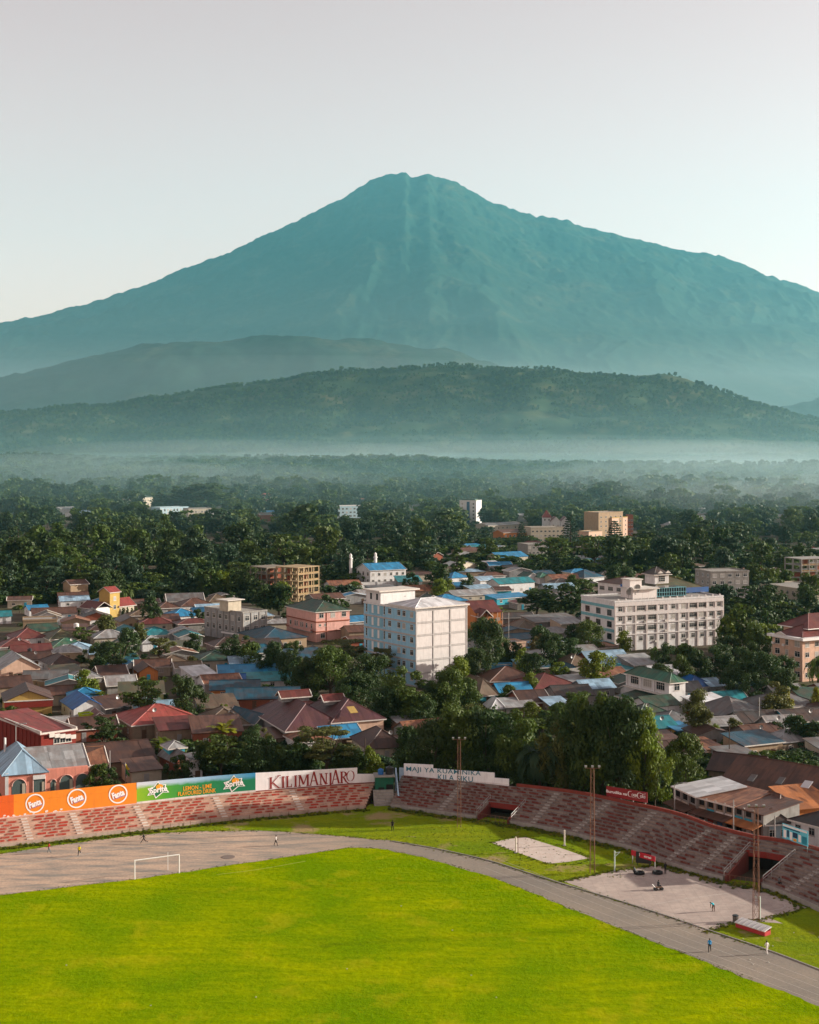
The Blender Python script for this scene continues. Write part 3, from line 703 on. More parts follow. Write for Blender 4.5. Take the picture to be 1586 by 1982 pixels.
SR = Stand('terrace_stand', CR, 12, .84, .30, .48, lambda s: .80 + .20 * min(1, s / (CR.L * .33)), M_TIER_R, [(g1a, g1b, 5), (g2a, g2b, 8)], lambda k: (CR.s_px(755 + 2.0 * k, k * .84), CR.L))
tag(SR.root, 'long shaded curved terrace with worn red seats and two sunken gates', 'grandstand', 'stadium terraces')
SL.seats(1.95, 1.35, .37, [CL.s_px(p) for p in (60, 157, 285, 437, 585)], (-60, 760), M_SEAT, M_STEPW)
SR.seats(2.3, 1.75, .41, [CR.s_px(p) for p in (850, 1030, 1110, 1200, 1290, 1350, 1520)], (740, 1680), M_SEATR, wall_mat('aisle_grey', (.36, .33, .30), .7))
DL, DR = 9 * .87, 12 * .84
def ztop_L(s): return SL.z(9, s)
def ztop_R(s): return SR.z(12, s)
wall_strip('back_parapet', CR, DR + .003, CR.s_px(1000, DR), CR.L, lambda s: 0, lambda s: ztop_R(s) + .5, .35, M_DKRED, SR.root)
wall_strip('front_wall', CR, -.22, CR.s_px(757), g1a - .3, lambda s: 0, lambda s: SR.z(1, s) - .06, .2, M_CONC, SR.root); wall_strip('front_wall', CR, -.22, g1b + .3, g2a - .3, lambda s: 0, lambda s: SR.z(1, s) - .06, .2, M_CONC, SR.root)
wall_strip('front_wall', CR, -.22, g2b + .3, CR.L, lambda s: 0, lambda s: SR.z(1, s) - .06, .2, M_CONC, SR.root)
wall_strip('front_wall', CL, -.15, 0, CL.s_px(708), lambda s: 0, lambda s: SL.z(1, s) - .05, .14, wall_mat('terrace_foot', (.42, .33, .27), .5), SL.root)
# gates let into the right terrace: red side walls, lintel, dark tunnel, rails
def gate(a, b, rk, n):
    R_ = SR.root; o = R_.location
    for s, sg in ((a, 1), (b, -1)):
        m = MB(); q = s - sg * .0 + sg * .02
        p0, t, n_ = CR.at(q, -.3); p1 = CR.at(q, rk * .84 + .1)[0]; w_ = t * .22 * sg
        z1 = SR.z(rk, s) + .15; P = [p0 - o, p1 - o, p1 - o + Vector((0, 0, z1)), p0 - o + Vector((0, 0, SR.z(1, s) + .12))]
        m.prism(P, w_); m.build('gate_wall', wall_mat('gate_red', (.13, .032, .026), .5), R_)
        rl = MB()                                    # two-bar handrail climbing beside the gate
        for h_ in (.55, 1.0):
            rl.bar(CR.at(q - sg * .35, .1)[0] - o + Vector((0, 0, SR.z(1, s) + h_)), CR.at(q - sg * .35, rk * .84 + 1.2)[0] - o + Vector((0, 0, SR.z(rk + 1, s) + h_)), .045)
        for f in (0, .25, .5, .75, 1):
            e = CR.at(q - sg * .35, .1 + f * (rk * .84 + 1.1))[0] - o; zz = SR.z(1, s) + f * (SR.z(rk + 1, s) - SR.z(1, s)); rl.bar(e + Vector((0, 0, zz - .3)), e + Vector((0, 0, zz + 1.0)), .04)
        rl.build('handrail', M_STEEL, R_)
    wall_strip('gate_lintel', CR, rk * .84 - .12, a, b, lambda s: SR.z(rk, s) - .55, lambda s: SR.z(rk + 1, s) + .06, .11, wall_mat('red_lintel', (.2, .03, .025), .4), R_)
    wall_strip('gate_tunnel', CR, rk * .84 + 2.2, a, b, lambda s: 0, lambda s: SR.z(rk, s), .1, M_DARK, R_)
    for s in (a, b): wall_strip('gate_jamb', CR, rk * .84 - .02, s - .05, s + .05, lambda q: 0, lambda q: SR.z(rk, q), 2.2, M_DARK, R_, step=.05)
    m = MB(); n2 = 7
    for i in range(n2 + 1):
        p = CR.at(a + (b - a) * i / n2, -.25)[0] - o; m.bar(p, p + Vector((0, 0, 1.25)), .03)
    for z_ in (.3, 1.2): m.bar(CR.at(a, -.25)[0] - o + Vector((0, 0, z_)), CR.at(b, -.25)[0] - o + Vector((0, 0, z_)), .03)
    m.build('gate_fence', M_RUSTY, R_)
gate(g1a, g1b, 5, 0); gate(g2a, g2b, 8, 1)
# thin wire fence at the foot and steel fence behind the right terrace
def fence(name, curve, off, s0, s1, h_, zb, mat, label, gap=2.6, wires=3):
    e = empty(name, curve.at((s0 + s1) / 2, off)[0]); n = int((s1 - s0) / gap); pts = [curve.at(s0 + (s1 - s0) * i / n, off)[0] - e.location + Vector((0, 0, zb(s0 + (s1 - s0) * i / n))) for i in range(n + 1)]
    pm = MB().bar((0, 0, 0), (0, 0, h_), .05).mesh('post', mat)
    for p in pts: link('post', pm, e, p)
    for k in range(wires):
        m = MB(); z_ = h_ * (k + 1) / wires - .04
        for a, b in zip(pts[:-1], pts[1:]): m.bar(a + Vector((0, 0, z_)), b + Vector((0, 0, z_)), .022, n=3)
        m.build('rail', mat, e)
    tag(e, label, 'fence'); return e
fence('wire_fence', CR, DR + 1.4, CR.s_px(1170, DR), CR.L - 1, 2.1, lambda s: 2.2, M_STEEL, 'thin grey wire fence behind the top of the shaded terrace', wires=5)
fence('pipe_rail', CL, -.5, CL.s_px(250), CL.s_px(706), .8, lambda s: 0, M_RUSTY, 'low rusty pipe rail along the foot of the sunlit terrace', 3.2, 1)
# earth bank behind the terraces
def bank(name, curve, off, s0, s1, h_, w_):
    m = MB(); n = int((s1 - s0) / 2.5); prev = None
    for i in range(n + 1):
        s = s0 + (s1 - s0) * i / n; a = curve.at(s, off)[0]; b = curve.at(s, off + w_)[0]; d_ = curve.at(s, off + w_ + 5)[0]
        ch = [a + Vector((0, 0, h_)), b + Vector((0, 0, h_ * .95)), d_ + Vector((0, 0, -.2))]
        if prev: m.poly([prev[0], ch[0], ch[1], prev[1]]); m.poly([prev[1], ch[1], ch[2], prev[2]])
        prev = ch
    m.build(name, M_EARTH)['kind'] = 'structure'
bank('earth_bank', CR, DR + .36, CR.s_px(790, DR), CR.L, 2.2, 2.0)

# ragged grass along the edges of pitch, track and courts
q5 = random.Random(31); TP = []; TS = []
def edge_tufts(pts, n, spread, lo, hi):
    e = catmull([gp(*p) for p in pts], 1.0)
    for _ in range(n):
        p = q5.choice(e); TP.append((p.x + q5.gauss(0, spread), p.y + q5.gauss(0, spread), -.03)); s_ = q5.uniform(lo, hi); TS.append((s_ * 1.6, s_ * 1.6, s_))
edge_tufts(PITCH_E[2:-3], 1200, .3, .04, .12); edge_tufts(TRACK_OUT[2:-3], 1100, .35, .05, .16); edge_tufts([(p[0], p[1] + 4) for p in STAND_L[2:-1]], 600, .4, .1, .4); edge_tufts([(p[0], p[1] + 4) for p in STAND_R[1:-2]], 900, .6, .1, .45)
edge_tufts([(952, 1631), (1018, 1620), (1142, 1661), (1062, 1672), (952, 1631)], 350, .25, .06, .18); edge_tufts([(1092, 1706), (1190, 1686), (1275, 1675)], 200, .3, .08, .25); edge_tufts([(1369, 1803), (1427, 1786), (1491, 1777), (1562, 1757)], 300, .35, .08, .22)
for _ in range(1500):
    p = gp(q5.uniform(560, 1250), q5.uniform(1600, 1700))
    if pix((p.x, p.y, 0))[1] < 1706 - (1090 - pix((p.x, p.y, 0))[0]) * .23: TP.append((p.x, p.y, -.03)); s_ = q5.uniform(.04, .14); TS.append((s_ * 1.8, s_ * 1.8, s_))
scatter('grass_tufts', TP, TS, 'tufts of rough grass along the track and court edges', 17, tufts, 'grass')
# ---------------------------------------------------------------- painted walls and their lettering
def rows_z(curve, off, pts):
    """height profile of a wall from photo rows along it"""
    S = [curve.s_px(px, off) for px, py in pts]; Z = [H - (py - HY) / F * curve.at(s, off)[0].y for s, (px, py) in zip(S, pts)]
    return lambda s: float(np.interp(s, S, Z))
WOFF = DL + .02
topL = rows_z(CL, WOFF, [(-420, 1590), (-100, 1552), (0, 1541), (130, 1528), (265, 1515), (380, 1505), (495, 1496), (600, 1491), (690, 1486), (730, 1484)])
lowL = rows_z(CL, WOFF, [(-420, 1590), (0, 1554), (265, 1528), (495, 1508), (600, 1504), (690, 1498), (730, 1498)])
def pxs(px): return CL.s_px(px, WOFF)
def enamel(name, c, dirt=.2): return wall_mat(name, c, dirt)
g = N('green_advert'); uv = g.uv(); sp = g.n('SeparateXYZ'); g.l(uv, sp.inputs[0]); nz = g.noise(2.2, 4, .6, g.map(uv, (5, 1, 1)))
cg = g.ramp(g.math('MULTIPLY_ADD', nz, .12, sp.outputs[0]), [(.05, (.22, .40, .012)), (.30, (.06, .30, .02)), (.55, (.012, .20, .055)), (.9, (.006, .17, .075))])
cb = g.ramp(sp.outputs[0], [(0, (.52, .56, .62)), (.5, (.28, .46, .62)), (1, (.03, .25, .45))])
cg = g.mix(g.ramp(g.math('MULTIPLY_ADD', nz, .25, sp.outputs[1]), [(.82, (0, 0, 0)), (1.0, (1, 1, 1))]), cg, cb); M_GREENAD = g.out(cg, .6, .3)
wall = empty('advert_wall', CL.at(pxs(360), WOFF)[0]); tag(wall, 'long painted advertising wall on top of the sunlit terrace', 'wall')
zt0 = lambda s: ztop_L(s) - .06
# wall base courses (plinth), then the painted fields, the lower course slightly proud of the upper one
wall_strip('wall_core', CL, WOFF + .10, 0, pxs(727), lambda s: 0, lambda s: lowL(s) - .1, .3, M_CONC, wall)
FIELDS = [(-420, 27, 'orange_red_field', enamel('advert_red', (.62, .11, .02))), (27, 265, 'orange_field', enamel('advert_orange', (.72, .23, .025))),
          (265, 495, 'green_field', M_GREENAD), (495, 727, 'white_field', enamel('advert_white', (.80, .80, .81), .22))]
for a, b, nm, mt in FIELDS:
    s0, s1 = pxs(a), pxs(b)
    if nm == 'green_field':
        wall_strip('painted_field', CL, WOFF, s0, s1, zt0, topL, .1, mt, wall)
    else:
        wall_strip('painted_field', CL, WOFF, s0, s1, zt0, lambda s: lowL(s) - .012, .1, mt, wall)
        wall_strip('painted_field', CL, WOFF + .03, s0, s1 if b < 700 else pxs(692), lowL, topL, .07, mt, wall)
wall_strip('wall_foot_band', CL, WOFF - .03, pxs(495), pxs(727), lambda s: ztop_L(s) - .05, lambda s: ztop_L(s) + .17, .025, M_DKRED, wall)
wall_strip('wall_foot_band', CL, WOFF - .03, pxs(265), pxs(495), lambda s: ztop_L(s) - .05, lambda s: ztop_L(s) + .32, .025, enamel('foot_white', (.62, .58, .56), .5), wall)
wall_strip('wall_foot_band', CL, WOFF - .03, 0, pxs(265), lambda s: ztop_L(s) - .05, lambda s: ztop_L(s) + .12, .025, enamel('foot_pink', (.62, .42, .38), .4), wall)

def glyphs(txt, bold=.0, shear=0.0, spacing=1.0):
    """flat outline of a text in the built-in typeface, scaled to a unit box; returns verts and faces"""
    cu = bpy.data.curves.new('t', 'FONT'); cu.body = txt; cu.size = 1; cu.fill_mode = 'FRONT'; cu.offset = bold; cu.shear = shear; cu.space_character = spacing; cu.resolution_u = 3
    ob = bpy.data.objects.new('t', cu); me = ob.to_mesh()
    V = np.array([v.co[:2] for v in me.vertices]); Fs = [tuple(p.vertices) for p in me.polygons]
    ob.to_mesh_clear(); bpy.data.objects.remove(ob); bpy.data.curves.remove(cu)
    lo = V.min(0); hi = V.max(0); return (V - lo) / (hi - lo), Fs
def strokes(lines, n=None):
    """polylines with widths -> quads. line = [(x, y, w), ...]"""
    V = []; Fs = []
    for ln in lines:
        P = [Vector((p[0], p[1], 0)) for p in ln]; W_ = [p[2] for p in ln]; k = len(V)
        for i, p in enumerate(P):
            t = (P[min(i + 1, len(P) - 1)] - P[max(i - 1, 0)]).normalized(); q = Vector((-t.y, t.x, 0)) * W_[i] / 2
            V += [tuple(p + q)[:2], tuple(p - q)[:2]]
        for i in range(len(P) - 1): Fs.append((k + 2 * i, k + 2 * i + 1, k + 2 * i + 3, k + 2 * i + 2))
    return np.array(V), Fs
def arc(cx_, cy_, rx, ry, a0, a1, w_, n=14, w1=None):
    return [(cx_ + rx * math.cos(R(a0 + (a1 - a0) * i / n)), cy_ + ry * math.sin(R(a0 + (a1 - a0) * i / n)), w_ + ((w1 or w_) - w_) * i / n) for i in range(n + 1)]
def on_curve(name, curve, off, VF, x0, y0, x1, y1, hp, mat, parent, lift=.02, italic=0.0):
    """lays a flat outline on a curved wall: bottom-left (x0,y0), bottom-right (x1,y1), height hp in photo px"""
    V, Fs = VF; o = parent.location; m = MB(); P = []
    for (u, v) in V:
        px = x0 + (x1 - x0) * u + italic * v; py = y0 + (y1 - y0) * u - hp * v
        s = curve.s_px(px, off); p = curve.at(s, off - lift)[0]; P.append(Vector((p.x, p.y, H - (py - HY) / F * p.y)) - o)
    m.v = [tuple(p) for p in P]; m.f = list(Fs); m.uv = [None] * len(Fs); m.m = [0] * len(Fs)
    return m.build(name, mat, parent)
P_WHITE = plain('sign_white', (.78, .77, .76), .6, var=.1); P_ORANGE = plain('sign_orange', (.75, .30, .015), .6, var=.15); P_RED = plain('sign_red', (.26, .022, .022), .6); P_BLUE = plain('sign_blue', (.02, .17, .24), .6)
P_MAUVE = plain('sign_mauve', (.30, .17, .32), .6); P_GREEN = plain('sign_green', (.01, .14, .05), .6); P_YELLOW = plain('sign_yellow', (.72, .42, .01), .6); P_SLATE = plain('sign_slate', (.10, .12, .16), .6)
def ringVF(r0, r1, n=40, cx_=.5, cy_=.5):
    V = []; Fs = []
    for i in range(n):
        a = 2 * math.pi * i / n; V += [(cx_ + r0 * math.cos(a), cy_ + r0 * math.sin(a)), (cx_ + r1 * math.cos(a), cy_ + r1 * math.sin(a))]
    for i in range(n): j = (i + 1) % n; Fs.append((2 * i, 2 * i + 1, 2 * j + 1, 2 * j))
    return np.array(V), Fs
def rotVF(VF, deg, kx=1, ky=1, cx_=.5, cy_=.5, ox=0, oy=0):
    V, Fs = VF; V = (V - .5) * (kx, ky); c_, s_ = math.cos(R(deg)), math.sin(R(deg)); return np.stack([V[:, 0] * c_ - V[:, 1] * s_ + cx_ + ox, V[:, 0] * s_ + V[:, 1] * c_ + cy_ + oy], 1), Fs
AW = (CL, WOFF)
for cx_, cy_, rr in ((68, 1555, 18.4), (149, 1545.5, 18.6), (229, 1537, 18.2)):       # three round orange-drink emblems
    bx = (cx_ - rr, cy_ + rr + rr * .09 , cx_ + rr, cy_ + rr - rr * .09, 2 * rr)
    on_curve('emblem_ring', *AW, ringVF(.43, .5), *bx, P_WHITE, wall, .03)
    on_curve('emblem_shadow', *AW, rotVF(glyphs('Fanta', .05), 16, .66, .36, ox=.025, oy=-.035), *bx, P_MAUVE, wall, .035)
    on_curve('emblem_name', *AW, rotVF(glyphs('Fanta', .045), 16, .66, .34), *bx, P_WHITE, wall, .045)
STAR = [(-.5, .12), (-.22, .2), (-.02, .52), (.1, .26), (.36, .3), (.33, .08), (.5, -.22), (.2, -.2), (-.13, -.52), (-.22, -.26), (-.52, -.3), (-.4, -.08)]
def starVF(k):
    V = [(0.5, 0.5)] + [(.5 + x * k, .5 + y * k) for x, y in STAR]; return np.array(V), [(0, i + 1, (i + 1) % len(STAR) + 1) for i in range(len(STAR))]
def discVF(cx_, cy_, r0, a0=0, a1=360, n=20):
    V = [(cx_, cy_)] + [(cx_ + r0 * math.cos(R(a0 + (a1 - a0) * i / n)), cy_ + r0 * math.sin(R(a0 + (a1 - a0) * i / n))) for i in range(n + 1)]; return np.array(V), [(0, i + 1, i + 2) for i in range(n)]
for cx_, cy_ in ((307, 1529), (454, 1517)):                                         # two lemon-lime star emblems
    bx = (cx_ - 21, cy_ + 17.5, cx_ + 21, cy_ + 13.5, 32)
    on_curve('emblem_star', *AW, starVF(1.0), *bx, P_WHITE, wall, .03); on_curve('emblem_star', *AW, starVF(.84), *bx, P_GREEN, wall, .045)
    on_curve('emblem_sun', *AW, discVF(.55, .66, .17), *bx, P_ORANGE, wall, .05); on_curve('emblem_name', *AW, rotVF(glyphs('Sprite', .03, .15), 6, .80, .46, oy=-.04), *bx, P_WHITE, wall, .065)
on_curve('lettering', *AW, glyphs('LEMON - LIME', .015), 355, 1530.5, 410, 1525, 8, P_ORANGE, wall, .05)
on_curve('lettering', *AW, glyphs('FLAVOURED DRINK', .015), 345, 1541, 418, 1533.5, 8, P_ORANGE, wall, .05)
def serif_word():
    """tall thin serif capitals with a sweeping J and R"""
    a, b = .021, .012; L_ = []
    def stem(x, y0=0, y1=1, w_=a): L_.append([(x, y0, w_), (x, y1, w_)]); [L_.append([(x - .017, y, .07), (x + .017, y, .07)]) for y in (y0 + .03, y1 - .03)]
    def dg(x0, y0, x1, y1, w_): L_.append([(x0, y0, w_), (x1, y1, w_)])
    def foot(x, y=.03, w_=.014): L_.append([(x - w_, y, .06), (x + w_, y, .06)])
    stem(.022); dg(.028, .42, .115, 1.1, b); foot(.118, 1.1, .02); dg(.045, .52, .118, 0, a); foot(.122)                  # K
    stem(.165); stem(.215); L_.append([(.215, .04, .08), (.262, .04, .08)]); L_.append([(.262, .0, .012), (.266, .3, .006)]); stem(.312)   # I L I
    stem(.358, 0, 1, b); dg(.362, 1, .405, .15, a); dg(.405, .15, .448, 1, b); stem(.455)                                     # M
    dg(.485, 0, .525, 1.22, b); dg(.525, 1.22, .568, 0, a); L_.append([(.497, .4, .06), (.553, .4, .06)]); foot(.485); foot(.57)      # A
    stem(.607, 0, 1, b); dg(.605, 1, .668, 0, a); stem(.672, .05, 1, b)                                                       # N
    L_.append([(.722, 1, a), (.722, -.08, a)] + arc(.684, -.1, .038, .34, 0, -190, a, 12, .012)); L_.append([(.712, .97, .06), (.733, .97, .06)])                 # J
    dg(.742, 0, .78, 1.22, b); dg(.78, 1.22, .82, 0, a); L_.append([(.753, .4, .06), (.806, .4, .06)]); foot(.742); foot(.822)          # A
    stem(.852, 0, 1.02); L_.append([(.852, 1.0, .02)] + arc(.868, .78, .034, .22, 90, -90, a, 10) + [(.857, .54, b)]); L_.append([(.872, .55, a), (.905, .1, a), (.935, -.08, .02), (.98, .02, .01)])    # R
    L_.append(arc(.955, .58, .042, .46, 0, 360, .012, 24))                                                                    # O
    V, Fs = strokes(L_); return V, Fs
on_curve('lettering', *AW, serif_word(), 521, 1527, 686, 1514, 22, P_RED, wall, .05)
on_curve('lettering', *AW, glyphs('DRINKING WATER', -.005), 551, 1531.5, 616, 1526.5, 4.6, P_SLATE, wall, .05)
V_, F_ = strokes([arc(-.2, .5, .5, .5, -60, 40, .2, 8, .05)])
on_curve('emblem_swash', *AW, (V_, F_), -14, 1562, -2, 1560, 12, P_WHITE, wall, .04)
V_ = []; F_ = []                                                                 # flaked white patches low on the orange paint
for i in range(46):
    x = rng.uniform(0, .55) ** 1.3; y = abs(rng.gauss(0, .11)); r0 = rng.uniform(.004, .016); k = len(V_); V_.append((x, y)); nn = 7
    V_ += [(x + r0 * math.cos(j * .9) * rng.uniform(.6, 1.2), y + r0 * 5.5 * math.sin(j * .9) * rng.uniform(.6, 1.2)) for j in range(nn)]; F_ += [(k, k + 1 + j, k + 1 + (j + 1) % nn) for j in range(nn)]
on_curve('flaked_paint', *AW, (np.array(V_), F_), 6, 1586.5, 260, 1556, 30, plain('flaked_limewash', (.66, .60, .55), .8), wall, .025)

# right-hand white board above the shaded terrace, stepped at its top
BO = DR - .1
brd = empty('board_wall', CR.at(CR.s_px(880, BO), BO)[0]); tag(brd, 'stepped white board wall with blue lettering above the shaded terrace', 'wall')
bl = rows_z(CR, BO, [(760, 1509), (783, 1509), (880, 1516), (985, 1525), (1010, 1527)])
for (a, b, t0, t1) in ((782, 838, [(770, 1477.5), (850, 1481)], 0), (838.4, 957, [(830, 1487), (960, 1496)], 0), (957.4, 985, [(950, 1505), (990, 1508)], 0)):
    tz = rows_z(CR, BO, t0); s0, s1 = CR.s_px(a, BO), CR.s_px(b, BO)
    wall_strip('board', CR, BO, s0, s1, bl, tz, .22, enamel('board_white', (.80, .81, .83), .3), brd)
    wall_strip('board_ledge', CR, BO - .05, s0, s1, lambda s: bl(s) + .55, lambda s: bl(s) + .62, .047, M_TRIM, brd)
on_curve('lettering', CR, BO, glyphs('MAJI YA KUAMINIKA', .006, 0, 1.08), 787, 1495, 931, 1504, 11.5, P_BLUE, brd, .05)
on_curve('lettering', CR, BO, glyphs('KILA SIKU', .006, 0, 1.08), 848, 1509, 916, 1514, 10.5, P_BLUE, brd, .05)
wall_strip('board_return', CR, BO + .23, CR.s_px(772, BO), CR.s_px(781.5, BO), lambda s: 0, lambda s: bl(s) + 2.1, .25, enamel('pale_blue_wall', (.36, .50, .62), .4), brd)

# flat sign boards (posts, board, lettering)
def script_cola():
    L_ = []; w_ = .055
    L_.append(arc(.13, .52, .12, .46, 60, 300, .05, 18, .03)); L_.append([(.02, .62, .03), (-.02, .4, .03)]); L_.append([(.19, .12, .04), (.36, .02, .03), (.5, .06, .02)])
    for cx_ in (.27, .38): L_.append(arc(cx_, .42, .045, .2, 0, 360, .028, 14))
    L_.append(arc(.43, .42, .04, .2, 40, 320, .028, 12)); L_.append([(.47, .62, .03), (.47, .24, .03)]); L_.append([(.485, .42, .09), (.525, .42, .09)])
    L_.append(arc(.64, .48, .11, .46, 55, 300, .05, 18, .03)); L_.append([(.70, .95, .03), (.82, .8, .05), (.93, .86, .04), (1.02, .98, .015)])
    L_.append(arc(.74, .38, .045, .2, 0, 360, .028, 14)); L_.append([(.82, .22, .03), (.83, .78, .03), (.85, .8, .02)]); L_.append(arc(.91, .38, .04, .2, 20, 340, .028, 12)); L_.append([(.955, .58, .03), (.955, .2, .03)])
    return strokes(L_)
def sign(name, x0, y0, x1, y1, hp, dz, mat, label, texts, post=None, dd=None):
    """free-standing board: bottom-left and bottom-right in photo px at distance dz (and dd), height hp px"""
    d0, d1 = dz, dd or dz
    A = Vector(((x0 - CX) / F * d0, d0, H - (y0 - HY) / F * d0)); B = Vector(((x1 - CX) / F * d1, d1, H - (y1 - HY) / F * d1)); U = B - A; hm = hp * (d0 + d1) / 2 / F
    e = empty(name, (A.x, A.y, 0)); o = e.location; t = U.normalized(); n_ = Vector((t.y, -t.x, 0)).normalized(); Z = Vector((0, 0, 1))
    m = MB(); m.prism([A - o, B - o, B - o + Z * hm, A - o + Z * hm], -n_ * .08); m.build('board', mat, e)
    for (nm, VF, u0, v0, u1, v1, mt) in texts:
        V, Fs = VF; mm = MB(); mm.v = [tuple(A - o + U * (u0 + (u1 - u0) * a) + Z * hm * (v0 + (v1 - v0) * b) + n_ * .03) for a, b in V]; mm.f = list(Fs); mm.uv = [None] * len(Fs); mm.m = [0] * len(Fs); mm.build(nm, mt, e)
    for f in (post or (.05, .35, .65, .95)):
        p = A + U * f - o; q = MB().bar((p.x - n_.x * .15, p.y - n_.y * .15, 0), (p.x - n_.x * .15, p.y - n_.y * .15, (A + U * f).z + hm * .9), .07); q.build('post', M_STEEL, e)
    tag(e, label, 'sign'); return e
sign('billboard', 1174, 1541, 1253, 1554, 20, 240, plain('billboard_red', (.23, .016, .02), .55), 'red billboard with white lettering on posts behind the shaded terrace',
     [('lettering', glyphs('Burudika na', .03), .0, .38, .52, .66, P_WHITE), ('script_lettering', script_cola(), .54, .28, .97, .88, P_WHITE)], dd=232)
# ---------------------------------------------------------------- buildings
Z3 = Vector((0, 0, 1))
WINC = {}
def window(parent, x, z, w_, h_, face, D, W_, frame=None, name='window', nv=1, nh=1, proud=.05):
    """one window: frame with bars, and a glass pane as its child. face: 'f' front (y=0), 'l' left (x=0), 'r' right (x=W), 'b' back"""
    frame = frame or M_TRIM; k = (round(w_, 2), round(h_, 2), frame.name, nv, nh)
    if k not in WINC:
        m = MB(); t = min(.09, w_ * .1)
        for sx in (-1, 1): m.box((sx * (w_ / 2 - t / 2), -proud / 2, 0), (t, proud, h_))
        for sz in (-1, 1): m.box((0, -proud / 2, sz * (h_ / 2 - t / 2)), (w_ - 2 * t - .004, proud, t))
        for i in range(nv): m.box((-w_ / 2 + w_ * (i + 1) / (nv + 1), -proud / 2 + .006, 0), (t * .7, proud * .7, h_ - 2 * t))
        for i in range(nh): m.box((0, -proud / 2 + .012, h_ / 2 - h_ * .32 * (i + 1)), (w_ - 2 * t, proud * .6, t * .7))
        m.box((0, -.07, -h_ / 2 - .05), (w_ + .2, .14, .07))
        p = MB(); p.box((0, -.012, 0), (w_ - t, .012, h_ - t)); WINC[k] = (m.mesh('window', frame), p.mesh('pane', M_GLASS), p.mesh('pane', M_CURT))
    fm, pm, pc = WINC[k]; pm = pc if rng.random() < .14 else pm
    loc, rz = {'f': ((x, 0, z), 0), 'l': ((0, x, z), -math.pi / 2), 'r': ((W_, x, z), math.pi / 2), 'b': ((x, D, z), math.pi)}[face]
    o = link(name, fm, parent, loc, rz); link('pane', pm, o); return o
DOORC = {}
def door(parent, x, face, D, W_, mat=None, w_=1.0, h_=2.1, name='door'):
    mat = mat or M_WOOD; k = (mat.name, round(w_, 1), round(h_, 1))
    if k not in DOORC:
        m = MB(); m.box((0, -.02, h_ / 2), (w_, .05, h_)); [m.box((s * w_ * .22, -.05, h_ * f), (w_ * .34, .03, h_ * .36)) for s in (-1, 1) for f in (.27, .72)]
        q = MB(); q.box((w_ * .38, -.09, h_ * .48), (.05, .06, .14)); DOORC[k] = (m.mesh('door', mat), q.mesh('handle', M_STEEL))
    loc, rz = {'f': ((x, 0, 0), 0), 'l': ((0, x, 0), -math.pi / 2), 'r': ((W_, x, 0), math.pi / 2)}[face]
    o = link(name, DOORC[k][0], parent, loc, rz); link('handle', DOORC[k][1], o); return o
def clip(poly, a, b):
    def half(P, k, s):
        out = []
        for i in range(len(P)):
            p, q_ = P[i], P[(i + 1) % len(P)]; dp, dq = s * (p[0] - k), s * (q_[0] - k)
            if dp >= 0: out.append(p)
            if (dp >= 0) != (dq >= 0):
                t = dp / (dp - dq); out.append((p[0] + (q_[0] - p[0]) * t, p[1] + (q_[1] - p[1]) * t))
        return out
    P = half(poly, a, 1); return half(P, b, -1) if len(P) > 2 else []
def slopes(x0, x1, y0, y1, z, rh, kind):
    """outer faces of the roof: list of polygons, first two points along the eave"""
    w_, d_ = x1 - x0, y1 - y0; xm, ym = (x0 + x1) / 2, (y0 + y1) / 2; V = Vector
    A, B, C_, D_ = V((x0, y0, z)), V((x1, y0, z)), V((x1, y1, z)), V((x0, y1, z))
    if kind == 'gx': a, b = V((x0, ym, z + rh)), V((x1, ym, z + rh)); return [[A, B, b, a], [C_, D_, a, b]], [(a, b)]
    if kind == 'gy': a, b = V((xm, y0, z + rh)), V((xm, y1, z + rh)); return [[D_, A, a, b], [B, C_, b, a]], [(a, b)]
    if kind == 'hip':
        if w_ >= d_:
            i = min(d_ / 2, w_ * .48); a, b = V((x0 + i, ym, z + rh)), V((x1 - i, ym, z + rh)); return [[A, B, b, a], [C_, D_, a, b], [D_, A, a], [B, C_, b]], [(a, b), (A, a), (B, b), (C_, b), (D_, a)]
        i = min(w_ / 2, d_ * .48); a, b = V((xm, y0 + i, z + rh)), V((xm, y1 - i, z + rh)); return [[A, B, a], [C_, D_, b], [D_, A, a, b], [B, C_, b, a]], [(a, b), (A, a), (B, a), (C_, b), (D_, b)]
    if kind == 'shed': return [[A, B, C_ + Z3 * rh, D_ + Z3 * rh]], []
    if kind == 'shedl': return [[D_, A, B + Z3 * rh, C_ + Z3 * rh]], []
    if kind == 'shedr': return [[B, C_, D_ + Z3 * rh, A + Z3 * rh]], []
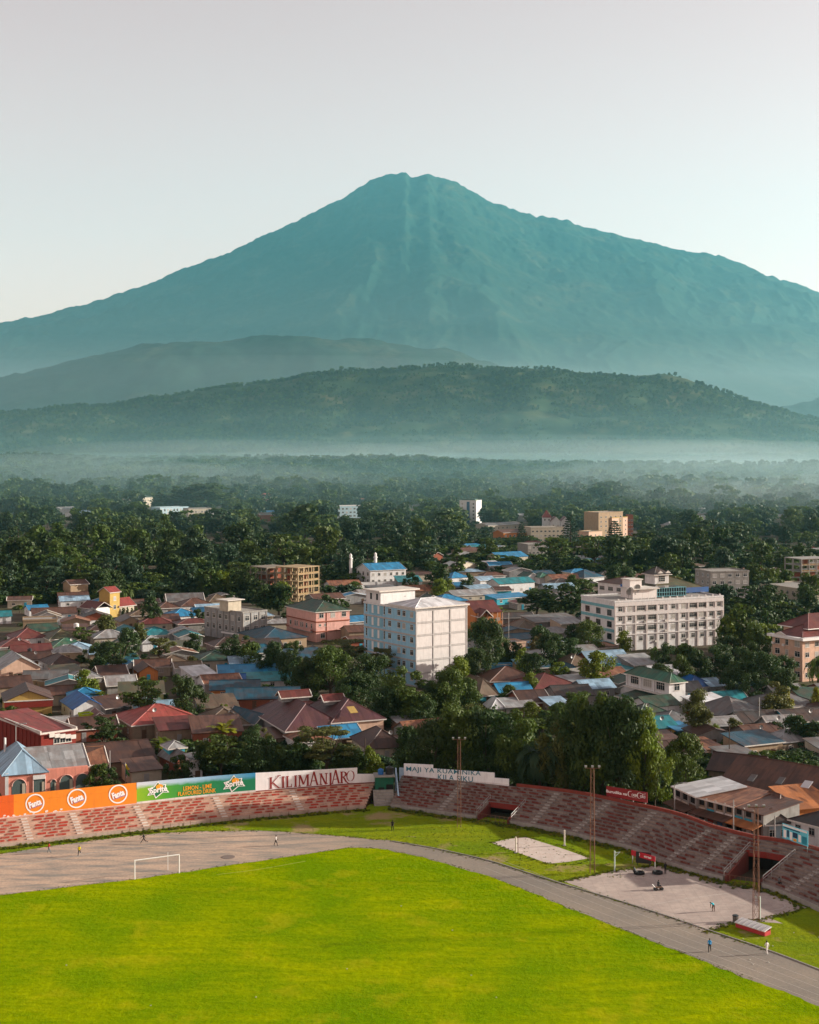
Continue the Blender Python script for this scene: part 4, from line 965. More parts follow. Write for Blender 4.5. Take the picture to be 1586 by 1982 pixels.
def roof(parent, x0, x1, y0, y1, z, rh, kind, col, ov=.45, near=False, trim=True, trimm=None, sheet_w=2.4):
    """roof with slabs, ridge caps and fascia boards; near roofs are laid sheet by sheet"""
    run = dict(gx=(y1 - y0) / 2, gy=(x1 - x0) / 2, shed=(y1 - y0), shedl=(x1 - x0), shedr=(x1 - x0), hip=min(x1 - x0, y1 - y0) / 2)[kind]; drop = ov * rh / run
    S, rid = slopes(x0 - ov, x1 + ov, y0 - ov, y1 + ov, z - drop + .03, rh + drop * (2 if kind.startswith('shed') else 1), kind)
    mt = roofm(col); m = MB(); sheets = []
    for P in S:
        e = (P[1] - P[0]); L_ = e.length; e.normalize(); nrm = (P[1] - P[0]).cross(P[2] - P[0]).normalized()
        if nrm.z < 0: nrm = -nrm
        gdir = nrm.cross(e); gdir = gdir if gdir.z > 0 else -gdir
        uv = [((p - P[0]).dot(e), (p - P[0]).dot(gdir)) for p in P]; off = rng.uniform(0, 50)
        m.prism([p - nrm * (.05 if near else 0) for p in P], -nrm * .09, [(a + off, b) for a, b in uv])
        if near:
            n = max(1, round(L_ / sheet_w)); u0 = min(a for a, b in uv); u1 = max(a for a, b in uv)
            for i in range(n):
                q_ = clip(uv, u0 + (u1 - u0) * i / n + .02, u0 + (u1 - u0) * (i + 1) / n + .05)
                if len(q_) < 3: continue
                lift = rng.uniform(-.012, .03); sheets.append(([P[0] + e * a + gdir * b + nrm * lift for a, b in q_], -nrm * .045, [(a + off, b) for a, b in q_]))
    o = m.build('roof', mt, parent)
    for q_, ex, uv in sheets: MB().prism(q_, ex, uv).build('roof_sheet', mt, o)
    cap = MB()
    for a, b in rid: cap.bar(a + Z3 * .03, b + Z3 * .03, .11, n=4)
    if rid: cap.build('ridge_cap', mt, o)
    if trim:
        f = MB(); tm = trimm or M_TRIM
        for P in S:
            a, b = P[0], P[1]; t = (b - a).normalized(); n_ = Vector((t.y, -t.x, 0)); 
            f.prism([a + n_ * .02 + Z3 * .04, b + n_ * .02 + Z3 * .04, b + n_ * .02 - Z3 * .2, a + n_ * .02 - Z3 * .2], n_ * .05)
        if kind in ('gx', 'gy'):
            for P in S:
                for a, b in ((P[0], P[3]), (P[1], P[2])): f.bar(a + Z3 * .0, b + Z3 * .0, .12)
        f.build('fascia', tm, o)
    return o
NAMES_R = dict(rust='rusty brown', brown='brown', dbrown='dark brown', maroon='maroon', red='red', lred='light red', green='green', dgreen='dark green', olive='olive', teal='teal', dteal='dark teal', blue='sky blue', bblue='bright blue',
               lblue='pale blue', grey='grey', lgrey='light grey', white='white', thatch='tan brown', orange='orange', purple='purple brown', dark='blackish')
NAMES_W = dict(white='white', cream='cream', peach='peach', pink='pink', tan='tan', grey='grey', conc='grey', orange='orange', yellow='yellow', red='red', turq='turquoise', brick='brick', olivew='olive', salmon='salmon', stone='stone', bluegrey='blue-grey', lime='lime', dkred='dark red', bluew='blue')
NAMES_K = dict(gx='ridged', gy='gabled', hip='hipped', shed='lean-to', shedl='lean-to', shedr='lean-to', flat='flat')
AUTO = []; FOOT = []
def blocked(x, y, r): return any((x - a) ** 2 + (y - b) ** 2 < (r + c_) ** 2 for a, b, c_ in FOOT)
def house(x1, y1, x2, y2, dep, h_, kind, rh, rc, wc, label=None, cat='house', fw=None, lw=None, rw=None, name='house', near=None, trim=None, frame=None, plinth=True, group=None, auto=True, walls=True, cell=None, base=0.0):
    """front eave runs from (x1,y1) to (x2,y2) in the photo at height h_; local x along the front, y into depth"""
    A, B = gp(x1, y1, h_ + base), gp(x2, y2, h_ + base); A.z = B.z = base; u = B - A; W_ = u.length
    e = empty(name, A); e.rotation_euler = (0, 0, math.atan2(u.y, u.x)); d0 = A.y
    near = (d0 < 345) if near is None else near
    wm = wallm(wc); m = MB()
    if kind in ('gx', 'gy'):
        if kind == 'gy': prof = [(0, 0), (W_, 0), (W_, h_), (W_ / 2, h_ + rh - .06), (0, h_)]; m.prism([(x, 0, z) for x, z in prof], (0, dep, 0))
        else: prof = [(0, 0), (dep, 0), (dep, h_), (dep / 2, h_ + rh - .06), (0, h_)]; m.prism([(0, y, z) for y, z in prof], (W_, 0, 0))
    elif kind == 'shed': m.prism([(0, 0, 0), (0, dep, 0), (0, dep, h_ + rh - .1), (0, 0, h_)], (W_, 0, 0))
    elif kind == 'shedl': m.prism([(0, 0, 0), (W_, 0, 0), (W_, 0, h_ + rh - .1), (0, 0, h_)], (0, dep, 0))
    elif kind == 'shedr': m.prism([(0, 0, 0), (W_, 0, 0), (W_, 0, h_), (0, 0, h_ + rh - .1)], (0, dep, 0))
    else: m.box((W_ / 2, dep / 2, h_ / 2), (W_, dep, h_))
    if walls: m.build('wall', wm, e)
    if kind == 'flat':
        p = MB()
        for (cx_, cy_, sx_, sy_) in ((W_ / 2, -.06, W_ + .24, .22), (W_ / 2, dep + .06, W_ + .24, .22), (-.06, dep / 2, .22, dep - .1), (W_ + .06, dep / 2, .22, dep - .1)): p.box((cx_, cy_, h_ + .22), (sx_, sy_, .5))
        p.build('parapet', wallm(rc) if rc in WC else M_CONC, e); MB().box((W_ / 2, dep / 2, h_ + .03), (W_ - .02, dep - .02, .06)).build('roof', M_CONC, e)
    elif kind: roof(e, 0, W_, 0, dep, h_, rh, kind, rc, near=near, trim=(rng.random() < .5) if trim is None else trim)
    def grid(spec, face, length):
        cols, rows, ww, wh, z0, dz = spec[:6]; kw = spec[6] if len(spec) > 6 else {}
        for r_ in range(rows):
            for c_ in range(cols): window(e, length * (c_ + .5) / cols, z0 + dz * r_ + wh / 2, ww, wh, face, dep, W_, frame, **kw)
    for spec, face, L_ in ((fw, 'f', W_), (lw, 'l', dep), (rw, 'r', dep)):
        if spec: grid(spec, face, L_)
    if fw is None and d0 < 620 and kind != 'flat':
        n = max(1, int(W_ / 4.2)); dn = rng.randrange(n)
        for i in range(n):
            x = W_ * (i + .5) / n
            if i == dn: door(e, x, 'f', dep, W_, rng.choice([M_WOOD, M_TURQ, M_STEEL, M_WOOD]))
            else: window(e, x, 1.55, 1.2, 1.1, 'f', dep, W_)
        for face in ('l', 'r'):
            k = max(1, int(dep / 6))
            for i in range(k): window(e, dep * (i + .5) / k, 1.55, 1.1, 1.0, face, dep, W_)
    if d0 < 430 and kind in ('gx', 'hip', 'gy') and rng.random() < .28 and auto:
        dm = MB(); zz = h_ + rh * .5
        for i in range(10):
            t0, t1 = .6283 * i, .6283 * (i + 1); dm.poly([(0, -.12, .75), (.5 * math.cos(t0), -.32, .75 + .5 * math.sin(t0)), (.5 * math.cos(t1), -.32, .75 + .5 * math.sin(t1))])
        dm.bar((0, -.1, -.6), (0, -.12, .75), .04); dm.build('satellite_dish', M_STEEL, e, (W_ * rng.uniform(.25, .75), dep * .3, zz))
    c_ = A + u * .5 + Vector((-u.y, u.x, 0)).normalized() * dep / 2; FOOT.append((c_.x, c_.y, max(W_, dep) * .5))
    e['px'], e['py'] = pix((c_.x, c_.y, base + h_)); e['W'] = W_; e['D'] = dep; e['H'] = h_
    tag(e, label, cat, group)
    if not label and auto: AUTO.append((e, '%s house with %s %s roof' % (NAMES_W[wc], NAMES_R.get(rc, NAMES_W.get(rc, 'plain')), NAMES_K[kind])))
    return e
def bx(e, name, c, s, mat, rz=0, parent=None): return MB().box(c, s, rz).build(name, mat, parent or e)
def water_tank(p, r_, h_, mat, label, leg=0):
    e = empty('water_tank', p); m = MB(); n = 14
    prof = [(0, 0), (r_, .02), (r_, h_ * .28), (r_ * .96, h_ * .3), (r_, h_ * .32), (r_, h_ * .6), (r_ * .96, h_ * .62), (r_, h_ * .64), (r_, h_ * .86), (r_ * .4, h_), (0, h_)]
    for (a, za), (b, zb) in zip(prof[:-1], prof[1:]):
        for i in range(n):
            t0, t1 = 6.2832 * i / n, 6.2832 * (i + 1) / n; q_ = [(a * math.cos(t0), a * math.sin(t0), za + leg), (a * math.cos(t1), a * math.sin(t1), za + leg), (b * math.cos(t1), b * math.sin(t1), zb + leg), (b * math.cos(t0), b * math.sin(t0), zb + leg)]
            q_ = [v for j, v in enumerate(q_) if v not in q_[:j]]
            if len(q_) > 2: m.poly(q_)
    m.build('tank', mat, e, smooth=False); MB().box((0, 0, h_ + leg + .03), (r_ * .5, r_ * .5, .1)).build('lid', mat, e)
    if leg: bx(e, 'stand', (0, 0, leg / 2), (r_ * 1.8, r_ * 1.8, leg), M_CONC)
    tag(e, label, 'water tank'); return e
def wall_line(x1, y1, x2, y2, h_, mat, label, t=.25, name='compound_wall'):
    A, B = gp(x1, y1, h_), gp(x2, y2, h_); A.z = B.z = 0; u = B - A; e = empty(name, A); e.rotation_euler = (0, 0, math.atan2(u.y, u.x)); L_ = u.length
    bx(e, 'wall', (L_ / 2, 0, h_ / 2), (L_, t, h_), mat); bx(e, 'coping', (L_ / 2, 0, h_ + .04), (L_ + .1, t + .12, .08), M_CONC)
    n = max(1, int(L_ / 6))
    for i in range(n + 1): bx(e, 'pier', (L_ * i / n, -.06, h_ / 2 + .05), (.4, t + .24, h_ + .1), mat)
    tag(e, label, 'wall'); return e
# ---------- landmark buildings
W1 = dict(nv=1, nh=1)
# white six-storey block
b = house(805, 1183, 904, 1175, 25, 20.2, 'flat', 0, 'white', 'white', 'tall white six-storey block with blank panelled face and blue-shaded window side', 'building', name='apartment_block', fw=(0, 0, 1, 1, 0, 0))
W_, D_ = b['W'], b['D']; M_PANEL = wall_mat('panel_white', (.56, .535, .515), .3); M_BAND = wall_mat('band_grey', (.40, .385, .37), .4)
for i in range(6):
    for j in range(3): bx(b, 'wall_panel', (W_ * (j + .5) / 3, -.05, 1.9 + 3.35 * i), (W_ / 3 - .55, .1, 2.75), M_PANEL)
for i in range(7): bx(b, 'floor_band', (W_ / 2, -.085, .27 + 3.35 * i), (W_ + .12, .17, .45), M_BAND)
for j in range(4): bx(b, 'pilaster', (W_ * j / 3 * .985 + .1, -.11, 10), (.34, .22, 20), M_BAND)
M_BLUEP = wall_mat('pale_blue_paint', (.20, .40, .50), .3); bx(b, 'blue_shade_face', (-.002, D_ / 2, 10.1), (.004, D_ - .1, 20.1), wall_mat('blue_side_shade', (.26, .48, .62), .35))  # side face: blue skylight shade put into the wall colour
for i in range(6):
    z0 = .75 + 3.35 * i
    for y in (1.8, 5.4, 7.8, 12.2): window(b, y, z0 + 1.6, 1.45, 1.5, 'l', D_, W_, nv=1, nh=1)
    window(b, 14.8, z0 + 1.55, .7, 2.3, 'l', D_, W_, nv=0, nh=2); window(b, 23.6, z0 + 1.55, .7, 2.2, 'l', D_, W_, nv=0, nh=2)
    bx(b, 'balcony_panel', (-.07, 19.0, z0 + 1.45), (.1, 6.4, 2.7), M_BLUEP)
    for y in (17.5, 20.4): bx(b, 'balcony_pillar', (-.11, y, z0 + 1.45), (.12, .9, 2.2), M_WHITE)
    bx(b, 'floor_band', (-.09, D_ / 2, .27 + 3.35 * i), (.18, D_ - .2, .4), M_BAND)
MB().prism([(-.6, -.6, 20.75), (W_ + .6, -.6, 20.75), (W_ + .6, 12.2, 20.75), (-.6, 12.2, 20.75)], (0, 0, .35)).build('roof_slab', M_TRIM, b)
roof(b, 0, W_, 0, 11.6, 21.25, 1.5, 'hip', 'white', ov=.5, near=False, trim=False)
ph = bx(b, 'stair_tower', (W_ * .35, 20.5, 22.2), (W_ * .68, 7.2, 3.4), wall_mat('tower_white', (.62, .62, .61), .3)); bx(b, 'tower_slab', (W_ * .36, 20.4, 24.05), (W_ * .8, 8.4, .4), M_TRIM)
for y in (18.6, 21.6): bx(b, 'tower_window', (W_ * .35 - W_ * .34 - .04, y, 22.4), (.08, .8, 1.7), M_GLASS)
window(b, 0, 0, .1, .1, 'f', D_, W_).location = (W_ * .5, 16.85, 22.3)
b['px'], b['py'] = 810, 1240
water_tank(b.matrix_basis @ Vector((W_ * .85, 14, 20.6)), .75, 1.6, M_BLACK, 'black water tank on the roof of the white six-storey block')
# long white hotel with the blue-roofed penthouse
b = house(1190, 1166, 1400, 1155, 20, 15.3, 'flat', 0, 'white', 'white', 'long white four-storey hotel with rows of windows right of centre', 'hotel', name='hotel', fw=(0, 0, 1, 1, 0, 0))
W_, D_ = b['W'], b['D']; M_HOT = wall_mat('hotel_cream', (.50, .45, .42), .3); M_HBAND = wall_mat('hotel_band', (.56, .53, .51), .3)
cols = [.05, .135, .235, .335, .425, .53, .625, .715, .80, .885, .96]
for i, z in enumerate((3.0, 6.3, 9.5, 12.5)):
    bx(b, 'floor_band', (W_ / 2, -.16, z + 2.0), (W_ + .1, .32, 1.05 if i > 1 else .35), M_HBAND)
    for j, c_ in enumerate(cols):
        wide = j in (2, 3, 7, 8) and i > 0
        window(b, W_ * c_, z + .55, 3.0 if wide else 1.5, 1.5, 'f', D_, W_, nv=3 if wide else 1, nh=1)
for c_ in [0.003] + [(a + q_) / 2 for a, q_ in zip(cols[:-1], cols[1:])] + [.997]: bx(b, 'pilaster', (W_ * c_, -.13, 7.4), (.5, .26, 14.8), M_HOT)
for z in (4.4, 8.2, 11.8):
    for y in (3, 9.5, 16): bx(b, 'side_opening', (-.03, y, z), (.06, 2.6, 1.9), M_GLASS)
M_TEALP = wall_mat('teal_side_paint', (.16, .36, .40), .4)
for z in (2.2, 6.3, 10.1, 13.6): bx(b, 'side_band', (-.08, D_ / 2, z), (.16, D_ - .3, .9), M_TEALP)
for i in range(15): bx(b, 'parapet_post', (W_ * (i + .5) / 15, -.05, 16.05), (.5, .3, .55), M_HBAND)
pw = wall_mat('penthouse_white', (.64, .61, .58), .3)
bx(b, 'penthouse', (W_ * .36, 9, 16.9), (W_ * .22, 7, 3.0), pw); bx(b, 'penthouse_slab', (W_ * .36, 8.6, 18.5), (W_ * .24, 8.4, .3), M_TRIM); bx(b, 'lift_tower', (W_ * .33, 11, 19.8), (4.4, 4.5, 2.6), pw); bx(b, 'lift_slab', (W_ * .33, 11, 21.2), (5.2, 5.2, .3), M_TRIM)
gl = bx(b, 'glazed_terrace', (W_ * .60, 9, 17.0), (W_ * .30, 6.5, 2.9), M_GLASS)
for i in range(14): bx(b, 'mullion', (W_ * (.455 + .29 * i / 13), 5.68, 17.0), (.12, .12, 2.9), M_TEALP)
for z in (15.8, 17.0, 18.4): bx(b, 'transom', (W_ * .60, 5.62, z), (W_ * .30, .1, .14), M_TEALP)
for (x, y, z) in ((W_ * .235, 7, 16.6), (W_ * .275, 5.5, 17.6)):                         # two satellite dishes on the roof
    m = MB(); n = 14
    for r0, r1, h0, h1 in ((0, .6, .0, .12), (.6, 1.35, .12, .5)):
        for i in range(n):
            t0, t1 = 6.2832 * i / n, 6.2832 * (i + 1) / n
            f_ = lambda r_, h_, t: Vector((r_ * math.cos(t), -h_ - r_ * math.sin(t) * .35 - .2, r_ * math.sin(t) + 1.2))
            q_ = [f_(r0, h0, t0), f_(r0, h0, t1), f_(r1, h1, t1), f_(r1, h1, t0)]; m.poly(q_ if r0 else q_[1:])
    m.bar((0, 0, -.9), (0, -.1, 1.2), .09); m.build('satellite_dish', M_STEEL, b, (x, y, z))
for i in range(9): bx(b, 'air_conditioner', (W_ * rng.choice(cols) + 1.3, -.3, rng.choice((2.4, 5.6, 8.8))), (.8, .4, .55), M_TRIM)
b['px'], b['py'] = 1290, 1205
r = house(1268, 1141, 1364, 1136, 18, 17.2, 'hip', 3.4, 'olive', 'white', 'cupola-topped block with blue eaves band behind the long white hotel', 'building', name='hotel_wing', fw=(7, 1, 1.6, 1.5, 14.6, 0), trim=False)
W_, D_ = r['W'], r['D']; M_BLB = roofm('bblue')
for (c_, s_) in (((W_ / 2, -.75, 16.5), (W_ + 2.0, .3, 1.7)), ((-.75, D_ / 2, 16.5), (.3, D_ + 1.2, 1.7))): bx(r, 'blue_eaves', c_, s_, M_BLB)
cu = bx(r, 'cupola', (W_ * .27, 6.5, 20.2), (5.6, 5.6, 3.6), wallm('white')); roof(r, W_ * .27 - 3, W_ * .27 + 3, 3.5, 9.5, 22.0, 2.0, 'hip', 'dark', ov=.6, near=False)
window(r, W_ * .27, 20.2, 2.6, 2.0, 'f', D_, W_, nv=2, nh=2).location = (W_ * .27, 3.68, 20.2)
for x in (W_ * .27 - 1.2, W_ * .27 + 1.9): MB().prism([(x - 1.1, 2.7, 22.1), (x + 1.1, 2.7, 22.1), (x, 2.7, 22.95)], (0, .3, 0)).build('cupola_gablet', M_TRIM, r)
house(1207, 1131, 1262, 1127, 13, 16.6, 'hip', 1.8, 'brown', 'white', 'white brown-roofed block at the back left corner of the hotel', 'building', name='hotel_wing', fw=(3, 1, 1.4, 1.4, 14, 0), lw=(3, 2, 2.6, 1.5, 10.6, 3.2, dict(nv=3)))
# pink three-storey house
b = house(612, 1184, 677, 1179.5, 21, 10.0, 'hip', 2.6, 'dgreen', 'pink', 'pink three-storey house with green hipped roof left of the white block', 'building', name='guest_house', fw=(0, 0, 1, 1, 0, 0), trim=True)
W_, D_ = b['W'], b['D']
for x in (.16, .5, .83): window(b, W_ * x, 8.6, 1.7, 1.6, 'f', D_, W_)
for x in (.12, .28): window(b, W_ * x, 5.5, .9, .8, 'f', D_, W_)
window(b, W_ * .2, 2.0, 1.7, 1.6, 'f', D_, W_)
for z in (3.4, 6.6): bx(b, 'floor_band', (W_ / 2, -.15, z), (W_ + .3, .3, .3), wallm('brick')); bx(b, 'side_band', (-.15, D_ / 2, z), (.3, D_, .3), wallm('brick'))
for y, ww in ((3, .8), (6.5, 1.2), (9.2, .8), (10.5, .8), (13.2, .8), (14.6, .8), (18, 1.2)): window(b, y, 4.9, ww, 1.6, 'l', D_, W_, nv=0)
bx(b, 'downpipe', (W_ * .31, -.08, 5), (.16, .16, 9.6), wallm('brick')); bx(b, 'balcony', (-.7, 9, 3.2), (1.1, 15, .2), M_CONC); bx(b, 'balcony_rail', (-1.2, 9, 3.8), (.08, 15, .9), wallm('pink'))
b['px'], b['py'] = 640, 1210
# concrete three-storey building
b = house(470, 1187, 517, 1182.5, 22, 9.4, 'flat', 0, 'conc', 'grey', 'weathered pale three-storey concrete building with rooftop hut', 'building', name='office_building', fw=(0, 0, 1, 1, 0, 0))
W_, D_ = b['W'], b['D']
for x in (.18, .53, .84): window(b, W_ * x, 7.6, 1.7, 1.7, 'f', D_, W_); window(b, W_ * x, 3.9, 1.9, 1.9, 'f', D_, W_, nv=2)
for i in range(6): window(b, 2 + 3.6 * i, 7.4, 1.6, 1.6, 'l', D_, W_); window(b, 2 + 3.6 * i, 3.9, 1.4, 1.7, 'l', D_, W_); bx(b, 'pilaster', (-.1, .2 + 3.6 * i, 4.7), (.2, .35, 9.2), M_CONC)
for x in (.02, .35, .69, .98): bx(b, 'pilaster', (W_ * x, -.1, 4.7), (.35, .2, 9.2), M_CONC)
hut = bx(b, 'rooftop_hut', (W_ * .15, 9, 11.2), (5.2, 5, 3.6), wallm('cream')); bx(b, 'hut_roof', (W_ * .15, 8.9, 13.15), (7, 6.6, .25), M_TRIM)
bx(b, 'ground_fascia', (-.3, 6, 2.2), (.5, 11, .5), M_WHITE); b['px'], b['py'] = 460, 1200
# unfinished concrete frame
def frame_building(x1, y1, x2, y2, dep, h_, nst, nx, ny, label, mat, name='unfinished_building'):
    A, B = gp(x1, y1, h_), gp(x2, y2, h_); A.z = B.z = 0; u = B - A; e = empty(name, A); e.rotation_euler = (0, 0, math.atan2(u.y, u.x)); W_ = u.length
    for k in range(nst + 1): bx(e, 'floor_slab', (W_ / 2, dep / 2, h_ * k / nst - .1 + .2), (W_ + .5, dep + .5, .32), mat)
    for i in range(nx + 1):
        for j in range(ny + 1): bx(e, 'column', (W_ * i / nx, dep * j / ny, h_ / 2), (.42, .42, h_), mat)
    for k in range(nst):
        for i in range(nx):
            if rng.random() < .45: bx(e, 'infill_wall', (W_ * (i + .5) / nx, dep * .5, h_ * (k + .42) / nst), (W_ / nx - .6, .2, h_ / nst * .7), wallm('brick'))
            if rng.random() < .6: bx(e, 'edge_board', (W_ * (i + .5) / nx, -.1, h_ * k / nst + .55), (W_ / nx - .5, .1, .5), plain('scaffold_board', (.30, .2, .09), .8))
    for i in range(nx * 2 + 1): MB().bar((W_ * i / nx / 2, -1.3, 0), (W_ * i / nx / 2, -1.3, h_ * .98), .06).build('scaffold_pole', plain('scaffold_wood', (.22, .16, .09), .8), e)
    for k in range(nst + 1): MB().bar((0, -1.3, h_ * k / nst + .1), (W_, -1.3, h_ * k / nst + .1), .06).build('scaffold_ledger', MATS['scaffold_wood'], e)
    c_ = A + u * .5; FOOT.append((c_.x, c_.y + dep / 2, max(W_, dep) * .55)); tag(e, label, 'building'); e['px'], e['py'] = pix(c_)[0], pix(c_)[1] - h_ * F / c_.y / 2; return e
M_RAW = wall_mat('raw_concrete', (.36, .27, .16), .5)
frame_building(577, 1100, 617, 1096, 12, 14.0, 5, 4, 3, 'bare unfinished concrete frame with scaffolding, five floors, sunlit', M_RAW)
frame_building(517, 1100, 562, 1097, 12, 13.2, 5, 3, 3, 'shaded half of the unfinished concrete frame among trees', wall_mat('raw_concrete_shade', (.23, .20, .16), .6))  # darker copy of the concrete, shade put into its colour
# salmon building with arches behind the advertising wall
b = house(10, 1497, 171, 1483, 15, 5.0, None, 0, 'lblue', 'salmon', 'salmon pink building with arched openings behind the orange wall', 'building', name='arcade_building', fw=(0, 0, 1, 1, 0, 0))
W_, D_ = b['W'], b['D']
roof(b, -.2, W_ * .49, 0, D_, 5.0, 3.2, 'hip', 'lblue', near=True, trim=False); roof(b, W_ * .30, W_, 1.0, D_, 4.98, 2.6, 'gx', 'lgrey', near=True, trim=True)
def arch(e, xc, w_, zt, zb=.3, arched=True, name='arched_opening', shut=True):
    P = [(xc - w_ / 2, -.03, zb), (xc + w_ / 2, -.03, zb)]
    if arched: P += [(xc + w_ / 2 * math.cos(R(a)), -.03, zt - w_ / 2 + w_ / 2 * math.sin(R(a))) for a in range(0, 181, 15)]
    else: P += [(xc + w_ / 2, -.03, zt), (xc - w_ / 2, -.03, zt)]
    o = MB().prism(P, (0, .06, 0)).build(name, plain('shutter_green', (.07, .10, .095), .6) if shut else M_DARK, e)
    q_ = MB(); pts = P[2:] if arched else [P[1], P[2], P[3], P[0]]
    for a, c_ in zip(pts[:-1], pts[1:]): q_.bar((a[0], -.08, a[2]), (c_[0], -.08, c_[2]), .09)
    q_.build('arch_rim', wallm('pink'), o); bx(e, 'jamb', (xc + w_ * .33, -.09, zb + (zt - zb) * .4), (w_ * .22, .07, (zt - zb) * .7), wallm('cream'), parent=o)
    return o
for f, w_, ar in ((.165, 2.5, True), (.405, 2.2, False), (.575, 1.0, True), (.735, 2.5, True), (.93, 2.4, True)): arch(b, W_ * f, w_, 3.8 if w_ > 1.5 else 3.2, arched=ar)
bx(b, 'shop_sign', (W_ * .405, -.2, 3.85), (2.2, .15, .75), M_WHITE)
bx(b, 'left_pier', (.3, -.1, 2.5), (.6, .2, 5), wallm('white')); MB().bar((W_ * .10, 12, 5), (W_ * .10, 12, 9.0), .22, n=8).build('chimney_pipe', M_WHITE, b)
b['px'], b['py'] = 90, 1505
# dark red parapet building
b = house(80, 1422, 147, 1413, 24, 6.2, 'shed', .9, 'red', 'dkred', 'dark red parapet building with white coping near the left edge', 'building', name='workshop', fw=(0, 0, 1, 1, 0, 0), trim=False)
W_, D_ = b['W'], b['D']
for (c_, s_) in (((W_ / 2, -.12, 6.3), (W_ + .6, .3, .5)), ((-.12, D_ / 2, 6.55), (.3, D_ + .3, .7)), ((W_ + .12, D_ / 2, 6.55), (.3, D_ + .3, .7))): bx(b, 'coping', c_, s_, M_TRIM)
for i in range(5): bx(b, 'stepped_coping', (W_ * (.28 + .155 * i), -.42, 5.9 - .22 * i), (W_ * .15, .3, .8), M_TRIM)
for x in (.45, .62, .78): window(b, W_ * x, 4.7, 1.4, 1.4, 'f', D_, W_)
for i in range(12): bx(b, 'wall_rib', (-.05, 1 + 2 * i, 3.2), (.1, .25, 6), wallm('dkred'))
b['px'], b['py'] = 100, 1425
# purple-roofed hall
b = house(643, 1397, 743, 1389, 19, 5.0, 'hip', 3.4, 'purple', 'peach', 'big purple-brown roofed hall with two raised roof lanterns', 'hall', name='church_hall', fw=(0, 0, 1, 1, 0, 0), trim=True)
W_, D_ = b['W'], b['D']
roof(b, -10.5, 2.5, -1.0, 24, 4.2, 4.0, 'hip', 'purple', near=True, trim=True); bx(b, 'wing_wall', (-4, 11, 2.1), (12.4, 23, 4.2), wallm('grey'))
for (x0, x1, y0, y1, z, rh) in ((-7.2, -.6, 12.5, 15.8, 8.7, 1.0), (1.2, 5.8, 8.3, 11.2, 8.1, .95)):
    bx(b, 'lantern', ((x0 + x1) / 2, (y0 + y1) / 2, z - .6), (x1 - x0 - .3, y1 - y0 - .5, 1.2), wallm('grey')); roof(b, x0, x1, y0, y1, z, rh, 'gx', 'maroon', ov=.35, near=False)
bx(b, 'roof_patch', (W_ * .42, 3.2, 6.35), (1.7, 2.8, .1), wallm('yellow')).rotation_euler = (math.atan2(3.4, 9.9), 0, 0)
for x in (2, 5, 8): window(b, W_ * x / 10, 1.9, 1.2, 1.4, 'f', D_, W_)
b['px'], b['py'] = 640, 1380
# white two-storey villa
b = house(1297, 1320, 1327, 1317, 17, 7.6, 'hip', 1.6, 'green', 'white', 'white two-storey villa with green hipped roof and wide upper windows', 'villa', name='villa', fw=(0, 0, 1, 1, 0, 0), trim=True)
W_, D_ = b['W'], b['D']
window(b, W_ * .45, 6.2, 1.7, 1.7, 'f', D_, W_)
for y in (3.5, 8.5, 13.5): window(b, y, 6.1, 3.2, 1.9, 'l', D_, W_, nv=3)
for y in (.2, 5.9, 11.1, 16.6): bx(b, 'pillar', (-.12, y, 5.8), (.24, .4, 3.2), M_WHITE)
bx(b, 'balcony_ledge', (-.5, D_ / 2, 4.3), (1.0, D_, .25), M_TRIM); window(b, 4, 2.0, 1.2, 1.8, 'l', D_, W_)
bx(b, 'porch', (-3.2, 8, 1.4), (5.2, 9, 2.8), wallm('white')); roof(b, -6.2, -.3, 3.3, 12.7, 2.9, .9, 'shedl', 'dgreen', near=False)
b['px'], b['py'] = 1285, 1340
# peach four-storey block at the right edge
b = house(1553.6, 1237, 1645, 1229, 11.5, 11.6, 'hip', 3.0, 'maroon', 'peach', 'peach four-storey block with red hipped roof at the right edge', 'building', name='apartment_block', fw=(5, 4, 1.5, 1.4, 1.0, 2.75), lw=None, trim=False)
W_, D_ = b['W'], b['D']
for i in range(4):
    for y, ww in ((1.9, 2.0), (5.9, 1.2), (9.5, 1.9)): window(b, y, 1.8 + 2.75 * i, ww, 1.6, 'l', D_, W_, nv=1)
for (c_, s_) in (((W_ / 2, -.7, 11.6), (W_ + 2.6, 1.6, .7)), ((-.7, D_ / 2, 11.6), (1.6, D_ + 1.2, .7))): bx(b, 'white_eaves', c_, s_, M_WHITE)
MB().prism([(-1.4, 5, 12), (-1.4, 9.6, 12), (-1.4, 7.3, 12.9)], (.6, 0, 0)).build('gablet', M_TRIM, b)
for (y, z) in ((7.0, 9.2), (11.0, 9.4)): bx(b, 'air_conditioner', (-.25, y, z), (.45, .8, .6), M_WHITE)
bx(b, 'rear_block', (W_ * .5 + 5.5, 8.2, 7.2), (W_, 9.4, 14.4), wallm('peach')); roof(b, 5.5, W_ + 5.5, 3.5, 12.9, 14.4, 2.6, 'hip', 'maroon', ov=1.2, near=False, trim=True, trimm=M_WHITE)
b['px'], b['py'] = 1530, 1275
house(1552, 1142, 1625, 1139, 30, 7.0, 'flat', 0, 'cream', 'cream', 'cream two-storey building with stepped roof above the right-edge peach block', 'building', name='office_building', fw=(4, 2, 1.8, 1.6, 1.2, 3.3), lw=(8, 2, 1.5, 1.5, 1.2, 3.3))
house(1376, 1108, 1450, 1106, 13, 14.4, 'flat', 0, 'conc', 'conc', 'grey five-storey block behind the right end of the hotel', 'building', name='apartment_block', fw=(5, 5, 1.7, 1.4, 1.2, 2.8), lw=(3, 5, 1.2, 1.3, 1.2, 2.8), frame=wallm('white'))
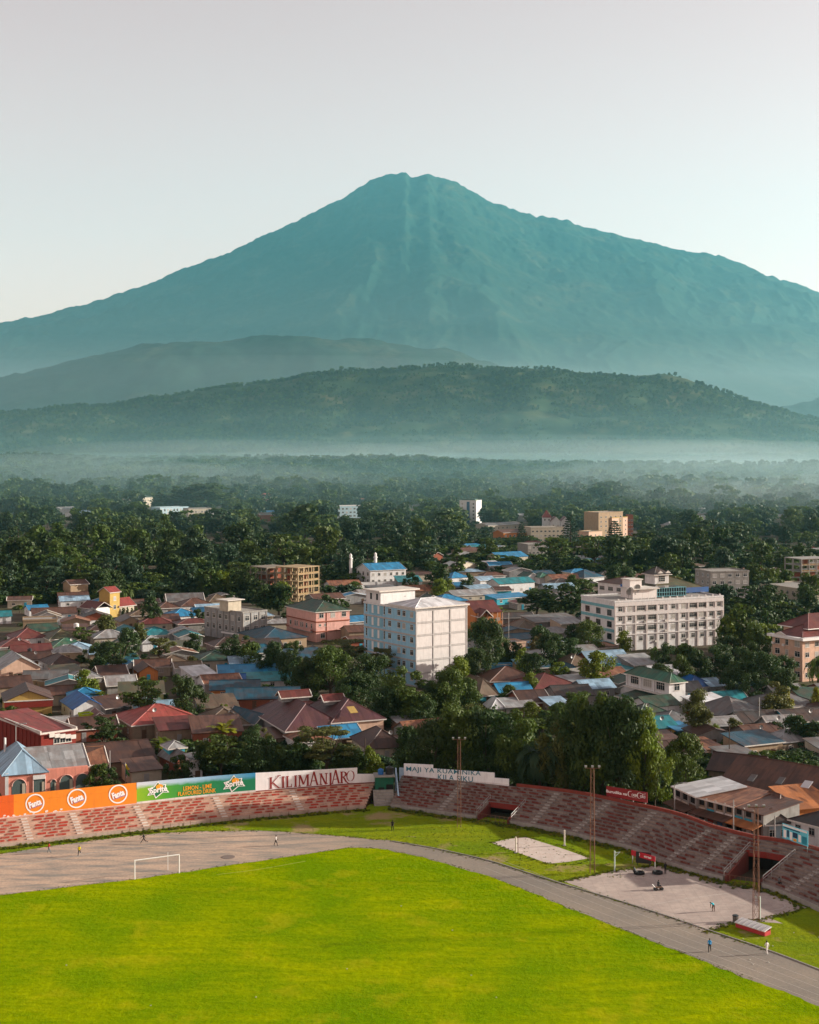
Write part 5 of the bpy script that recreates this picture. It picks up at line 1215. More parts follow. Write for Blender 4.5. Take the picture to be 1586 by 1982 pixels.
frame_building(1552, 1083, 1610, 1081, 12, 14, 5, 4, 2, 'grey unfinished tower at the right edge behind the trees', wall_mat('raw_concrete_shade2', (.30, .29, .27), .5))
# hill-side of town: far white tower and neighbours
house(890, 969, 922, 969.5, 13, 20, 'flat', 0, 'white', 'white', 'far white seven-storey tower with a blue window strip', 'building', name='tower_block', fw=(3, 6, 1.5, 1.6, 1.6, 3.0), lw=(4, 6, 1.3, 1.5, 1.6, 3.0))
bl_ = gp(905, 969.5, 20); e = bpy.data.objects['tower_block']; bx(e, 'blue_strip', (e['W'] * .52, -.12, 10), (2.6, .24, 18.5), plain('blue_glass', (.015, .07, .16), .2, .6)); bx(e, 'roof_garden', (e['W'] / 2, 5, 20.8), (e['W'] * .8, 8, 1.2), plain('roof_green', (.03, .05, .03), .9))
FAR = [(945, 1017, 1010, 1014, 14, 6, 'gx', 1.5, 'grey', 'cream', 'long cream far building right of the far white tower', (8, 1, 1.5, 1.4, 3, 0)),
       (1028, 1022, 1092, 1021, 14, 10, 'flat', 0, 'cream', 'cream', 'far cream four-storey block with flat roof below the twin white gables', (8, 3, 1.6, 1.3, 1, 3)),
       (975, 1031, 1026, 1029, 12, 7, 'gx', 1.6, 'brown', 'orange', 'far orange two-storey building with brown roof', (6, 2, 1.6, 1.4, 1, 3)),
       (1067, 1009, 1085, 1009, 14, 10, 'gy', 3.2, 'maroon', 'white', 'left one of two far white gables', (2, 2, 1.3, 1.4, 3, 3)), (1086, 1009, 1104, 1009, 14, 10, 'gy', 3.2, 'maroon', 'white', 'right one of two far white gables', (2, 2, 1.3, 1.4, 3, 3)),
       (1051, 1000, 1067, 1000, 6, 13, 'hip', 4.6, 'red', 'white', 'far white turret with red pyramid roof left of the twin gables', (2, 1, 1.2, 1.4, 10, 0)), (1134, 1001, 1149, 1001, 6, 13, 'hip', 4.6, 'red', 'white', 'far red pyramid turret beside the tan tower block', (2, 1, 1.2, 1.4, 10, 0)),
       (1159, 993, 1206, 991, 14, 18, 'flat', 0, 'tan', 'tan', 'far tan tower block with shaded left face', (5, 5, 1.5, 1.4, 1.4, 3.2)), (1185, 1003, 1215, 1001, 8, 14, 'flat', 0, 'yellow', 'peach', 'yellow front part of the far tan tower block', (4, 4, 1.3, 1.4, 1.4, 3.2)),
       (1216, 998, 1226, 998, 10, 15, 'flat', 0, 'brick', 'brick', 'narrow brown block at the right of the far tan tower', (2, 4, 1.2, 1.4, 1.4, 3.2)),
       (1140, 1030, 1166, 1028, 9, 7, 'flat', 0, 'tan', 'peach', 'small far orange-beige house below the tan tower', (3, 2, 1.3, 1.3, 1, 3)),
       (653, 980, 705, 979, 12, 11, 'flat', 0, 'white', 'bluegrey', 'far white and blue block with reddish rooftop left of centre', (7, 3, 2.2, 1.6, 1.2, 3.3)),
       (275, 963, 299, 962, 16, 12.5, 'hip', 2.6, 'dgreen', 'cream', 'far cream three-storey building with green roof on the left', (5, 3, 1.4, 1.5, 1.4, 3.6)), (255, 965, 275, 964, 12, 11.5, 'hip', 2.0, 'dgreen', 'cream', 'left wing of the far cream green-roofed building', (3, 3, 1.4, 1.5, 1.4, 3.6)),
       (310, 983, 365, 981, 14, 8, 'flat', 0, 'bluegrey', 'bluegrey', 'far blue-grey building with white pilasters on the left', (9, 2, 2.0, 2.4, .8, 3.6)), (365, 985, 412, 984, 14, 8, 'flat', 0, 'conc', 'cream', 'far drab middle building in the long row on the left', (8, 2, 1.5, 1.5, 1, 3.4)),
       (408, 991, 450, 990, 12, 6, 'gx', 2.0, 'dteal', 'white', 'far white building with teal roof at the end of the row', (9, 1, 1.3, 1.5, 3, 0)),
       (118, 985, 150, 984, 16, 5, 'gx', 1.5, 'lgrey', 'white', 'far white shed on the left among trees', None), (151, 993, 180, 991, 14, 5, 'gx', 1.6, 'lblue', 'white', 'far pale blue shed on the left among trees', None),
       (512, 960, 531, 959, 9, 9, 'hip', 2.6, 'red', 'pink', 'far pink house with red roof left of centre', (3, 2, 1.3, 1.4, 1, 3.6)),
       (1022, 1055, 1061, 1054, 14, 9, 'flat', 0, 'conc', 'conc', 'grey three-storey block under the far orange building', (5, 3, 1.6, 1.4, 1, 2.9)), (1297, 1016, 1312, 1015, 8, 5, 'hip', 2.0, 'lgrey', 'cream', 'far pale hut on the right', None),
       (0, 1118, 19, 1117, 10, 6.5, 'hip', 1.6, 'brown', 'peach', 'peach two-storey house at the left edge below the forest', (3, 2, 1.2, 1.3, 1, 3)), (62, 1127, 107, 1125, 8, 4.0, 'flat', 0, 'tan', 'tan', 'low tan wall house under the forest on the left', None)]
for (x1, y1, x2, y2, dep, h_, kd, rh, rc, wc, lb, fw) in FAR: house(x1, y1, x2, y2, dep, h_, kd, rh, rc, wc, lb, 'building' if h_ > 6.9 else 'house', fw=fw or (0, 0, 1, 1, 0, 0), name='distant_building', near=False)
# mosque with two minarets
b = house(717, 1104, 786, 1101, 15, 7.0, 'gx', 2.6, 'blue', 'white', 'white prayer hall with pale blue roof and two small minarets', 'mosque', name='prayer_hall', fw=(6, 2, 1.3, 1.4, 1.2, 3.1), lw=(3, 2, 1.6, 1.8, 1.0, 3.2), near=False)
for (x, y) in ((-3.5, 14), (b['W'] * .55, 15.6)):
    m = MB(); m.bar((x, y, 0), (x, y, 11.5), .75, n=8); m.bar((x, y, 11.5), (x, y, 11.9), 1.05, n=8); m.bar((x, y, 11.9), (x, y, 13.0), .62, n=8); mi = m.build('minaret', M_WHITE, b)
    m = MB(); [m.bar((x, y, 13 + .22 * i), (x, y, 13.22 + .22 * i), .7 * math.cos(i * .3), n=8, r2=.7 * math.cos((i + 1) * .3)) for i in range(5)]; m.build('dome', M_WHITE, mi)
wall_line(700, 1127, 792, 1124, 3.0, wallm('white'), 'white compound wall in front of the prayer hall')
# orange balcony house behind the white block
b = house(921, 1185, 970, 1183, 15, 8.2, 'gx', 3.0, 'maroon', 'orange', 'orange balcony house with rust-red roof right of the white block', 'house', name='balcony_house', fw=(4, 2, 1.4, 1.5, 1.0, 3.6), near=False)
bx(b, 'balcony', (b['W'] / 2, -.9, 4.0), (b['W'], 1.8, .25), wallm('tan')); bx(b, 'balcony_rail', (b['W'] / 2, -1.75, 4.7), (b['W'], .12, 1.1), wallm('orange'))
for i in range(6): bx(b, 'balcony_post', (b['W'] * (i + .1) / 5.2, -1.7, 4), (.25, .25, 8), wallm('peach'))
roof(b, .5, 4.5, -3, 4, 7.2, 2.0, 'gy', 'maroon', near=False)
# yellow tower house
b = house(213, 1146, 232, 1144, 6, 9.6, 'gx', 1.6, 'red', 'yellow', 'yellow tower of the red-roofed villa below the forest', 'house', name='tower_house', fw=(1, 2, 1.3, 1.6, 3, 3.2), near=False)
roof(b, -7.5, -.4, -1, 8, 4.2, 2.0, 'gy', 'maroon', near=False); bx(b, 'wing_wall', (-4, 3.5, 2.1), (6.6, 8.6, 4.2), wallm('white'))
roof(b, 4.6, 12.5, 0, 7, 4.0, 2.4, 'gx', 'red', near=False); bx(b, 'wing_wall', (8.4, 3.5, 2), (7.4, 6.8, 4), wallm('cream')); b['px'], b['py'] = 222, 1160
# shop row behind the right terrace
def shopfront(b, cols):
    W_, D_ = b['W'], b['D']; n = len(cols)
    for i, c_ in enumerate(cols):
        x = W_ * (i + .5) / n
        bx(b, 'shop_door', (x, -.05, 1.3), (W_ / n * .55, .1, 2.6), c_); bx(b, 'shop_sign', (x, -.15, 3.2), (W_ / n * .8, .1, .6), rng.choice([M_TRIM, wallm('cream'), wallm('turq'), M_WOOD]))
        bx(b, 'upper_shutter', (x, -.05, 4.3), (W_ / n * .5, .1, 1.0), M_DARK); bx(b, 'pier', (W_ * i / n + .1, -.12, 2.6), (.3, .24, 5.0), M_CONC)
gd = plain('green_door', (.05, .13, .06), .6); bd = plain('blue_door', (.05, .16, .3), .6)
b1 = house(1306, 1522, 1349, 1541, 9, 5.2, 'shed', .9, 'white', 'conc', 'white-roofed end of the shop row behind the shaded terrace', 'shop', name='shop', fw=(0, 0, 1, 1, 0, 0)); shopfront(b1, [gd, M_DARK, M_TRIM])
b2 = house(1350.5, 1541.6, 1421, 1560, 9, 5.0, 'shed', .9, 'rust', 'stone', 'rust-roofed middle of the shop row behind the shaded terrace', 'shop', name='shop', fw=(0, 0, 1, 1, 0, 0)); shopfront(b2, [M_DARK, wallm('red'), bd, M_DARK])
b3 = house(1422, 1560.3, 1478, 1576, 8.5, 4.9, 'shed', .8, 'brown', 'conc', 'brown-roofed end of the shop row beside the white house', 'shop', name='shop', fw=(0, 0, 1, 1, 0, 0)); shopfront(b3, [M_DARK, M_TRIM, M_WOOD])
for bb, c_ in ((b1, 'brown'), (b2, 'brown'), (b3, 'orange')): roof(bb, .2, bb['W'] - .2, -2.4, -.1, 2.7, .5, 'shed', c_, ov=.1, near=True, trim=False)
b = house(1532, 1584, 1645, 1612, 9, 4.2, 'hip', 1.8, 'dark', 'white', 'white walled house with dark roof and two windows at the right edge', 'house', name='house', fw=(0, 0, 1, 1, 0, 0), frame=M_DARK)
for x in (.12, .36, .62): window(b, b['W'] * x, 2.9, 1.1, 1.2, 'f', b['D'], b['W'], M_STEEL)
house(1484, 1592, 1530, 1590, 6, 3.4, 'hip', 1.5, 'dark', 'bluegrey', 'small dark pyramid-roofed kiosk beside the white walled house', 'kiosk', name='kiosk', fw=(2, 1, 1.2, 1.2, 1, 0))
house(1509, 1556, 1532, 1553, 5, 5.0, 'hip', 1.1, 'brown', 'peach', 'small cream upper room with one window above the shop row', 'house', name='house', fw=(1, 1, 1.0, 1.0, 3.2, 0))
house(1547, 1565, 1620, 1558, 8, 3.4, 'shed', 1.7, 'orange', 'orange', 'bright orange lean-to roof at the right edge', 'house', name='house', fw=(0, 0, 1, 1, 0, 0))
bb_ = house(1395, 1513, 1760, 1577, 15, 3.6, 'gx', 3.6, 'brown', 'conc', 'huge weathered brown roof at the right edge behind the shops', 'warehouse', name='warehouse', fw=(0, 0, 1, 1, 0, 0), trim=False)
bb2 = house(1372, 1488, 1470, 1498, 10, 3.0, 'gx', 2.2, 'dbrown', 'stone', 'dark brown roof right of the clipped roadside tree', 'house', name='house', fw=(0, 0, 1, 1, 0, 0), trim=False)
for f in (.18, .33, .47, .62, .8): bx(bb_, 'skylight_sheet', (bb_['W'] * f, 2.2 + rng.random(), 4.75), (rng.uniform(.8, 1.6), 2.0, .06), roofm(rng.choice(['lblue', 'white', 'grey']))).rotation_euler = (math.atan2(3.6, 7.9), 0, 0)
# ---------- ordinary houses: (front eave x1,y1,x2,y2, depth, height, roof, rise, roof colour, wall colour[, label])
TOWN = [
(10,1357,101,1352,12,5.2,'gy',2.2,'dbrown','yellow','dark gabled shop with red fascia band and yellow wall at the left edge'),(143,1371,203,1366,12,3.2,'gy',2.0,'bblue','white','bright blue gabled roof with a white gable end, left side'),
(257,1403,388,1391,14,3.4,'hip',2.7,'lred','stone','light red hipped roof over a long stone wall'),(150,1481,206,1477,14,3,'gx',1.8,'rust','cream'),(176,1478,300,1467,15,3,'gx',2.2,'dbrown','stone'),(255,1493,313,1487,7,2.8,'shed',.8,'brown','cream'),
(340,1473,372,1469,8,3.2,'gy',1.5,'grey','brick'),(374,1471,392,1469,4,4.2,'shed',.4,'lgrey','white'),(328,1447,358,1444,4,5,'hip',.8,'lgrey','turq'),(45,1314,128,1312,8,2.9,'gx',1.5,'grey','stone'),(140,1313,197,1309,8,3.2,'hip',1.6,'lgrey','conc'),
(194,1309,248,1306,12,3,'gx',1.8,'dbrown','stone'),(3,1295,78,1290,13,3.2,'gy',3,'lgrey','peach'),(100,1287,154,1283,12,3,'hip',2,'dbrown','white'),(110,1302,160,1298,8,2.8,'shed',.8,'olive','pink'),(25,1263,101,1259,9,3,'gx',1.6,'maroon','cream'),
(45,1276,97,1274,8,2.8,'gx',1.5,'dbrown','white'),(30,1236,92,1232,11,3.2,'hip',2.4,'maroon','white'),(2,1252,62,1249,10,3,'hip',2,'maroon','white'),(97,1237,157,1233,12,3.2,'hip',2.2,'olive','cream'),(60,1222,115,1219,10,3,'gx',1.8,'dgreen','cream'),
(103,1253,167,1249,9,2.8,'hip',2,'green','white'),(45,1202,111,1200,9,5,'flat',0,'tan','tan','plain tan flat-topped block among red roofs on the left'),(64,1189,149,1186,11,2.8,'gx',1.6,'brown','white'),(57,1180,95,1178,8,2.6,'gx',1.2,'blue','white'),(-4,1193,22,1192,9,2.8,'gx',1.4,'teal','white'),
(137,1131,171,1129,8,7.5,'gx',1.4,'brown','tan','brown two-storey tower house left of the yellow tower villa'),(115,1157,172,1155,9,3,'gx',1.6,'brown','brick'),(168,1185,193,1184,6,3,'gy',1.4,'lgrey','white'),(325,1164,395,1162,12,3.5,'gx',2.4,'grey','white'),
(352,1173,416,1170,11,3,'hip',2.2,'brown','white'),(406,1164,446,1162,9,3,'hip',2.4,'thatch','cream'),(308,1177,349,1175,9,3,'hip',1.8,'brown','grey'),(333,1193,386,1190,10,2.8,'hip',2,'blue','white'),(297,1200,348,1198,9,2.6,'gx',1.4,'brown','pink'),(235,1203,272,1201,9,3,'gy',1.5,'grey','tan'),
(237,1229,293,1225,12,3,'gy',1.8,'teal','white'),(275,1230,336,1227,11,2.8,'hip',2,'teal','white'),(229,1249,262,1247,8,2.6,'gy',1.4,'dgreen','white'),(315,1254,381,1251,9,2.6,'shed',.8,'olive','red'),(385,1279,456,1276,12,3,'hip',1.8,'dgreen','cream'),
(510,1238,594,1232,20,3.4,'hip',2.4,'dteal','tan','dark teal hipped roof in front of the pink three-storey house'),(424,1304,575,1300,11,2.8,'gx',1.5,'blue','white'),(478,1319,577,1315,9,2.5,'shed',.9,'teal','white'),(375,1308,420,1304,9,2.8,'shed',1.2,'white','white'),(397,1323,468,1319,10,2.8,'gx',1.4,'rust','white'),
(408,1335,502,1333,10,2.7,'gx',1.5,'dteal','orange'),(440,1353,580,1350,11,2.7,'gx',1.7,'dteal','brick'),(399,1363,437,1361,9,2.7,'hip',1.4,'dgreen','yellow'),(495,1399,524,1395,12,2.8,'gy',1.7,'dteal','grey'),(393,1404,482,1400,13,2.6,'hip',2.6,'thatch','stone'),
(205,1289,238,1288,8,2.8,'gy',1.3,'bblue','white'),(239,1290,268,1288,9,2.8,'gy',1.3,'blue','white'),(240,1279,270,1277,9,2.8,'gx',1.3,'teal','white'),(232,1344,317,1341,9,3,'shed',1.5,'olive','olivew'),(262,1367,318,1364,9,2.7,'hip',1.5,'dgreen','olivew'),
(205,1371,268,1363,12,3,'gx',1.8,'dbrown','grey'),(270,1300,306,1298,9,3,'gy',1.5,'brown','orange'),(262,1291,330,1289,8,2.8,'gx',1.4,'brown','cream'),(85,1346,150,1342,9,2.8,'gx',1.4,'brown','cream'),(178,1391,207,1389,6,2.6,'gy',1.2,'maroon','peach'),(160,1387,181,1385,3,2.8,'flat',0,'lime','lime'),
(648,1413,697,1409,6,2.8,'shed',.8,'dbrown','white'),(712,1447,787,1442,12,3,'hip',2.6,'dbrown','cream'),(783,1409,850,1403,7,3,'shed',1.2,'lgrey','stone'),(640,1133,700,1131,10,3,'gx',1.6,'rust','white'),(875,1118,908,1116,9,3,'hip',2,'blue','white'),(850,1164,905,1161,11,3,'hip',2,'blue','grey'),
(880,1153,962,1149,11,3,'gx',1.6,'lgrey','cream'),(828,1159,848,1158,7,3.4,'gy',1.3,'dgreen','yellow'),(960,1143,990,1142,7,3.4,'gx',1.2,'dbrown','turq'),(967,1130,1035,1126,10,4.5,'gx',1.8,'teal','white'),(962,1159,1028,1154,8,2.6,'shed',.9,'blue','turq'),(930,1124,962,1122,9,3,'gx',1.4,'lblue','white'),
(676,1204,717,1201,10,3,'gx',1.3,'blue','grey'),(676,1223,718,1221,9,4,'gx',1.4,'brown','stone'),(680,1241,718,1239,8,3,'gx',1,'brown','brick'),(1003,1217,1048,1215,12,3.2,'hip',2.2,'thatch','red'),(1036,1204,1122,1199,10,3,'shed',1.2,'grey','conc'),(960,1196,1035,1194,9,3,'gx',1.2,'dark','conc'),
(975,1247,1018,1244,7,3.4,'flat',0,'peach','peach'),(965,1263,990,1261,6,3,'gy',1.3,'grey','white'),(980,1279,1001,1277,5,2.6,'shed',.7,'orange','orange'),(962,1291,998,1289,4,2.6,'flat',0,'bluew','bluew'),(928,1343,962,1340,12,3,'hip',3.2,'thatch','turq'),(950,1318,1040,1314,12,3.2,'hip',2.6,'brown','brick'),
(1036,1333,1122,1326,13,3,'hip',2.6,'maroon','white','maroon tiled house with a red flowering bush, right of centre'),(1105,1323,1152,1319,8,2.8,'shed',.8,'lgrey','conc'),(980,1369,1040,1366,7,2.6,'shed',.9,'lgrey','conc'),(952,1369,978,1368,6,2.6,'hip',1.8,'white','cream'),(1010,1360,1066,1357,10,2.8,'gx',2,'dbrown','brick'),
(1068,1366,1105,1364,7,2.8,'shed',.8,'lblue','stone'),(1080,1347,1150,1344,10,2.8,'gx',1.7,'dark','conc'),(1040,1279,1062,1277,7,2.8,'gx',1.2,'rust','brick'),(1100,1296,1118,1295,6,2.8,'gy',1.2,'dteal','bluew'),(1120,1304,1150,1301,6,3,'flat',0,'conc','conc'),
(1146,1285,1223,1281,12,3,'gx',2.6,'lblue','brick','pale blue metal roof below the left corner of the hotel'),(1105,1287,1148,1284,9,3,'hip',2.2,'thatch','stone'),(1270,1309,1333,1306,10,3,'gx',2,'white','white'),(1337,1329,1380,1326,9,3,'hip',2,'bblue','white'),(1376,1328,1402,1326,8,3,'gx',1.3,'lblue','grey'),
(1376,1373,1432,1365,9,3.2,'shed',1.6,'white','grey'),(1425,1389,1492,1375,14,3,'hip',3,'grey','brick'),(1440,1399,1515,1394,8,3,'gx',1.6,'dark','white'),(1490,1370,1590,1363,12,3,'hip',2.4,'grey','bluegrey'),(1530,1397,1605,1392,9,3,'gx',1.8,'dark','turq'),(1255,1410,1312,1406,9,2.8,'gx',1.6,'teal','orange'),
(1313,1414,1345,1411,6,2.6,'shed',.6,'blue','yellow'),(1270,1434,1318,1431,7,2.4,'shed',.6,'brown','stone'),(1365,1450,1402,1446,7,2.6,'shed',.7,'rust','peach'),(1415,1467,1470,1462,7,2.6,'shed',.7,'grey','conc'),(1131,1118,1170,1115,12,3.4,'hip',3,'dteal','white'),(1020,1117,1043,1116,9,3,'gy',1.8,'dgreen','white'),(1045,1118,1071,1117,10,3,'hip',1.8,'green','white'),
(1072,1121,1128,1119,11,3,'gx',1.6,'rust','cream'),(838,1075,857,1074,8,4,'gy',1.6,'orange','brick'),(895,1067,940,1065,12,3.4,'gx',1.5,'brown','stone'),(918,1062,946,1061,10,4,'gx',1.8,'teal','cream'),(968,1079,1022,1076,13,4,'gx',2.2,'blue','cream'),(885,1096,925,1092,11,3,'gy',1.8,'lgrey','cream'),(948,1091,972,1090,8,3,'shed',.8,'white','grey'),
(1420,1350,1470,1347,9,3,'gx',1.6,'dark','conc'),(1460,1430,1530,1424,10,3,'gx',1.8,'brown','conc'),(1300,1458,1362,1452,9,2.6,'gx',1.6,'dbrown','stone'),(1225,1340,1262,1338,7,2.6,'gx',1.2,'teal','white'),(540,1412,596,1409,8,2.6,'gx',1.2,'rust','white'),(505,1430,560,1427,8,2.6,'shed',.7,'brown','stone'),
(598,1268,640,1266,8,2.8,'gy',1.6,'dark','cream'),(430,1318,474,1317,8,2.6,'gx',1.1,'bblue','white'),(0,1330,62,1326,10,2.8,'gx',1.8,'dbrown','stone'),(0,1275,26,1273,9,2.8,'gx',1.6,'dgreen','white'),(1165,1310,1218,1306,9,2.8,'gx',1.5,'rust','conc'),
(700,1150,760,1147,9,3,'gx',1.4,'lgrey','white'),(610,1160,668,1157,10,3,'gx',1.6,'brown','grey'),(720,1140,770,1138,9,2.8,'shed',.8,'grey','white'),(1225,1120,1262,1118,10,3,'gx',1.6,'brown','cream'),(1060,1160,1110,1157,10,3,'gx',1.6,'grey','stone'),
]
for t in TOWN: house(*t[:10], label=t[10] if len(t) > 10 else None, name='house')
# red fascia band on the dark gabled shop, veranda posts on the green-roofed house
for o in list(COL.objects):
    if o.get('label', '').startswith('dark gabled shop'): bx(o, 'fascia_band', (o['W'] / 2, -.25, 4.2), (o['W'] + .3, .4, 1.5), wallm('dkred')); bx(o, 'coping', (o['W'] / 2, -.25, 5.05), (o['W'] + .6, .6, .2), M_TRIM)
wall_line(28, 1314, 157, 1326, 2.6, wallm('stone'), 'long mossy stone wall below the grey roofs on the left'); wall_line(158, 1326, 254, 1313, 3.2, wallm('stone'), 'stained tall stone wall right of the mossy wall on the left')
wall_line(150, 1460, 222, 1456, 2.5, wallm('stone'), 'low stone wall behind the salmon building'); wall_line(505, 1190, 545, 1192, 2.5, wallm('grey'), 'grey wall between the concrete and pink buildings')
wall_line(170, 1202, 224, 1199, 2.6, wallm('white'), 'stained white wall right of the tan block'); wall_line(960, 1212, 1000, 1210, 2.6, wallm('conc'), 'grey wall beside the red-walled house')
# fillers: plain houses between the ones above, where the photograph shows only packed small roofs
fr = random.Random(21)
def filler(n, x0, x1, y0, y1, cols, hs=(2.6, 3.4), ws=(7, 12)):
    k = 0; t = 0
    while k < n and t < n * 40:
        t += 1; px = fr.uniform(x0, x1); py = y0 + (y1 - y0) * fr.random(); h_ = fr.uniform(*hs); p = gp(px, py, h_); w_ = fr.uniform(*ws); d_ = fr.uniform(6, 9)
        if blocked(p.x + w_ / 2, p.y + d_ / 2, max(w_, d_) * .46): continue
        a = R(fr.choice([18, 20, 22, 16, 24]) + fr.uniform(-4, 4)); q_ = Vector((p.x + w_ * math.cos(a), p.y + w_ * math.sin(a), h_)); x2, y2 = pix(q_)
        house(px, py, x2, y2, d_, h_, fr.choice(['gx', 'gx', 'gy', 'hip', 'hip', 'shed']), fr.uniform(.9, 1.9), fr.choice(cols), fr.choice(['white', 'cream', 'stone', 'conc', 'tan', 'brick', 'grey', 'stone', 'conc']), name='house'); k += 1
dull = ['brown', 'dbrown', 'rust', 'grey', 'dark', 'thatch', 'teal', 'dgreen', 'lgrey', 'maroon', 'blue', 'lblue', 'dteal', 'lgrey']
filler(34, 0, 560, 1195, 1420, dull); filler(10, 0, 480, 1150, 1200, dull + ['blue']); filler(22, 900, 1230, 1180, 1370, dull + ['dteal']); filler(18, 1230, 1600, 1330, 1460, dull + ['dteal', 'grey'])
filler(16, 640, 1130, 1110, 1180, dull + ['teal', 'blue'], ws=(8, 14)); filler(16, 860, 1140, 1050, 1112, dull + ['teal', 'lgrey'], ws=(8, 15)); filler(12, 1150, 1586, 1060, 1120, dull + ['lgrey'], ws=(8, 15)); filler(8, 560, 800, 1415, 1440, dull)
filler(14, 500, 1586, 960, 1000, dull + ['white', 'lgrey', 'white'], ws=(9, 18), hs=(3, 6))
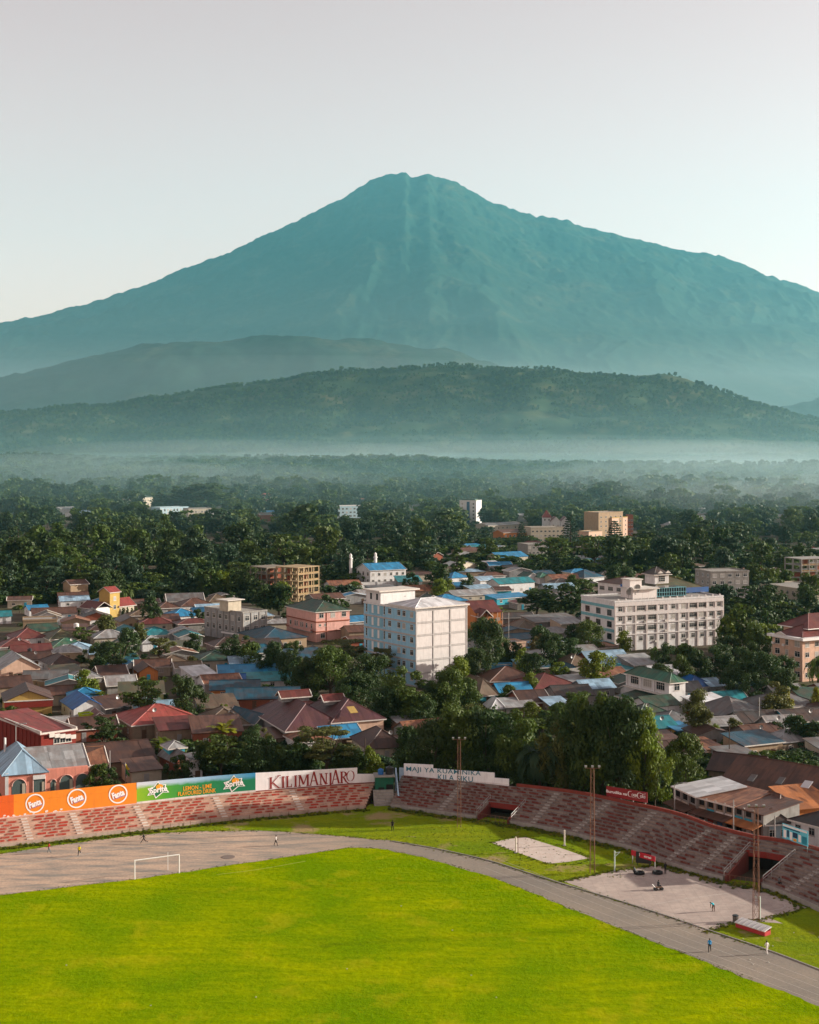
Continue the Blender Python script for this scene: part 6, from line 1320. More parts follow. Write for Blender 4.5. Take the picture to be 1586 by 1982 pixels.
# ---------------------------------------------------------------- trees: (column, top row, foot row, crown width px, shape, foliage[, label])
TN = dict(broad='round-crowned', tall='tall narrow', bush='dense low', flat='layered flat-topped', column='slim columnar', conifer='dark conifer', palm='feathery', banana='broad-leaved')
TC = dict(dark='dark green', mid='green', bright='bright green', olive='olive', yellow='yellow-green', bronze='bronze-green', blue='blue-green')
NEAR_T = [(360,1294,1403,84,'bush','dark','big dark round tree among roofs left of centre'),(430,1383,1442,64,'banana','yellow'),(308,1416,1463,50,'banana','bright'),(277,1302,1336,32,'banana','bright'),(313,1304,1333,26,'banana','bright'),
(498,1400,1513,84,'broad','dark'),(428,1422,1512,95,'flat','mid'),(392,1436,1510,54,'broad','dark'),(632,1408,1514,150,'flat','olive'),(575,1425,1512,84,'broad','dark'),(690,1450,1516,56,'bush','mid'),(722,1440,1512,46,'bush','bright'),(668,1440,1514,70,'broad','dark'),(540,1440,1512,60,'broad','mid'),
(640,1250,1352,98,'broad','mid'),(600,1275,1350,70,'broad','dark'),(715,1264,1372,92,'broad','dark'),(778,1287,1414,118,'broad','mid'),(690,1302,1388,84,'broad','dark'),(868,1292,1407,92,'broad','mid'),(660,1237,1302,120,'flat','olive'),(738,1254,1322,66,'flat','olive'),(838,1318,1402,64,'broad','dark'),(905,1310,1388,50,'tall','mid'),(745,1330,1420,80,'broad','dark'),(820,1345,1425,70,'broad','dark'),
(940,1194,1308,76,'broad','dark'),(922,1252,1328,58,'broad','dark'),(968,1230,1298,42,'broad','mid'),(800,1420,1520,70,'broad','dark'),(838,1392,1522,104,'broad','dark'),(882,1362,1524,112,'broad','mid'),(940,1368,1528,122,'broad','dark'),(1000,1370,1536,112,'broad','mid'),(1046,1410,1545,120,'palm','blue','feathery dark palm in the grove behind the shaded terrace'),
(1088,1388,1548,100,'broad','olive'),(1128,1352,1556,112,'broad','dark'),(1166,1335,1560,118,'broad','mid'),(1202,1348,1564,116,'broad','dark'),(1245,1368,1568,88,'broad','bright'),(1214,1432,1570,84,'bush','dark'),(1020,1440,1540,90,'bush','dark'),(910,1436,1524,100,'bush','dark'),(970,1440,1530,90,'bush','dark'),(1150,1445,1560,90,'bush','dark'),(1095,1450,1550,80,'bush','mid'),(1325,1418,1557,84,'broad','mid','rounded roadside tree standing left of the huge brown roof'),(1268,1440,1570,64,'broad','bright'),
(1352,1334,1438,50,'tall','olive'),(1382,1400,1442,34,'bush','bright'),(1140,1200,1270,70,'broad','mid'),(1068,1222,1298,78,'broad','dark'),(1106,1234,1292,54,'broad','dark'),(1015,1252,1314,44,'broad','bright'),(1076,1280,1320,56,'bush','bright'),(985,1325,1367,34,'tall','mid'),(1026,1302,1352,32,'tall','bright'),(1048,1225,1280,50,'broad','bronze'),
(1298,1244,1312,62,'bush','dark'),(1350,1250,1334,78,'bush','dark'),(1395,1246,1330,76,'broad','dark'),(1440,1250,1344,84,'broad','dark'),(1482,1262,1356,92,'broad','dark'),(1516,1288,1366,74,'bush','dark'),(1266,1238,1302,26,'palm','mid'),(1430,1166,1266,76,'broad','mid'),(1408,1188,1268,56,'bush','bright'),(1320,1262,1340,60,'bush','mid'),(1420,1285,1362,80,'bush','dark'),(1460,1300,1372,70,'bush','dark'),
(1540,1384,1454,62,'broad','dark'),(1578,1394,1458,60,'broad','dark'),(1502,1390,1442,44,'bush','dark'),(1525,1337,1394,30,'column','yellow','yellow-green columnar tree right of the grey roofs'),(1580,1328,1388,26,'column','yellow','yellow-green columnar tree at the right edge'),(1430,1388,1437,62,'bush','olive'),(1472,1452,1502,92,'bush','mid'),(1535,1448,1506,96,'bush','dark'),(1420,1470,1510,60,'bush','mid'),
(1462,1205,1300,60,'broad','mid'),(1408,1228,1305,56,'broad','dark'),(1492,1172,1262,60,'broad','dark'),(1450,1240,1318,60,'bush','dark'),(1470,1180,1255,56,'broad','blue'),(205,1240,1302,58,'broad','dark'),(180,1250,1300,44,'bush','mid'),(310,1234,1292,62,'flat','olive'),(292,1154,1218,44,'broad','dark'),(190,1474,1534,62,'bush','mid'),(218,1484,1534,50,'bush','dark'),(342,1462,1522,66,'bush','dark'),(1584,1250,1345,60,'palm','mid','palm at the right edge before the peach block'),(786,1404,1472,52,'broad','dark'),
(456,1226,1290,64,'broad','dark'),(484,1242,1300,60,'broad','mid'),(522,1252,1316,56,'broad','dark'),(552,1262,1322,46,'broad','dark'),(575,1238,1300,46,'bush','mid'),(250,1130,1172,26,'palm','mid'),(238,1132,1175,24,'palm','mid'),(430,1105,1160,52,'broad','bright'),(400,1118,1165,40,'bush','dark'),(540,1130,1195,54,'tall','dark'),(512,1130,1195,50,'tall','dark'),
(848,1090,1152,62,'broad','dark'),(905,1108,1150,34,'broad','dark'),(796,1108,1150,40,'bush','dark'),(640,1150,1195,70,'bush','dark'),(1040,1140,1190,90,'broad','dark'),(1095,1128,1195,100,'broad','dark'),(1105,995,1060,46,'conifer','blue','dark conifer standing before the twin white gables'),(1190,1008,1070,46,'conifer','blue','dark conifer standing before the far tan tower'),(1010,1010,1060,26,'conifer','blue','small dark conifer left of the grey three-storey block'),
(885,1055,1118,34,'column','mid'),(1345,1020,1085,60,'broad','dark'),(1200,1035,1110,90,'broad','dark'),(1150,1038,1108,80,'flat','mid'),(1075,1040,1100,80,'flat','mid'),(590,975,1050,100,'broad','dark','large dark tree crown rising from the belt left of centre'),(1180,930,985,110,'broad','dark','big dark tree clump on the plain right of centre'),(400,935,990,130,'broad','dark','dark broad trees behind the far row on the left'),(340,940,990,80,'broad','dark','dark tree left of the dark broad trees behind the far row')]
AUTO_T = []
for i, t in enumerate(NEAR_T):
    cx_, ty, gy, wp, kd, cl_ = t[:6]; d_ = dist_row(gy); base = gp(cx_, gy); hgt = (gy - ty) * d_ / F; wd = wp * d_ / F
    e = tree(base, hgt, wd, kd, cl_, i % 4, t[6] if len(t) > 6 else None, None, (3 if hgt > 9 and kd != 'palm' and kd != 'banana' else 0) if d_ < 430 else 1)
    FOOT.append((base.x, base.y, wd * .3))
    if len(t) <= 6: AUTO_T.append((e, '%s %s %s' % (TC[cl_], TN[kd], dict(palm='palm', banana='banana plant', bush='bush', conifer='tree').get(kd, 'tree')), e['px'], e['py']))
# clipped hedge before the yellow tower villa
for i in range(9): e = tree(gp(196 + i * 8.5, 1192 + (i % 2)), 3.4, 1.4, 'column', 'mid', i % 3, 'row of slim hedge cypresses in front of the yellow tower villa', 'hedge cypresses', 1)
# mixed small trees in the town
tr = random.Random(3); n = 0; tries = 0
while n < 84 and tries < 9000:
    tries += 1; px, py = tr.uniform(0, 1586), tr.uniform(1150, 1470); p = gp(px, py)
    if blocked(p.x, p.y, .2): continue
    hgt = tr.uniform(4.5, 10.5); kd = tr.choice(['broad', 'broad', 'broad', 'bush', 'tall', 'banana', 'flat']); cl_ = tr.choice(['dark', 'mid', 'bright', 'olive', 'dark']) if kd != 'banana' else 'bright'
    hgt = hgt * (.55 if kd in ('bush', 'banana') else 1); e = tree(p, hgt, None, kd, cl_, n % 4, None, None, 0 if p.y < 430 else 1); FOOT.append((p.x, p.y, hgt * .3)); n += 1
    AUTO_T.append((e, '%s %s %s' % ('small ' + TC[cl_], TN[kd], dict(palm='palm', banana='banana plant', bush='bush').get(kd, 'tree')), e['px'], e['py']))
# wooded belts between the town and the plain: individual trees, alike in the photograph within each belt
SIGHT = [f for f in FOOT if f[1] > 800 and f[2] > 4]
def belt(n, x0, x1, y0, y1, lo, hi, label, group, cols=('dark', 'dark', 'mid', 'blue', 'mid', 'blue')):
    k = t = 0
    while k < n and t < n * 30:
        t += 1; px = tr.uniform(x0, x1); py = y0 + (y1 - y0) * tr.random(); p = gp(px, py)
        if blocked(p.x, p.y, 1.6) or any(b > 800 and p.y < b and p.y > b - 200 and abs(p.x - a * p.y / b) < c_ * .9 for a, b, c_ in SIGHT): continue
        hgt = tr.uniform(lo, hi); kd = tr.choice(['broad', 'broad', 'broad', 'flat', 'tall', 'bush']); hgt *= .6 if kd == 'bush' else 1
        cl_ = tr.choice(cols); tree(p, hgt, None, kd, cl_, k % 4, TC[cl_] + ' ' + TN[kd].split()[-1] + ' ' + label, group, 1); FOOT.append((p.x, p.y, 1.4)); k += 1
belt(72, -20, 690, 1020, 1132, 13, 22, 'tree in the dense dark belt on the left behind the houses', 'trees of the left belt')
belt(40, -20, 490, 1128, 1165, 9, 16, 'tree along the front edge of the left belt next to the houses', 'trees along the left belt edge')
belt(34, 670, 965, 1022, 1098, 12, 20, 'tree in the belt below the far white tower', 'trees of the middle belt')
belt(26, 960, 1260, 1062, 1112, 9, 14, 'tree between the far cream block and the hotel', 'trees before the far blocks')
belt(38, 1240, 1600, 1010, 1120, 12, 21, 'tree on the right above the hotel roof', 'trees of the right belt')
belt(20, 1380, 1600, 1120, 1200, 8, 14, 'tree between the grey five-storey block and the peach block', 'trees at the right edge')
belt(14, 1080, 1260, 1130, 1170, 7, 11, 'tree left of and behind the hotel', 'trees behind the hotel', ('dark', 'mid'))
# farther belt, still before the plain
def clear_far(X, Y):
    k = np.ones(len(X), bool)
    for a, b, c_ in FOOT:
        if b > 900: k &= ~(((X - a) ** 2 + (Y - b) ** 2 < (c_ + 7) ** 2) | ((np.abs(X - a * Y / b) < c_ * 1.0) & (Y < b) & (Y > b - 230)))
    return k
P3, S3 = forest_points(5200, 1000, 1900, ground_z, 8, 17, clear=clear_far, pw=.8)
scatter('distant_trees', P3, S3, 'hazy trees filling the ground round the far buildings', 6)
# undergrowth under and between the belts and in the gardens
def understory(name, n, regs, lo, hi, label, rs):
    X, Y, S = [], [], []; r3 = random.Random(rs)
    for _ in range(n):
        x0, x1, y0, y1 = r3.choice(regs); p = gp(r3.uniform(x0, x1), r3.uniform(y0, y1))
        if blocked(p.x, p.y, .9): continue
        X.append(p.x); Y.append(p.y); S.append(r3.uniform(lo, hi))
    X, Y, S = map(np.array, (X, Y, S)); scatter(name, np.stack([X, Y, 0 * X - .35 * S], -1), np.stack([S * 1.5, S * 1.5, S], -1), label, rs)
understory('undergrowth', 2600, [(-20, 690, 1012, 1160), (-20, 690, 1012, 1160), (-20, 500, 1120, 1170), (670, 965, 1018, 1105), (960, 1260, 1050, 1115), (1240, 1600, 1005, 1200), (1240, 1600, 1005, 1200)], 3, 9, 'undergrowth and low trees filling the wooded belts', 12)
understory('garden_bushes', 2300, [(-20, 1600, 1150, 1500), (350, 820, 1400, 1520), (800, 1300, 1380, 1560), (1300, 1600, 1400, 1520)], 1.0, 4.2, 'bushes and weeds between the houses', 13)
# ---------------------------------------------------------------- masts, posts and small things
def mast(base, hgt, label, w0=.75, w1=.45, name='floodlight_mast', mat=None, lamps=3, seg=11):
    mat = mat or M_RUSTY; e = empty(name, base); C4 = ((-1, -1), (1, -1), (1, 1), (-1, 1))
    def cn(i, z): w_ = (w0 + (w1 - w0) * z / hgt) / 2; return Vector((C4[i][0] * w_, C4[i][1] * w_, z))
    for i in range(4): MB().bar(cn(i, 0), cn(i, hgt), 0.03 if lamps else .09).build('leg', mat, e)
    br = MB()
    for k in range(seg):
        z0, z1 = hgt * k / seg, hgt * (k + 1) / seg
        for i in range(4):
            j = (i + 1) % 4; br.bar(cn(i, z1), cn(j, z1), .02, n=3); br.bar(cn(i if k % 2 else j, z0), cn(j if k % 2 else i, z1), .02, n=3)
    br.build('bracing', mat, e)
    if lamps:
        MB().bar((-1.1, 0, hgt), (1.1, 0, hgt), .05).build('crossbar', mat, e)
        for i in range(lamps):
            x = -1.0 + 2.0 * i / (lamps - 1); m = MB(); m.prism([(x - .14, -.1, hgt + .05), (x + .14, -.1, hgt + .05), (x + .18, -.25, hgt + .32), (x - .18, -.25, hgt + .32)], (0, .3, .1)); m.build('floodlight', M_STEEL, e)
    tag(e, label, 'mast'); return e
mast(gp(1147, 1690), 15.6, 'rusty lattice floodlight mast between the two concrete courts', .7)
mast(gp(1464, 1783), 15.2, 'rusty lattice floodlight mast at the corner of the basketball court', .8)
mast(gp(889, 1601), 14.6, 'rusty lattice floodlight mast before the blue-lettered board wall', .6)
tp = gp(478, 972); t = mast(tp, 18, 'far red and white lattice telecom tower on the left', 3.2, 1.0, 'telecom_tower', plain('tower_paint', (.45, .33, .28), .6), 0, 9)
for z in (13, 15, 17): MB().bar((1.0, -.9, z - 1), (1.0, -.9, z + 1), .35, n=6).build('antenna', M_WHITE, t)
def post(x, y, h_, r_, mat, label, name='post', extra=None, cat='post'):
    e = empty(name, gp(x, y)); MB().bar((0, 0, 0), (0, 0, h_), r_, n=8).build('pole', mat, e); MB().box((0, 0, .05), (r_ * 4, r_ * 4, .1)).build('base', M_CONC, e)
    if extra: extra(e)
    tag(e, label, cat); return e
M_CREAMP = plain('cream_paint', (.58, .54, .46), .6); M_PALEP = plain('pale_green_paint', (.45, .55, .5), .6)
def hooks(e): MB().box((.16, 0, 1.5), (.12, .06, .2)).build('hook', M_STEEL, e); MB().box((0, 0, 2.4), (.3, .3, .08)).build('cap', M_CREAMP, e)
post(999, 1651, 2.5, .13, M_CREAMP, 'cream volleyball post on the near side of the small court', 'volleyball_post', hooks); post(1093, 1637, 2.5, .12, M_CREAMP, 'cream volleyball post on the grass beyond the small court', 'volleyball_post', hooks)
post(1003, 1650, 2.7, .05, M_RUSTY, 'thin dark pole beside the near volleyball post', 'pole')
def hoop(e):
    MB().bar((0, 0, 2.8), (.75, -.2, 2.95), .07).build('arm', M_PALEP, e); MB().bar((0, 0, 2.2), (.7, -.2, 2.9), .05).build('brace', M_PALEP, e); m = MB()
    for i in range(10): a, b = i * .628, (i + 1) * .628; m.bar((.98 + .23 * math.cos(a), -.2 + .23 * math.sin(a), 2.9), (.98 + .23 * math.cos(b), -.2 + .23 * math.sin(b), 2.9), .02, n=3)
    m.build('hoop', M_RUSTY, e)
post(1190, 1687, 3.1, .1, M_PALEP, 'pale basketball post with bare hoop at the far court corner', 'basketball_post', hoop)
def stub(e): MB().box((0, -.1, 3.5), (1.5, .06, 1.0)).build('backboard', M_PALEP, e); MB().bar((0, 0, 3.2), (-.5, -.3, 3.2), .05).build('arm', M_PALEP, e)
post(1471, 1780, 3.1, .12, M_PALEP, 'pale post standing beside the court corner mast', 'basketball_post', lambda e: MB().bar((0, 0, 2.9), (-.7, .3, 3.0), .06).build('arm', M_PALEP, e))
# black board on legs, red banner, dugout, bin, tyres
e = empty('scoreboard', gp(1246, 1676)); bx(e, 'board', (0, 0, 1.25), (2.3, .12, 1.7), M_BLACK); [bx(e, 'leg', (s * .9, 0, .3), (.1, .1, .6), M_BLACK) for s in (-1, 1)]; e.rotation_euler = (0, 0, -.3); tag(e, 'black board on legs by the foot of the shaded terrace', 'board')
sign('banner', 1222, 1655, 1268, 1668, 10, 215, plain('banner_red', (.42, .012, .03), .6), 'red banner with white marks at the foot of the shaded terrace', [('mark', ringVF(.3, .5, 20), .26, .2, .38, .9, P_WHITE), ('lettering', glyphs('airtel', .03), .55, .3, .85, .75, P_WHITE)], post=(.03, .97), dd=210.8)
def dugout(x1, y1, x2, y2, label):
    A, B = gp(x1, y1), gp(x2, y2); u = B - A; e = empty('dugout', A); e.rotation_euler = (0, 0, math.atan2(u.y, u.x)); L_ = u.length; m_r = plain('dugout_red', (.36, .03, .03), .6)
    MB().prism([(-.1, -.75, .62), (L_ + .1, -.75, .62), (L_ + .1, .75, .95), (-.1, .75, .95)], (0, 0, .09)).build('roof', M_WHITE, e)
    for i in range(6): bx(e, 'roof_rib', (L_ * (i + .5) / 6, 0, .9), (.06, 1.4, .05), M_STEEL).rotation_euler = (math.atan2(.33, 1.5), 0, 0)
    bx(e, 'front_board', (L_ / 2, -.62, .3), (L_, .06, .5), m_r); bx(e, 'back_board', (L_ / 2, .62, .42), (L_, .06, .84), m_r); [bx(e, 'end_board', (x, 0, .3), (.06, 1.15, .55), m_r) for x in (0, L_)]; bx(e, 'bench', (L_ / 2, .1, .3), (L_ - .2, .4, .08), M_WOOD)
    tag(e, label, 'dugout'); return e
dugout(1430, 1793, 1486, 1811, 'long low red dugout with white roof on the grass by the court')
e = empty('litter_bin', gp(1424, 1786)); MB().bar((0, 0, 0), (0, 0, .95), .36, n=12, r2=.40).build('drum', plain('bin_grey', (.12, .11, .10), .8), e); MB().bar((0, 0, .95), (0, 0, 1.05), .45, n=12, r2=.34).build('lid', M_BLACK, e); tag(e, 'dark litter bin at the corner of the basketball court', 'bin')
def tyre(x, y, label, r_=.55, lay=True):
    e = empty('tyre', gp(x, y)); m = MB(); n, k = 20, 8; t = .2
    def P(i, j): a, b = 6.2832 * i / n, 6.2832 * j / k; rr = r_ + t * math.cos(b); return Vector((rr * math.cos(a), rr * math.sin(a), t + t * math.sin(b) * 1.1))
    for i in range(n):
        for j in range(k): m.poly([P(i, j), P(i + 1, j), P(i + 1, j + 1), P(i, j + 1)])
    m.build('rubber', plain('tyre_rubber', (.02, .021, .022), .8), e, smooth=True); q_ = MB()
    for j in range(n): a = 6.2832 * j / n; q_.box((math.cos(a) * (r_ + t), math.sin(a) * (r_ + t), t), (.05, .1, .3), a)
    q_.build('tread', MATS['tyre_rubber'], e); tag(e, label, 'tyre')
tyre(1238, 1692, 'black tyre lying beside the crouching person in dark clothes'); tyre(1273, 1691, 'black tyre lying beside the standing person in dark clothes')
# goal
A, B = gp(261, 1702), gp(347, 1690); u = (B - A); e = empty('football_goal', A); e.rotation_euler = (0, 0, math.atan2(u.y, u.x)); L_ = u.length; hg = 36.5 * A.y / F
for x in (0, L_): MB().bar((x, 0, 0), (x, 0, hg), .085, n=8).build('goal_post', M_WHITE, e)
MB().bar((-.07, 0, hg), (L_ + .07, 0, hg), .085, n=8).build('crossbar', M_WHITE, e); MB().bar((L_ - 1.05, 2.2, 0), (L_ - 1.05, 2.2, hg * .98), .045, n=6).build('net_stay', M_WHITE, e); tag(e, 'white football goal on the left edge of the pitch', 'goal')
# gateway kiosk between the two terraces
e = empty('gate_kiosk', gp(748, 1551)); gk = wall_mat('kiosk_green', (.02, .12, .075), .5); e.rotation_euler = (0, 0, .1)
bx(e, 'wall', (-.3, 1.2, 2.2), (3.2, 2.6, 4.4), gk); bx(e, 'roof', (-.3, 1.1, 4.5), (3.7, 3.2, .2), M_CONC); bx(e, 'door', (-.9, -.13, 1.4), (1.0, .06, 2.3), M_DARK); bx(e, 'window', (.6, -.13, 2.6), (1.2, .06, .9), M_DARK); bx(e, 'poster', (.5, -.15, 1.1), (1.3, .06, 1.6), M_TURQ)
for i in range(7): bx(e, 'poster_patch', (.05 + .16 * i, -.2, .6 + (i * 37 % 5) * .28), (.22, .03, .25), P_WHITE)
for i in range(6): bx(e, 'step', (-.6, -3.0 + .45 * i, .12 + .2 * i), (3.6, .45, .24 + .4 * i), M_CONC)
tag(e, 'dark green gate kiosk in the gap between the two terraces', 'kiosk'); ek = e
MB().prism([(1.9, 3.5, 0), (1.9, -2.6, 0), (1.9, -2.6, 1.0), (1.9, 3.5, 5.2)], (.25, 0, 0)).build('flank_wall', enamel('pale_blue_wall', (.36, .50, .62), .4), e)
water_tank(ek.matrix_basis @ Vector((-.9, 1.1, 4.62)), .5, 1.0, plain('blue_plastic', (.02, .12, .35), .5), 'small blue tank on the green gate kiosk'); water_tank(ek.matrix_basis @ Vector((.7, 1.2, 4.62)), .75, 1.35, M_BLACK, 'black tank on the green gate kiosk')
def at_h(x, y, z): return gp(x, y, z)
water_tank(gp(241, 1404, .0), .9, 2.0, M_BLACK, 'black water tank on a stand before the light red hipped roof', 2.4); water_tank(gp(1300, 1384, 0), .8, 1.9, M_BLACK, 'black water tank beside the white villa'); water_tank(gp(58, 1282), .7, 1.6, M_BLACK, 'black water tank between brown roofs on the left', 2.6)
water_tank(gp(148, 1235), .9, 1.6, M_WHITE, 'white water tank on a stand right of the olive roof', 3.4); water_tank(gp(1536, 1598), .6, 1.3, plain('blue_plastic', (.02, .12, .35), .5), 'blue drum beside the small cream upper room', 2.5); water_tank(gp(1012, 1237), .6, 1.3, M_WHITE, 'white tank by the red-walled house', 1.8)
# lamp posts, antenna poles, flag, car
def lamp_arm(h_):
    def f(e): MB().bar((0, 0, h_), (.5, 0, h_ + .45), .05).build('arm', M_STEEL, e); MB().bar((.5, 0, h_ + .45), (1.5, 0, h_ + .55), .05).build('bracket', M_STEEL, e); bx(e, 'lamp_head', (1.75, 0, h_ + .52), (.7, .25, .14), M_STEEL)
    return f
post(1306, 1600, 7.0, .09, M_STEEL, 'grey street lamp at the left end of the shop row', 'street_lamp', lamp_arm(6.8), 'street lamp'); post(31, 1490, 9, .08, M_STEEL, 'grey street lamp behind the salmon building', 'street_lamp', lamp_arm(8.6), 'street lamp')
for (x, y, h_, lb) in ((985, 1268, 13, 'tall thin pole beside the red-walled house'), (243, 1520, 4.2, 'short flagpole behind the orange wall'), (213, 1520, 6.5, 'thin pole left of the flagpole'), (440, 1500, 8, 'utility pole among trees behind the green advert'), (707, 1510, 8, 'utility pole behind the white lettered wall'), (1470, 1430, 9, 'thin pole before the grey roofs on the right'), (1412, 1480, 8, 'utility pole before the brown roofs on the right'), (1420, 1640, 7.5, 'utility pole behind the shaded terrace by the shops'), (1500, 1660, 6.5, 'pole before the white walled house')): post(x, y, h_, .09, M_STEEL if h_ != 8 else M_BARK, lb, 'pole')
e = empty('flag', gp(243, 1520) + Vector((0, 0, 2.2))); m = MB(); nn = 5
for c_, (z0, z1), nm in ((plain('flag_yellow', (.55, .42, .02), .7), (.9, 1.8), 'upper_band'), (plain('flag_green', (.06, .25, .06), .7), (0, .9), 'lower_band')):
    m = MB()
    for i in range(nn): m.prism([(.08 + .14 * i, .12 * math.sin(i * 1.3), z0 - .12 * i), (.08 + .14 * (i + 1), .12 * math.sin((i + 1) * 1.3), z0 - .12 * (i + 1)), (.08 + .14 * (i + 1), .12 * math.sin((i + 1) * 1.3), z1 - .18 * (i + 1)), (.08 + .14 * i, .12 * math.sin(i * 1.3), z1 - .18 * i)], (0, .015, 0))
    m.build(nm, c_, e)
tag(e, 'yellow and green flag drooping behind the orange wall', 'flag')
def car(x, y, rz, mat, label):
    e = empty('parked_car', gp(x, y)); e.rotation_euler = (0, 0, rz)
    MB().prism([(-2.1, -.85, .35), (2.1, -.85, .35), (2.15, -.85, .8), (1.2, -.85, .95), (-1.9, -.85, 1.0), (-2.15, -.85, .85)], (0, 1.7, 0)).build('body', mat, e)
    cb = MB().prism([(1.05, -.75, .96), (.45, -.7, 1.5), (-1.45, -.7, 1.52), (-1.85, -.75, 1.0)], (0, 1.45, 0)).build('cabin', M_GLASS, e); bx(e, 'roof_panel', (-.5, .02, 1.54), (1.9, 1.36, .05), mat)
    for sx in (-1.35, 1.35):
        for sy in (-.8, .8): w_ = MB().bar((sx, sy - .11, .33), (sx, sy + .11, .33), .33, n=14).build('wheel', M_BLACK, e); MB().bar((sx, sy - .12, .33), (sx, sy + .12, .33), .18, n=8).build('rim', M_STEEL, w_)
    for sy in (-.6, .6): bx(e, 'headlight', (2.13, sy, .72), (.06, .3, .14), M_WHITE); bx(e, 'tail_light', (-2.13, sy, .78), (.06, .25, .14), plain('tail_red', (.4, .02, .02), .4))
    tag(e, label, 'car')
car(579, 1300, .3, M_WHITE, 'small white car parked left of the white six-storey block'); car(1130, 1200, .5, plain('silver_car', (.4, .42, .44), .35, .5, .3), 'silver car parked before the trees left of the hotel'); car(1106, 1202, .4, M_WHITE, 'white car parked left of the silver car by the hotel')
# blue and white advertising board on the white walled house
AD = [('stripe', discVF(.5, .5, .5, 45, 405, 4), .02, .84, .98, .97, P_SLATE)]
sq = (np.array([(0, 0), (1, 0), (1, 1), (0, 1)]), [(0, 1, 2, 3)]); cy_ = plain('sign_cyan', (.12, .50, .62), .5); dk_ = plain('sign_navy', (.01, .04, .09), .5)
sign('billboard', 1515, 1622, 1564, 1639, 29, 212.5, cy_, 'pale blue advertising board below the white walled house at the right edge',
     [('strip', sq, .02, .85, .98, .97, P_WHITE), ('strip', sq, .04, .74, .7, .81, dk_), ('panel', sq, .05, .1, .16, .62, P_WHITE), ('panel', sq, .19, .2, .26, .66, dk_), ('panel', sq, .30, .08, .40, .6, P_WHITE), ('panel', sq, .42, .3, .60, .64, dk_), ('panel', sq, .44, .06, .56, .24, P_ORANGE), ('panel', sq, .64, .12, .74, .6, P_WHITE), ('panel', sq, .78, .08, .96, .58, plain('sign_teal', (.02, .22, .30), .5))], post=(.05, .95), dd=207)
wall_line(1505, 1640, 1640, 1690, 2.0, wallm('dkred'), 'dark red wall below the pale blue advertising board')
# litter on the grass
lit = MB().box((0, 0, .04), (.16, .12, .05)).mesh('litter', plain('litter_grey', (.45, .45, .40), .8)); q3 = random.Random(8)
for i in range(18):
    px, py = (q3.uniform(1420, 1586), q3.uniform(1800, 1870)) if i < 8 else (q3.uniform(50, 1300), q3.uniform(1720, 1960))
    if i >= 8 and px > 700 and py < 1650 + (px - 700) * .42: continue
    p = gp(px, py); o = link('litter', lit, None, (p.x, p.y, .02), q3.random() * 6); tag(o, 'scrap of white litter lying on the grass', 'litter', 'litter on the grass')
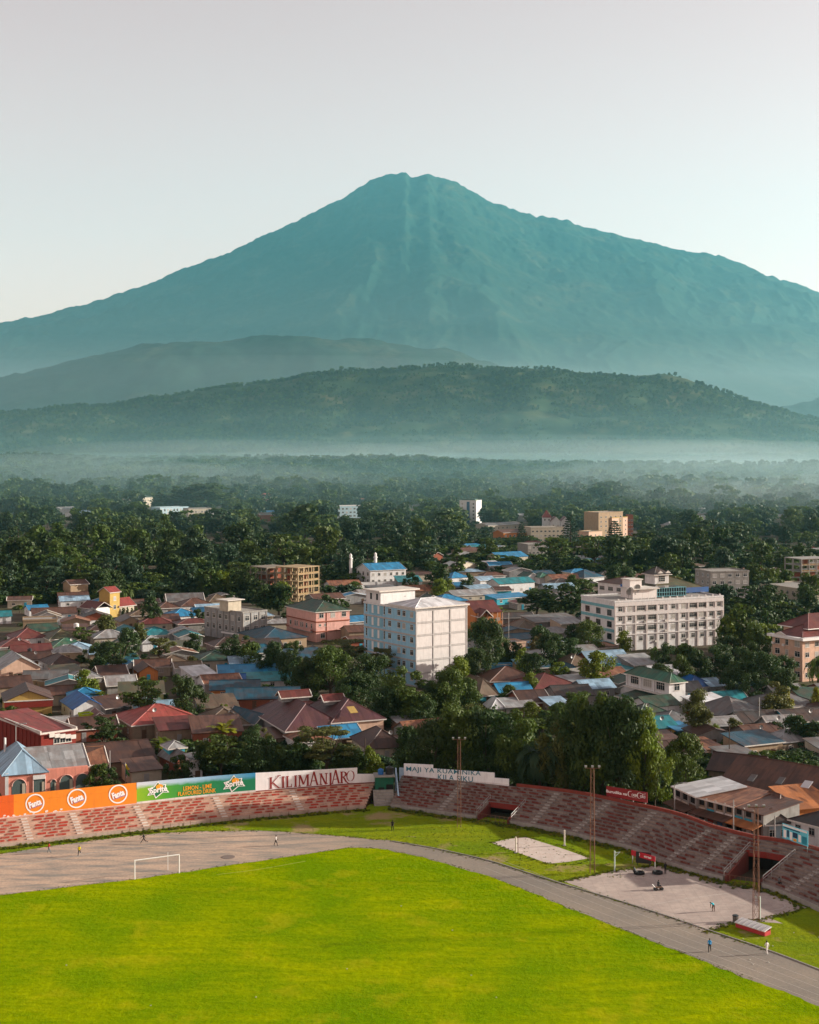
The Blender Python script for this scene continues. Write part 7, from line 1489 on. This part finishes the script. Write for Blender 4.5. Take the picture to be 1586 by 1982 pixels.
# ---------------------------------------------------------------- people: one skinned body each, posed
SKIN = plain('skin_brown', (.09, .045, .028), .6); HAIR = plain('hair_black', (.012, .01, .009), .8); SHOE = plain('shoe_dark', (.03, .03, .03), .7); SHOEW = plain('shoe_white', (.6, .6, .58), .7)
PEOPLE = []
def person(px, py, face, shirt, trous, label, pose='walk', shoes=None, zoff=0.0, hgt=1.72, sleeves=True):
    """skeleton in a local frame: x right, y forward; metres"""
    k = hgt / 1.75; V = []; E = []; Rr = []; T = []
    def v(p, r_, t): V.append(Vector(p) * k); Rr.append(r_ * k); T.append(t); return len(V) - 1
    def chain(a, pts):
        for p, r_, t in pts: i = v(p, r_, t); E.append((a, i)); a = i
        return a
    lean = {'walk': .06, 'run': .2, 'stand': 0, 'bend': .95, 'crouch': .45, 'sit': .1}[pose]; drop = {'crouch': .5, 'sit': .42}.get(pose, 0.0)
    hz = .93 - drop; pel = v((0, 0, hz), .145, 1)
    def up(h_, y=0): return (0, y + math.sin(lean) * h_, hz + math.cos(lean) * h_)
    ch = chain(pel, [(up(.14), .125, 0), (up(.32), .15, 0), (up(.46), .125, 0)]); nk = chain(ch, [(up(.56), .055, 2)])
    hy = .02 + (.05 if pose == 'bend' else 0); hd = chain(nk, [(up(.64, hy), .085, 2), (up(.72, hy), .098, 3), (up(.80, hy - .01), .07, 3)]); ns = chain(nk + 1, [((0, up(.66)[1] + .115, up(.66)[2]), .02, 2)])
    st = {'walk': .32, 'run': .6, 'stand': .03, 'bend': .12, 'crouch': 0, 'sit': 0}[pose]
    for s in (-1, 1):
        f = s * st
        if pose in ('crouch', 'sit'): pts = [((s * .1, .02, hz - .04), .1, 1), ((s * .14, .42, hz + (.12 if pose == 'crouch' else .0)), .072, 1), ((s * .13, .34 if pose == 'sit' else .16, .1), .05, 1), ((s * .13, .44 if pose == 'sit' else .28, .04), .045, 4)]
        else: pts = [((s * .095, 0, hz - .06), .098, 1), ((s * .1, f * .45 + .04, .5), .07, 1), ((s * .1, f * .9 - (.12 if pose == 'run' and s < 0 else .0), .09 + (.25 if pose == 'run' and s < 0 else 0)), .05, 1), ((s * .1, f * .9 + .15 - (.12 if pose == 'run' and s < 0 else 0), .04 + (.2 if pose == 'run' and s < 0 else 0)), .042, 4)]
        chain(pel, pts)
        sh = up(.44); a = -f * .8
        if pose == 'bend': arm = [((s * .19, sh[1], sh[2]), .066, 0), ((s * .2, sh[1] + .06, sh[2] - .28), .05, 2), ((s * .17, sh[1] + .12, sh[2] - .52), .036, 2)]
        elif pose in ('crouch', 'sit'): arm = [((s * .19, sh[1], sh[2]), .066, 0), ((s * .22, sh[1] + .16, sh[2] - .22), .05, 2), ((s * .12, sh[1] + .36, sh[2] - .26), .036, 2)]
        else: arm = [((s * .19, sh[1], sh[2]), .066, 0), ((s * .23, sh[1] + a * .35, sh[2] - .27), .05, 0 if sleeves else 2), ((s * .22, sh[1] + a * .75 + .1, sh[2] - .46 + abs(a) * .12), .036, 2)]
        w_ = chain(ch, arm); p = Vector(V[w_]) / k; d_ = (p - Vector(V[w_ - 1]) / k).normalized(); pa = chain(w_, [(p + d_ * .07, .034, 2)]); sd = Vector((0, 1, 0)); q_ = p + d_ * .07
        for j, (o_, ln) in enumerate(((-.03, .075), (-.01, .09), (.01, .085), (.03, .065))): chain(pa, [(q_ + sd * o_ + d_ * ln * .6, .0095, 2), (q_ + sd * o_ + d_ * ln + Vector((-s * .015, 0, 0)), .008, 2)])
        chain(w_, [(p + sd * .045 + d_ * .03, .011, 2), (p + sd * .055 + d_ * .075, .009, 2)])
    me = bpy.data.meshes.new('person'); me.from_pydata([tuple(q_) for q_ in V], E, []); ob = bpy.data.objects.new('person_tmp', me); COL.objects.link(ob)
    ob.modifiers.new('s', 'SKIN').use_smooth_shade = True; sd_ = ob.modifiers.new('d', 'SUBSURF'); sd_.levels = sd_.render_levels = 1
    if not me.skin_vertices: me.attributes  # layer is made with the modifier
    PEOPLE.append((ob, V, Rr, T, gp(px, py) + Vector((0, 0, zoff)), face, [shirt, trous, SKIN, HAIR, shoes or SHOE], label))
def cloth(n, c): return plain('cloth_' + n, c, .85, .1, var=.2, scale=9)
CB, CT, CR_, CY, CK, CW, CG = cloth('blue', (.02, .26, .55), ), cloth('cyan', (.03, .42, .52)), cloth('red', (.25, .025, .02)), cloth('yellow', (.72, .62, .01)), cloth('black', (.02, .02, .022)), cloth('white', (.68, .66, .62)), cloth('grey', (.12, .14, .15))
person(95, 1651, -90, CR_, CG, 'person in a dark red top walking on the track at far left', 'walk'); person(154, 1657, 180, CY, CK, 'person in a yellow top running on the track at left', 'run', SHOEW, sleeves=False); person(279, 1633, 90, CK, CK, 'person in black running near the sunlit terrace', 'run', SHOEW)
person(534, 1637, -80, CW, CK, 'person in a white top walking on the track above the goal', 'walk', sleeves=False); person(760, 1607, 170, CK, CK, 'person in black standing on the shaded grass below the gate kiosk', 'walk'); person(1374, 1842, 160, CB, CK, 'person in a blue jacket walking on the track at right', 'walk')
person(1485, 1847, 20, CW, CW, 'person dressed all in white walking beside the track at right', 'walk'); person(1382, 1764, 120, CT, SKIN, 'person in a turquoise top bending down on the basketball court', 'bend'); person(1288, 1691, 200, CK, CK, 'standing person in dark clothes by the farther tyre', 'stand')
person(1231, 1692, 60, CG, CK, 'crouching person in dark clothes at the far end of the court', 'crouch'); person(1274, 1722, -60, CK, CK, 'person seated on a small cart in the middle of the court', 'sit', zoff=.12); person(1508, 1724, 200, CG, CK, 'person sitting low on the steps of the shaded terrace', 'sit', zoff=.75)
dg = bpy.context.evaluated_depsgraph_get(); dg.update()
for ob, V, Rr, T, loc, face, mats, label in PEOPLE:
    for sv, r_ in zip(ob.data.skin_vertices[0].data, Rr): sv.radius = (r_, r_)
    ob.data.skin_vertices[0].data[0].use_root = True; ob.data.update_tag()
dg = bpy.context.evaluated_depsgraph_get(); dg.update()
for ob, V, Rr, T, loc, face, mats, label in PEOPLE:
    me = bpy.data.meshes.new_from_object(ob.evaluated_get(dg)); me.name = 'person'; me.materials.clear()
    for m in mats: me.materials.append(m)
    P = np.array([tuple(q_) for q_ in V]); RA = np.array(Rr)
    mi = []
    for f in me.polygons:
        d_ = np.linalg.norm(P - np.array(f.center), axis=1) - RA * .6; mi.append(T[int(d_.argmin())])
    me.polygons.foreach_set('material_index', mi); bpy.data.objects.remove(ob)
    o = link('person', me, None, loc, R(face)); tag(o, label, 'person', 'people at the stadium')
# low cart the seated person uses
e = empty('hand_cart', gp(1275, 1723)); e.rotation_euler = (0, 0, .3)
bx(e, 'deck', (0, 0, .42), (1.1, .55, .08), M_WOOD)
for x in (-.45, .45): MB().bar((x, -.32, .22), (x, .32, .22), .22, n=12).build('wheel', M_BLACK, e)
MB().bar((-.55, 0, .45), (-1.0, 0, .95), .03).build('handle', M_STEEL, e); tag(e, 'small dark cart under the seated person on the court', 'cart')
# ---------------------------------------------------------------- labels for things described by look and neighbour
LM = [('the white six-storey block', 810, 1240), ('the long white hotel', 1290, 1205), ('the pink three-storey house', 640, 1210), ('the concrete three-storey building', 460, 1200), ('the unfinished concrete frame', 570, 1125), ('the peach four-storey block', 1530, 1275),
      ('the purple-roofed hall', 640, 1380), ('the salmon arched building', 90, 1505), ('the dark red parapet building', 100, 1425), ('the big round tree', 360, 1345), ('the bright blue gable', 165, 1355), ('the yellow tower villa', 222, 1160),
      ('the white villa', 1285, 1340), ('the shop row', 1390, 1550), ('the far white tower', 892, 990), ('the light red hipped roof', 320, 1388), ('the prayer hall', 740, 1105), ('the twin white gables', 1085, 1005), ('the orange balcony house', 945, 1180), ('the grey five-storey block', 1412, 1135),
      ('the tan flat-topped block', 78, 1205), ('the dark teal hipped roof', 550, 1228), ('the maroon tiled house', 1080, 1322), ('the pale blue roof', 1185, 1275)]
def rel(px, py):
    nm, x, y = min(LM, key=lambda l: (l[1] - px) ** 2 + ((l[2] - py) * 1.6) ** 2); dx, dy = px - x, py - y; ds = math.hypot(dx, dy * 1.6); adv = 'just ' if ds < 55 else ('' if ds < 120 else 'far ')
    if abs(dx) > abs(dy) * 1.5: return adv + ('left of ' if dx < 0 else 'right of ') + nm
    return adv + ('behind ' if dy < 0 else 'in front of ') + nm
byl = {}
AUTO += [(e, d_) for e, d_, a, b in AUTO_T]
for e, d_ in AUTO: byl.setdefault(d_ + ' ' + rel(e['px'], e['py']), []).append(e)
ORD = ['leftmost', 'second from left', 'third from left', 'fourth from left', 'fifth from left', 'sixth from left', 'seventh from left', 'eighth from left']
for lb, es in byl.items():
    es.sort(key=lambda q_: q_['px'])
    for i, e in enumerate(es):
        if len(es) == 1: e['label'] = lb
        elif len(es) == 2: e['label'] = ('left ' if i == 0 else 'right ') + lb
        else: e['label'] = ORD[min(i, 7)] + ' ' + lb
seen = {}
for o in list(COL.objects):
    for k in ('W', 'D', 'H', 'px', 'py'):
        if k in o.keys(): del o[k]
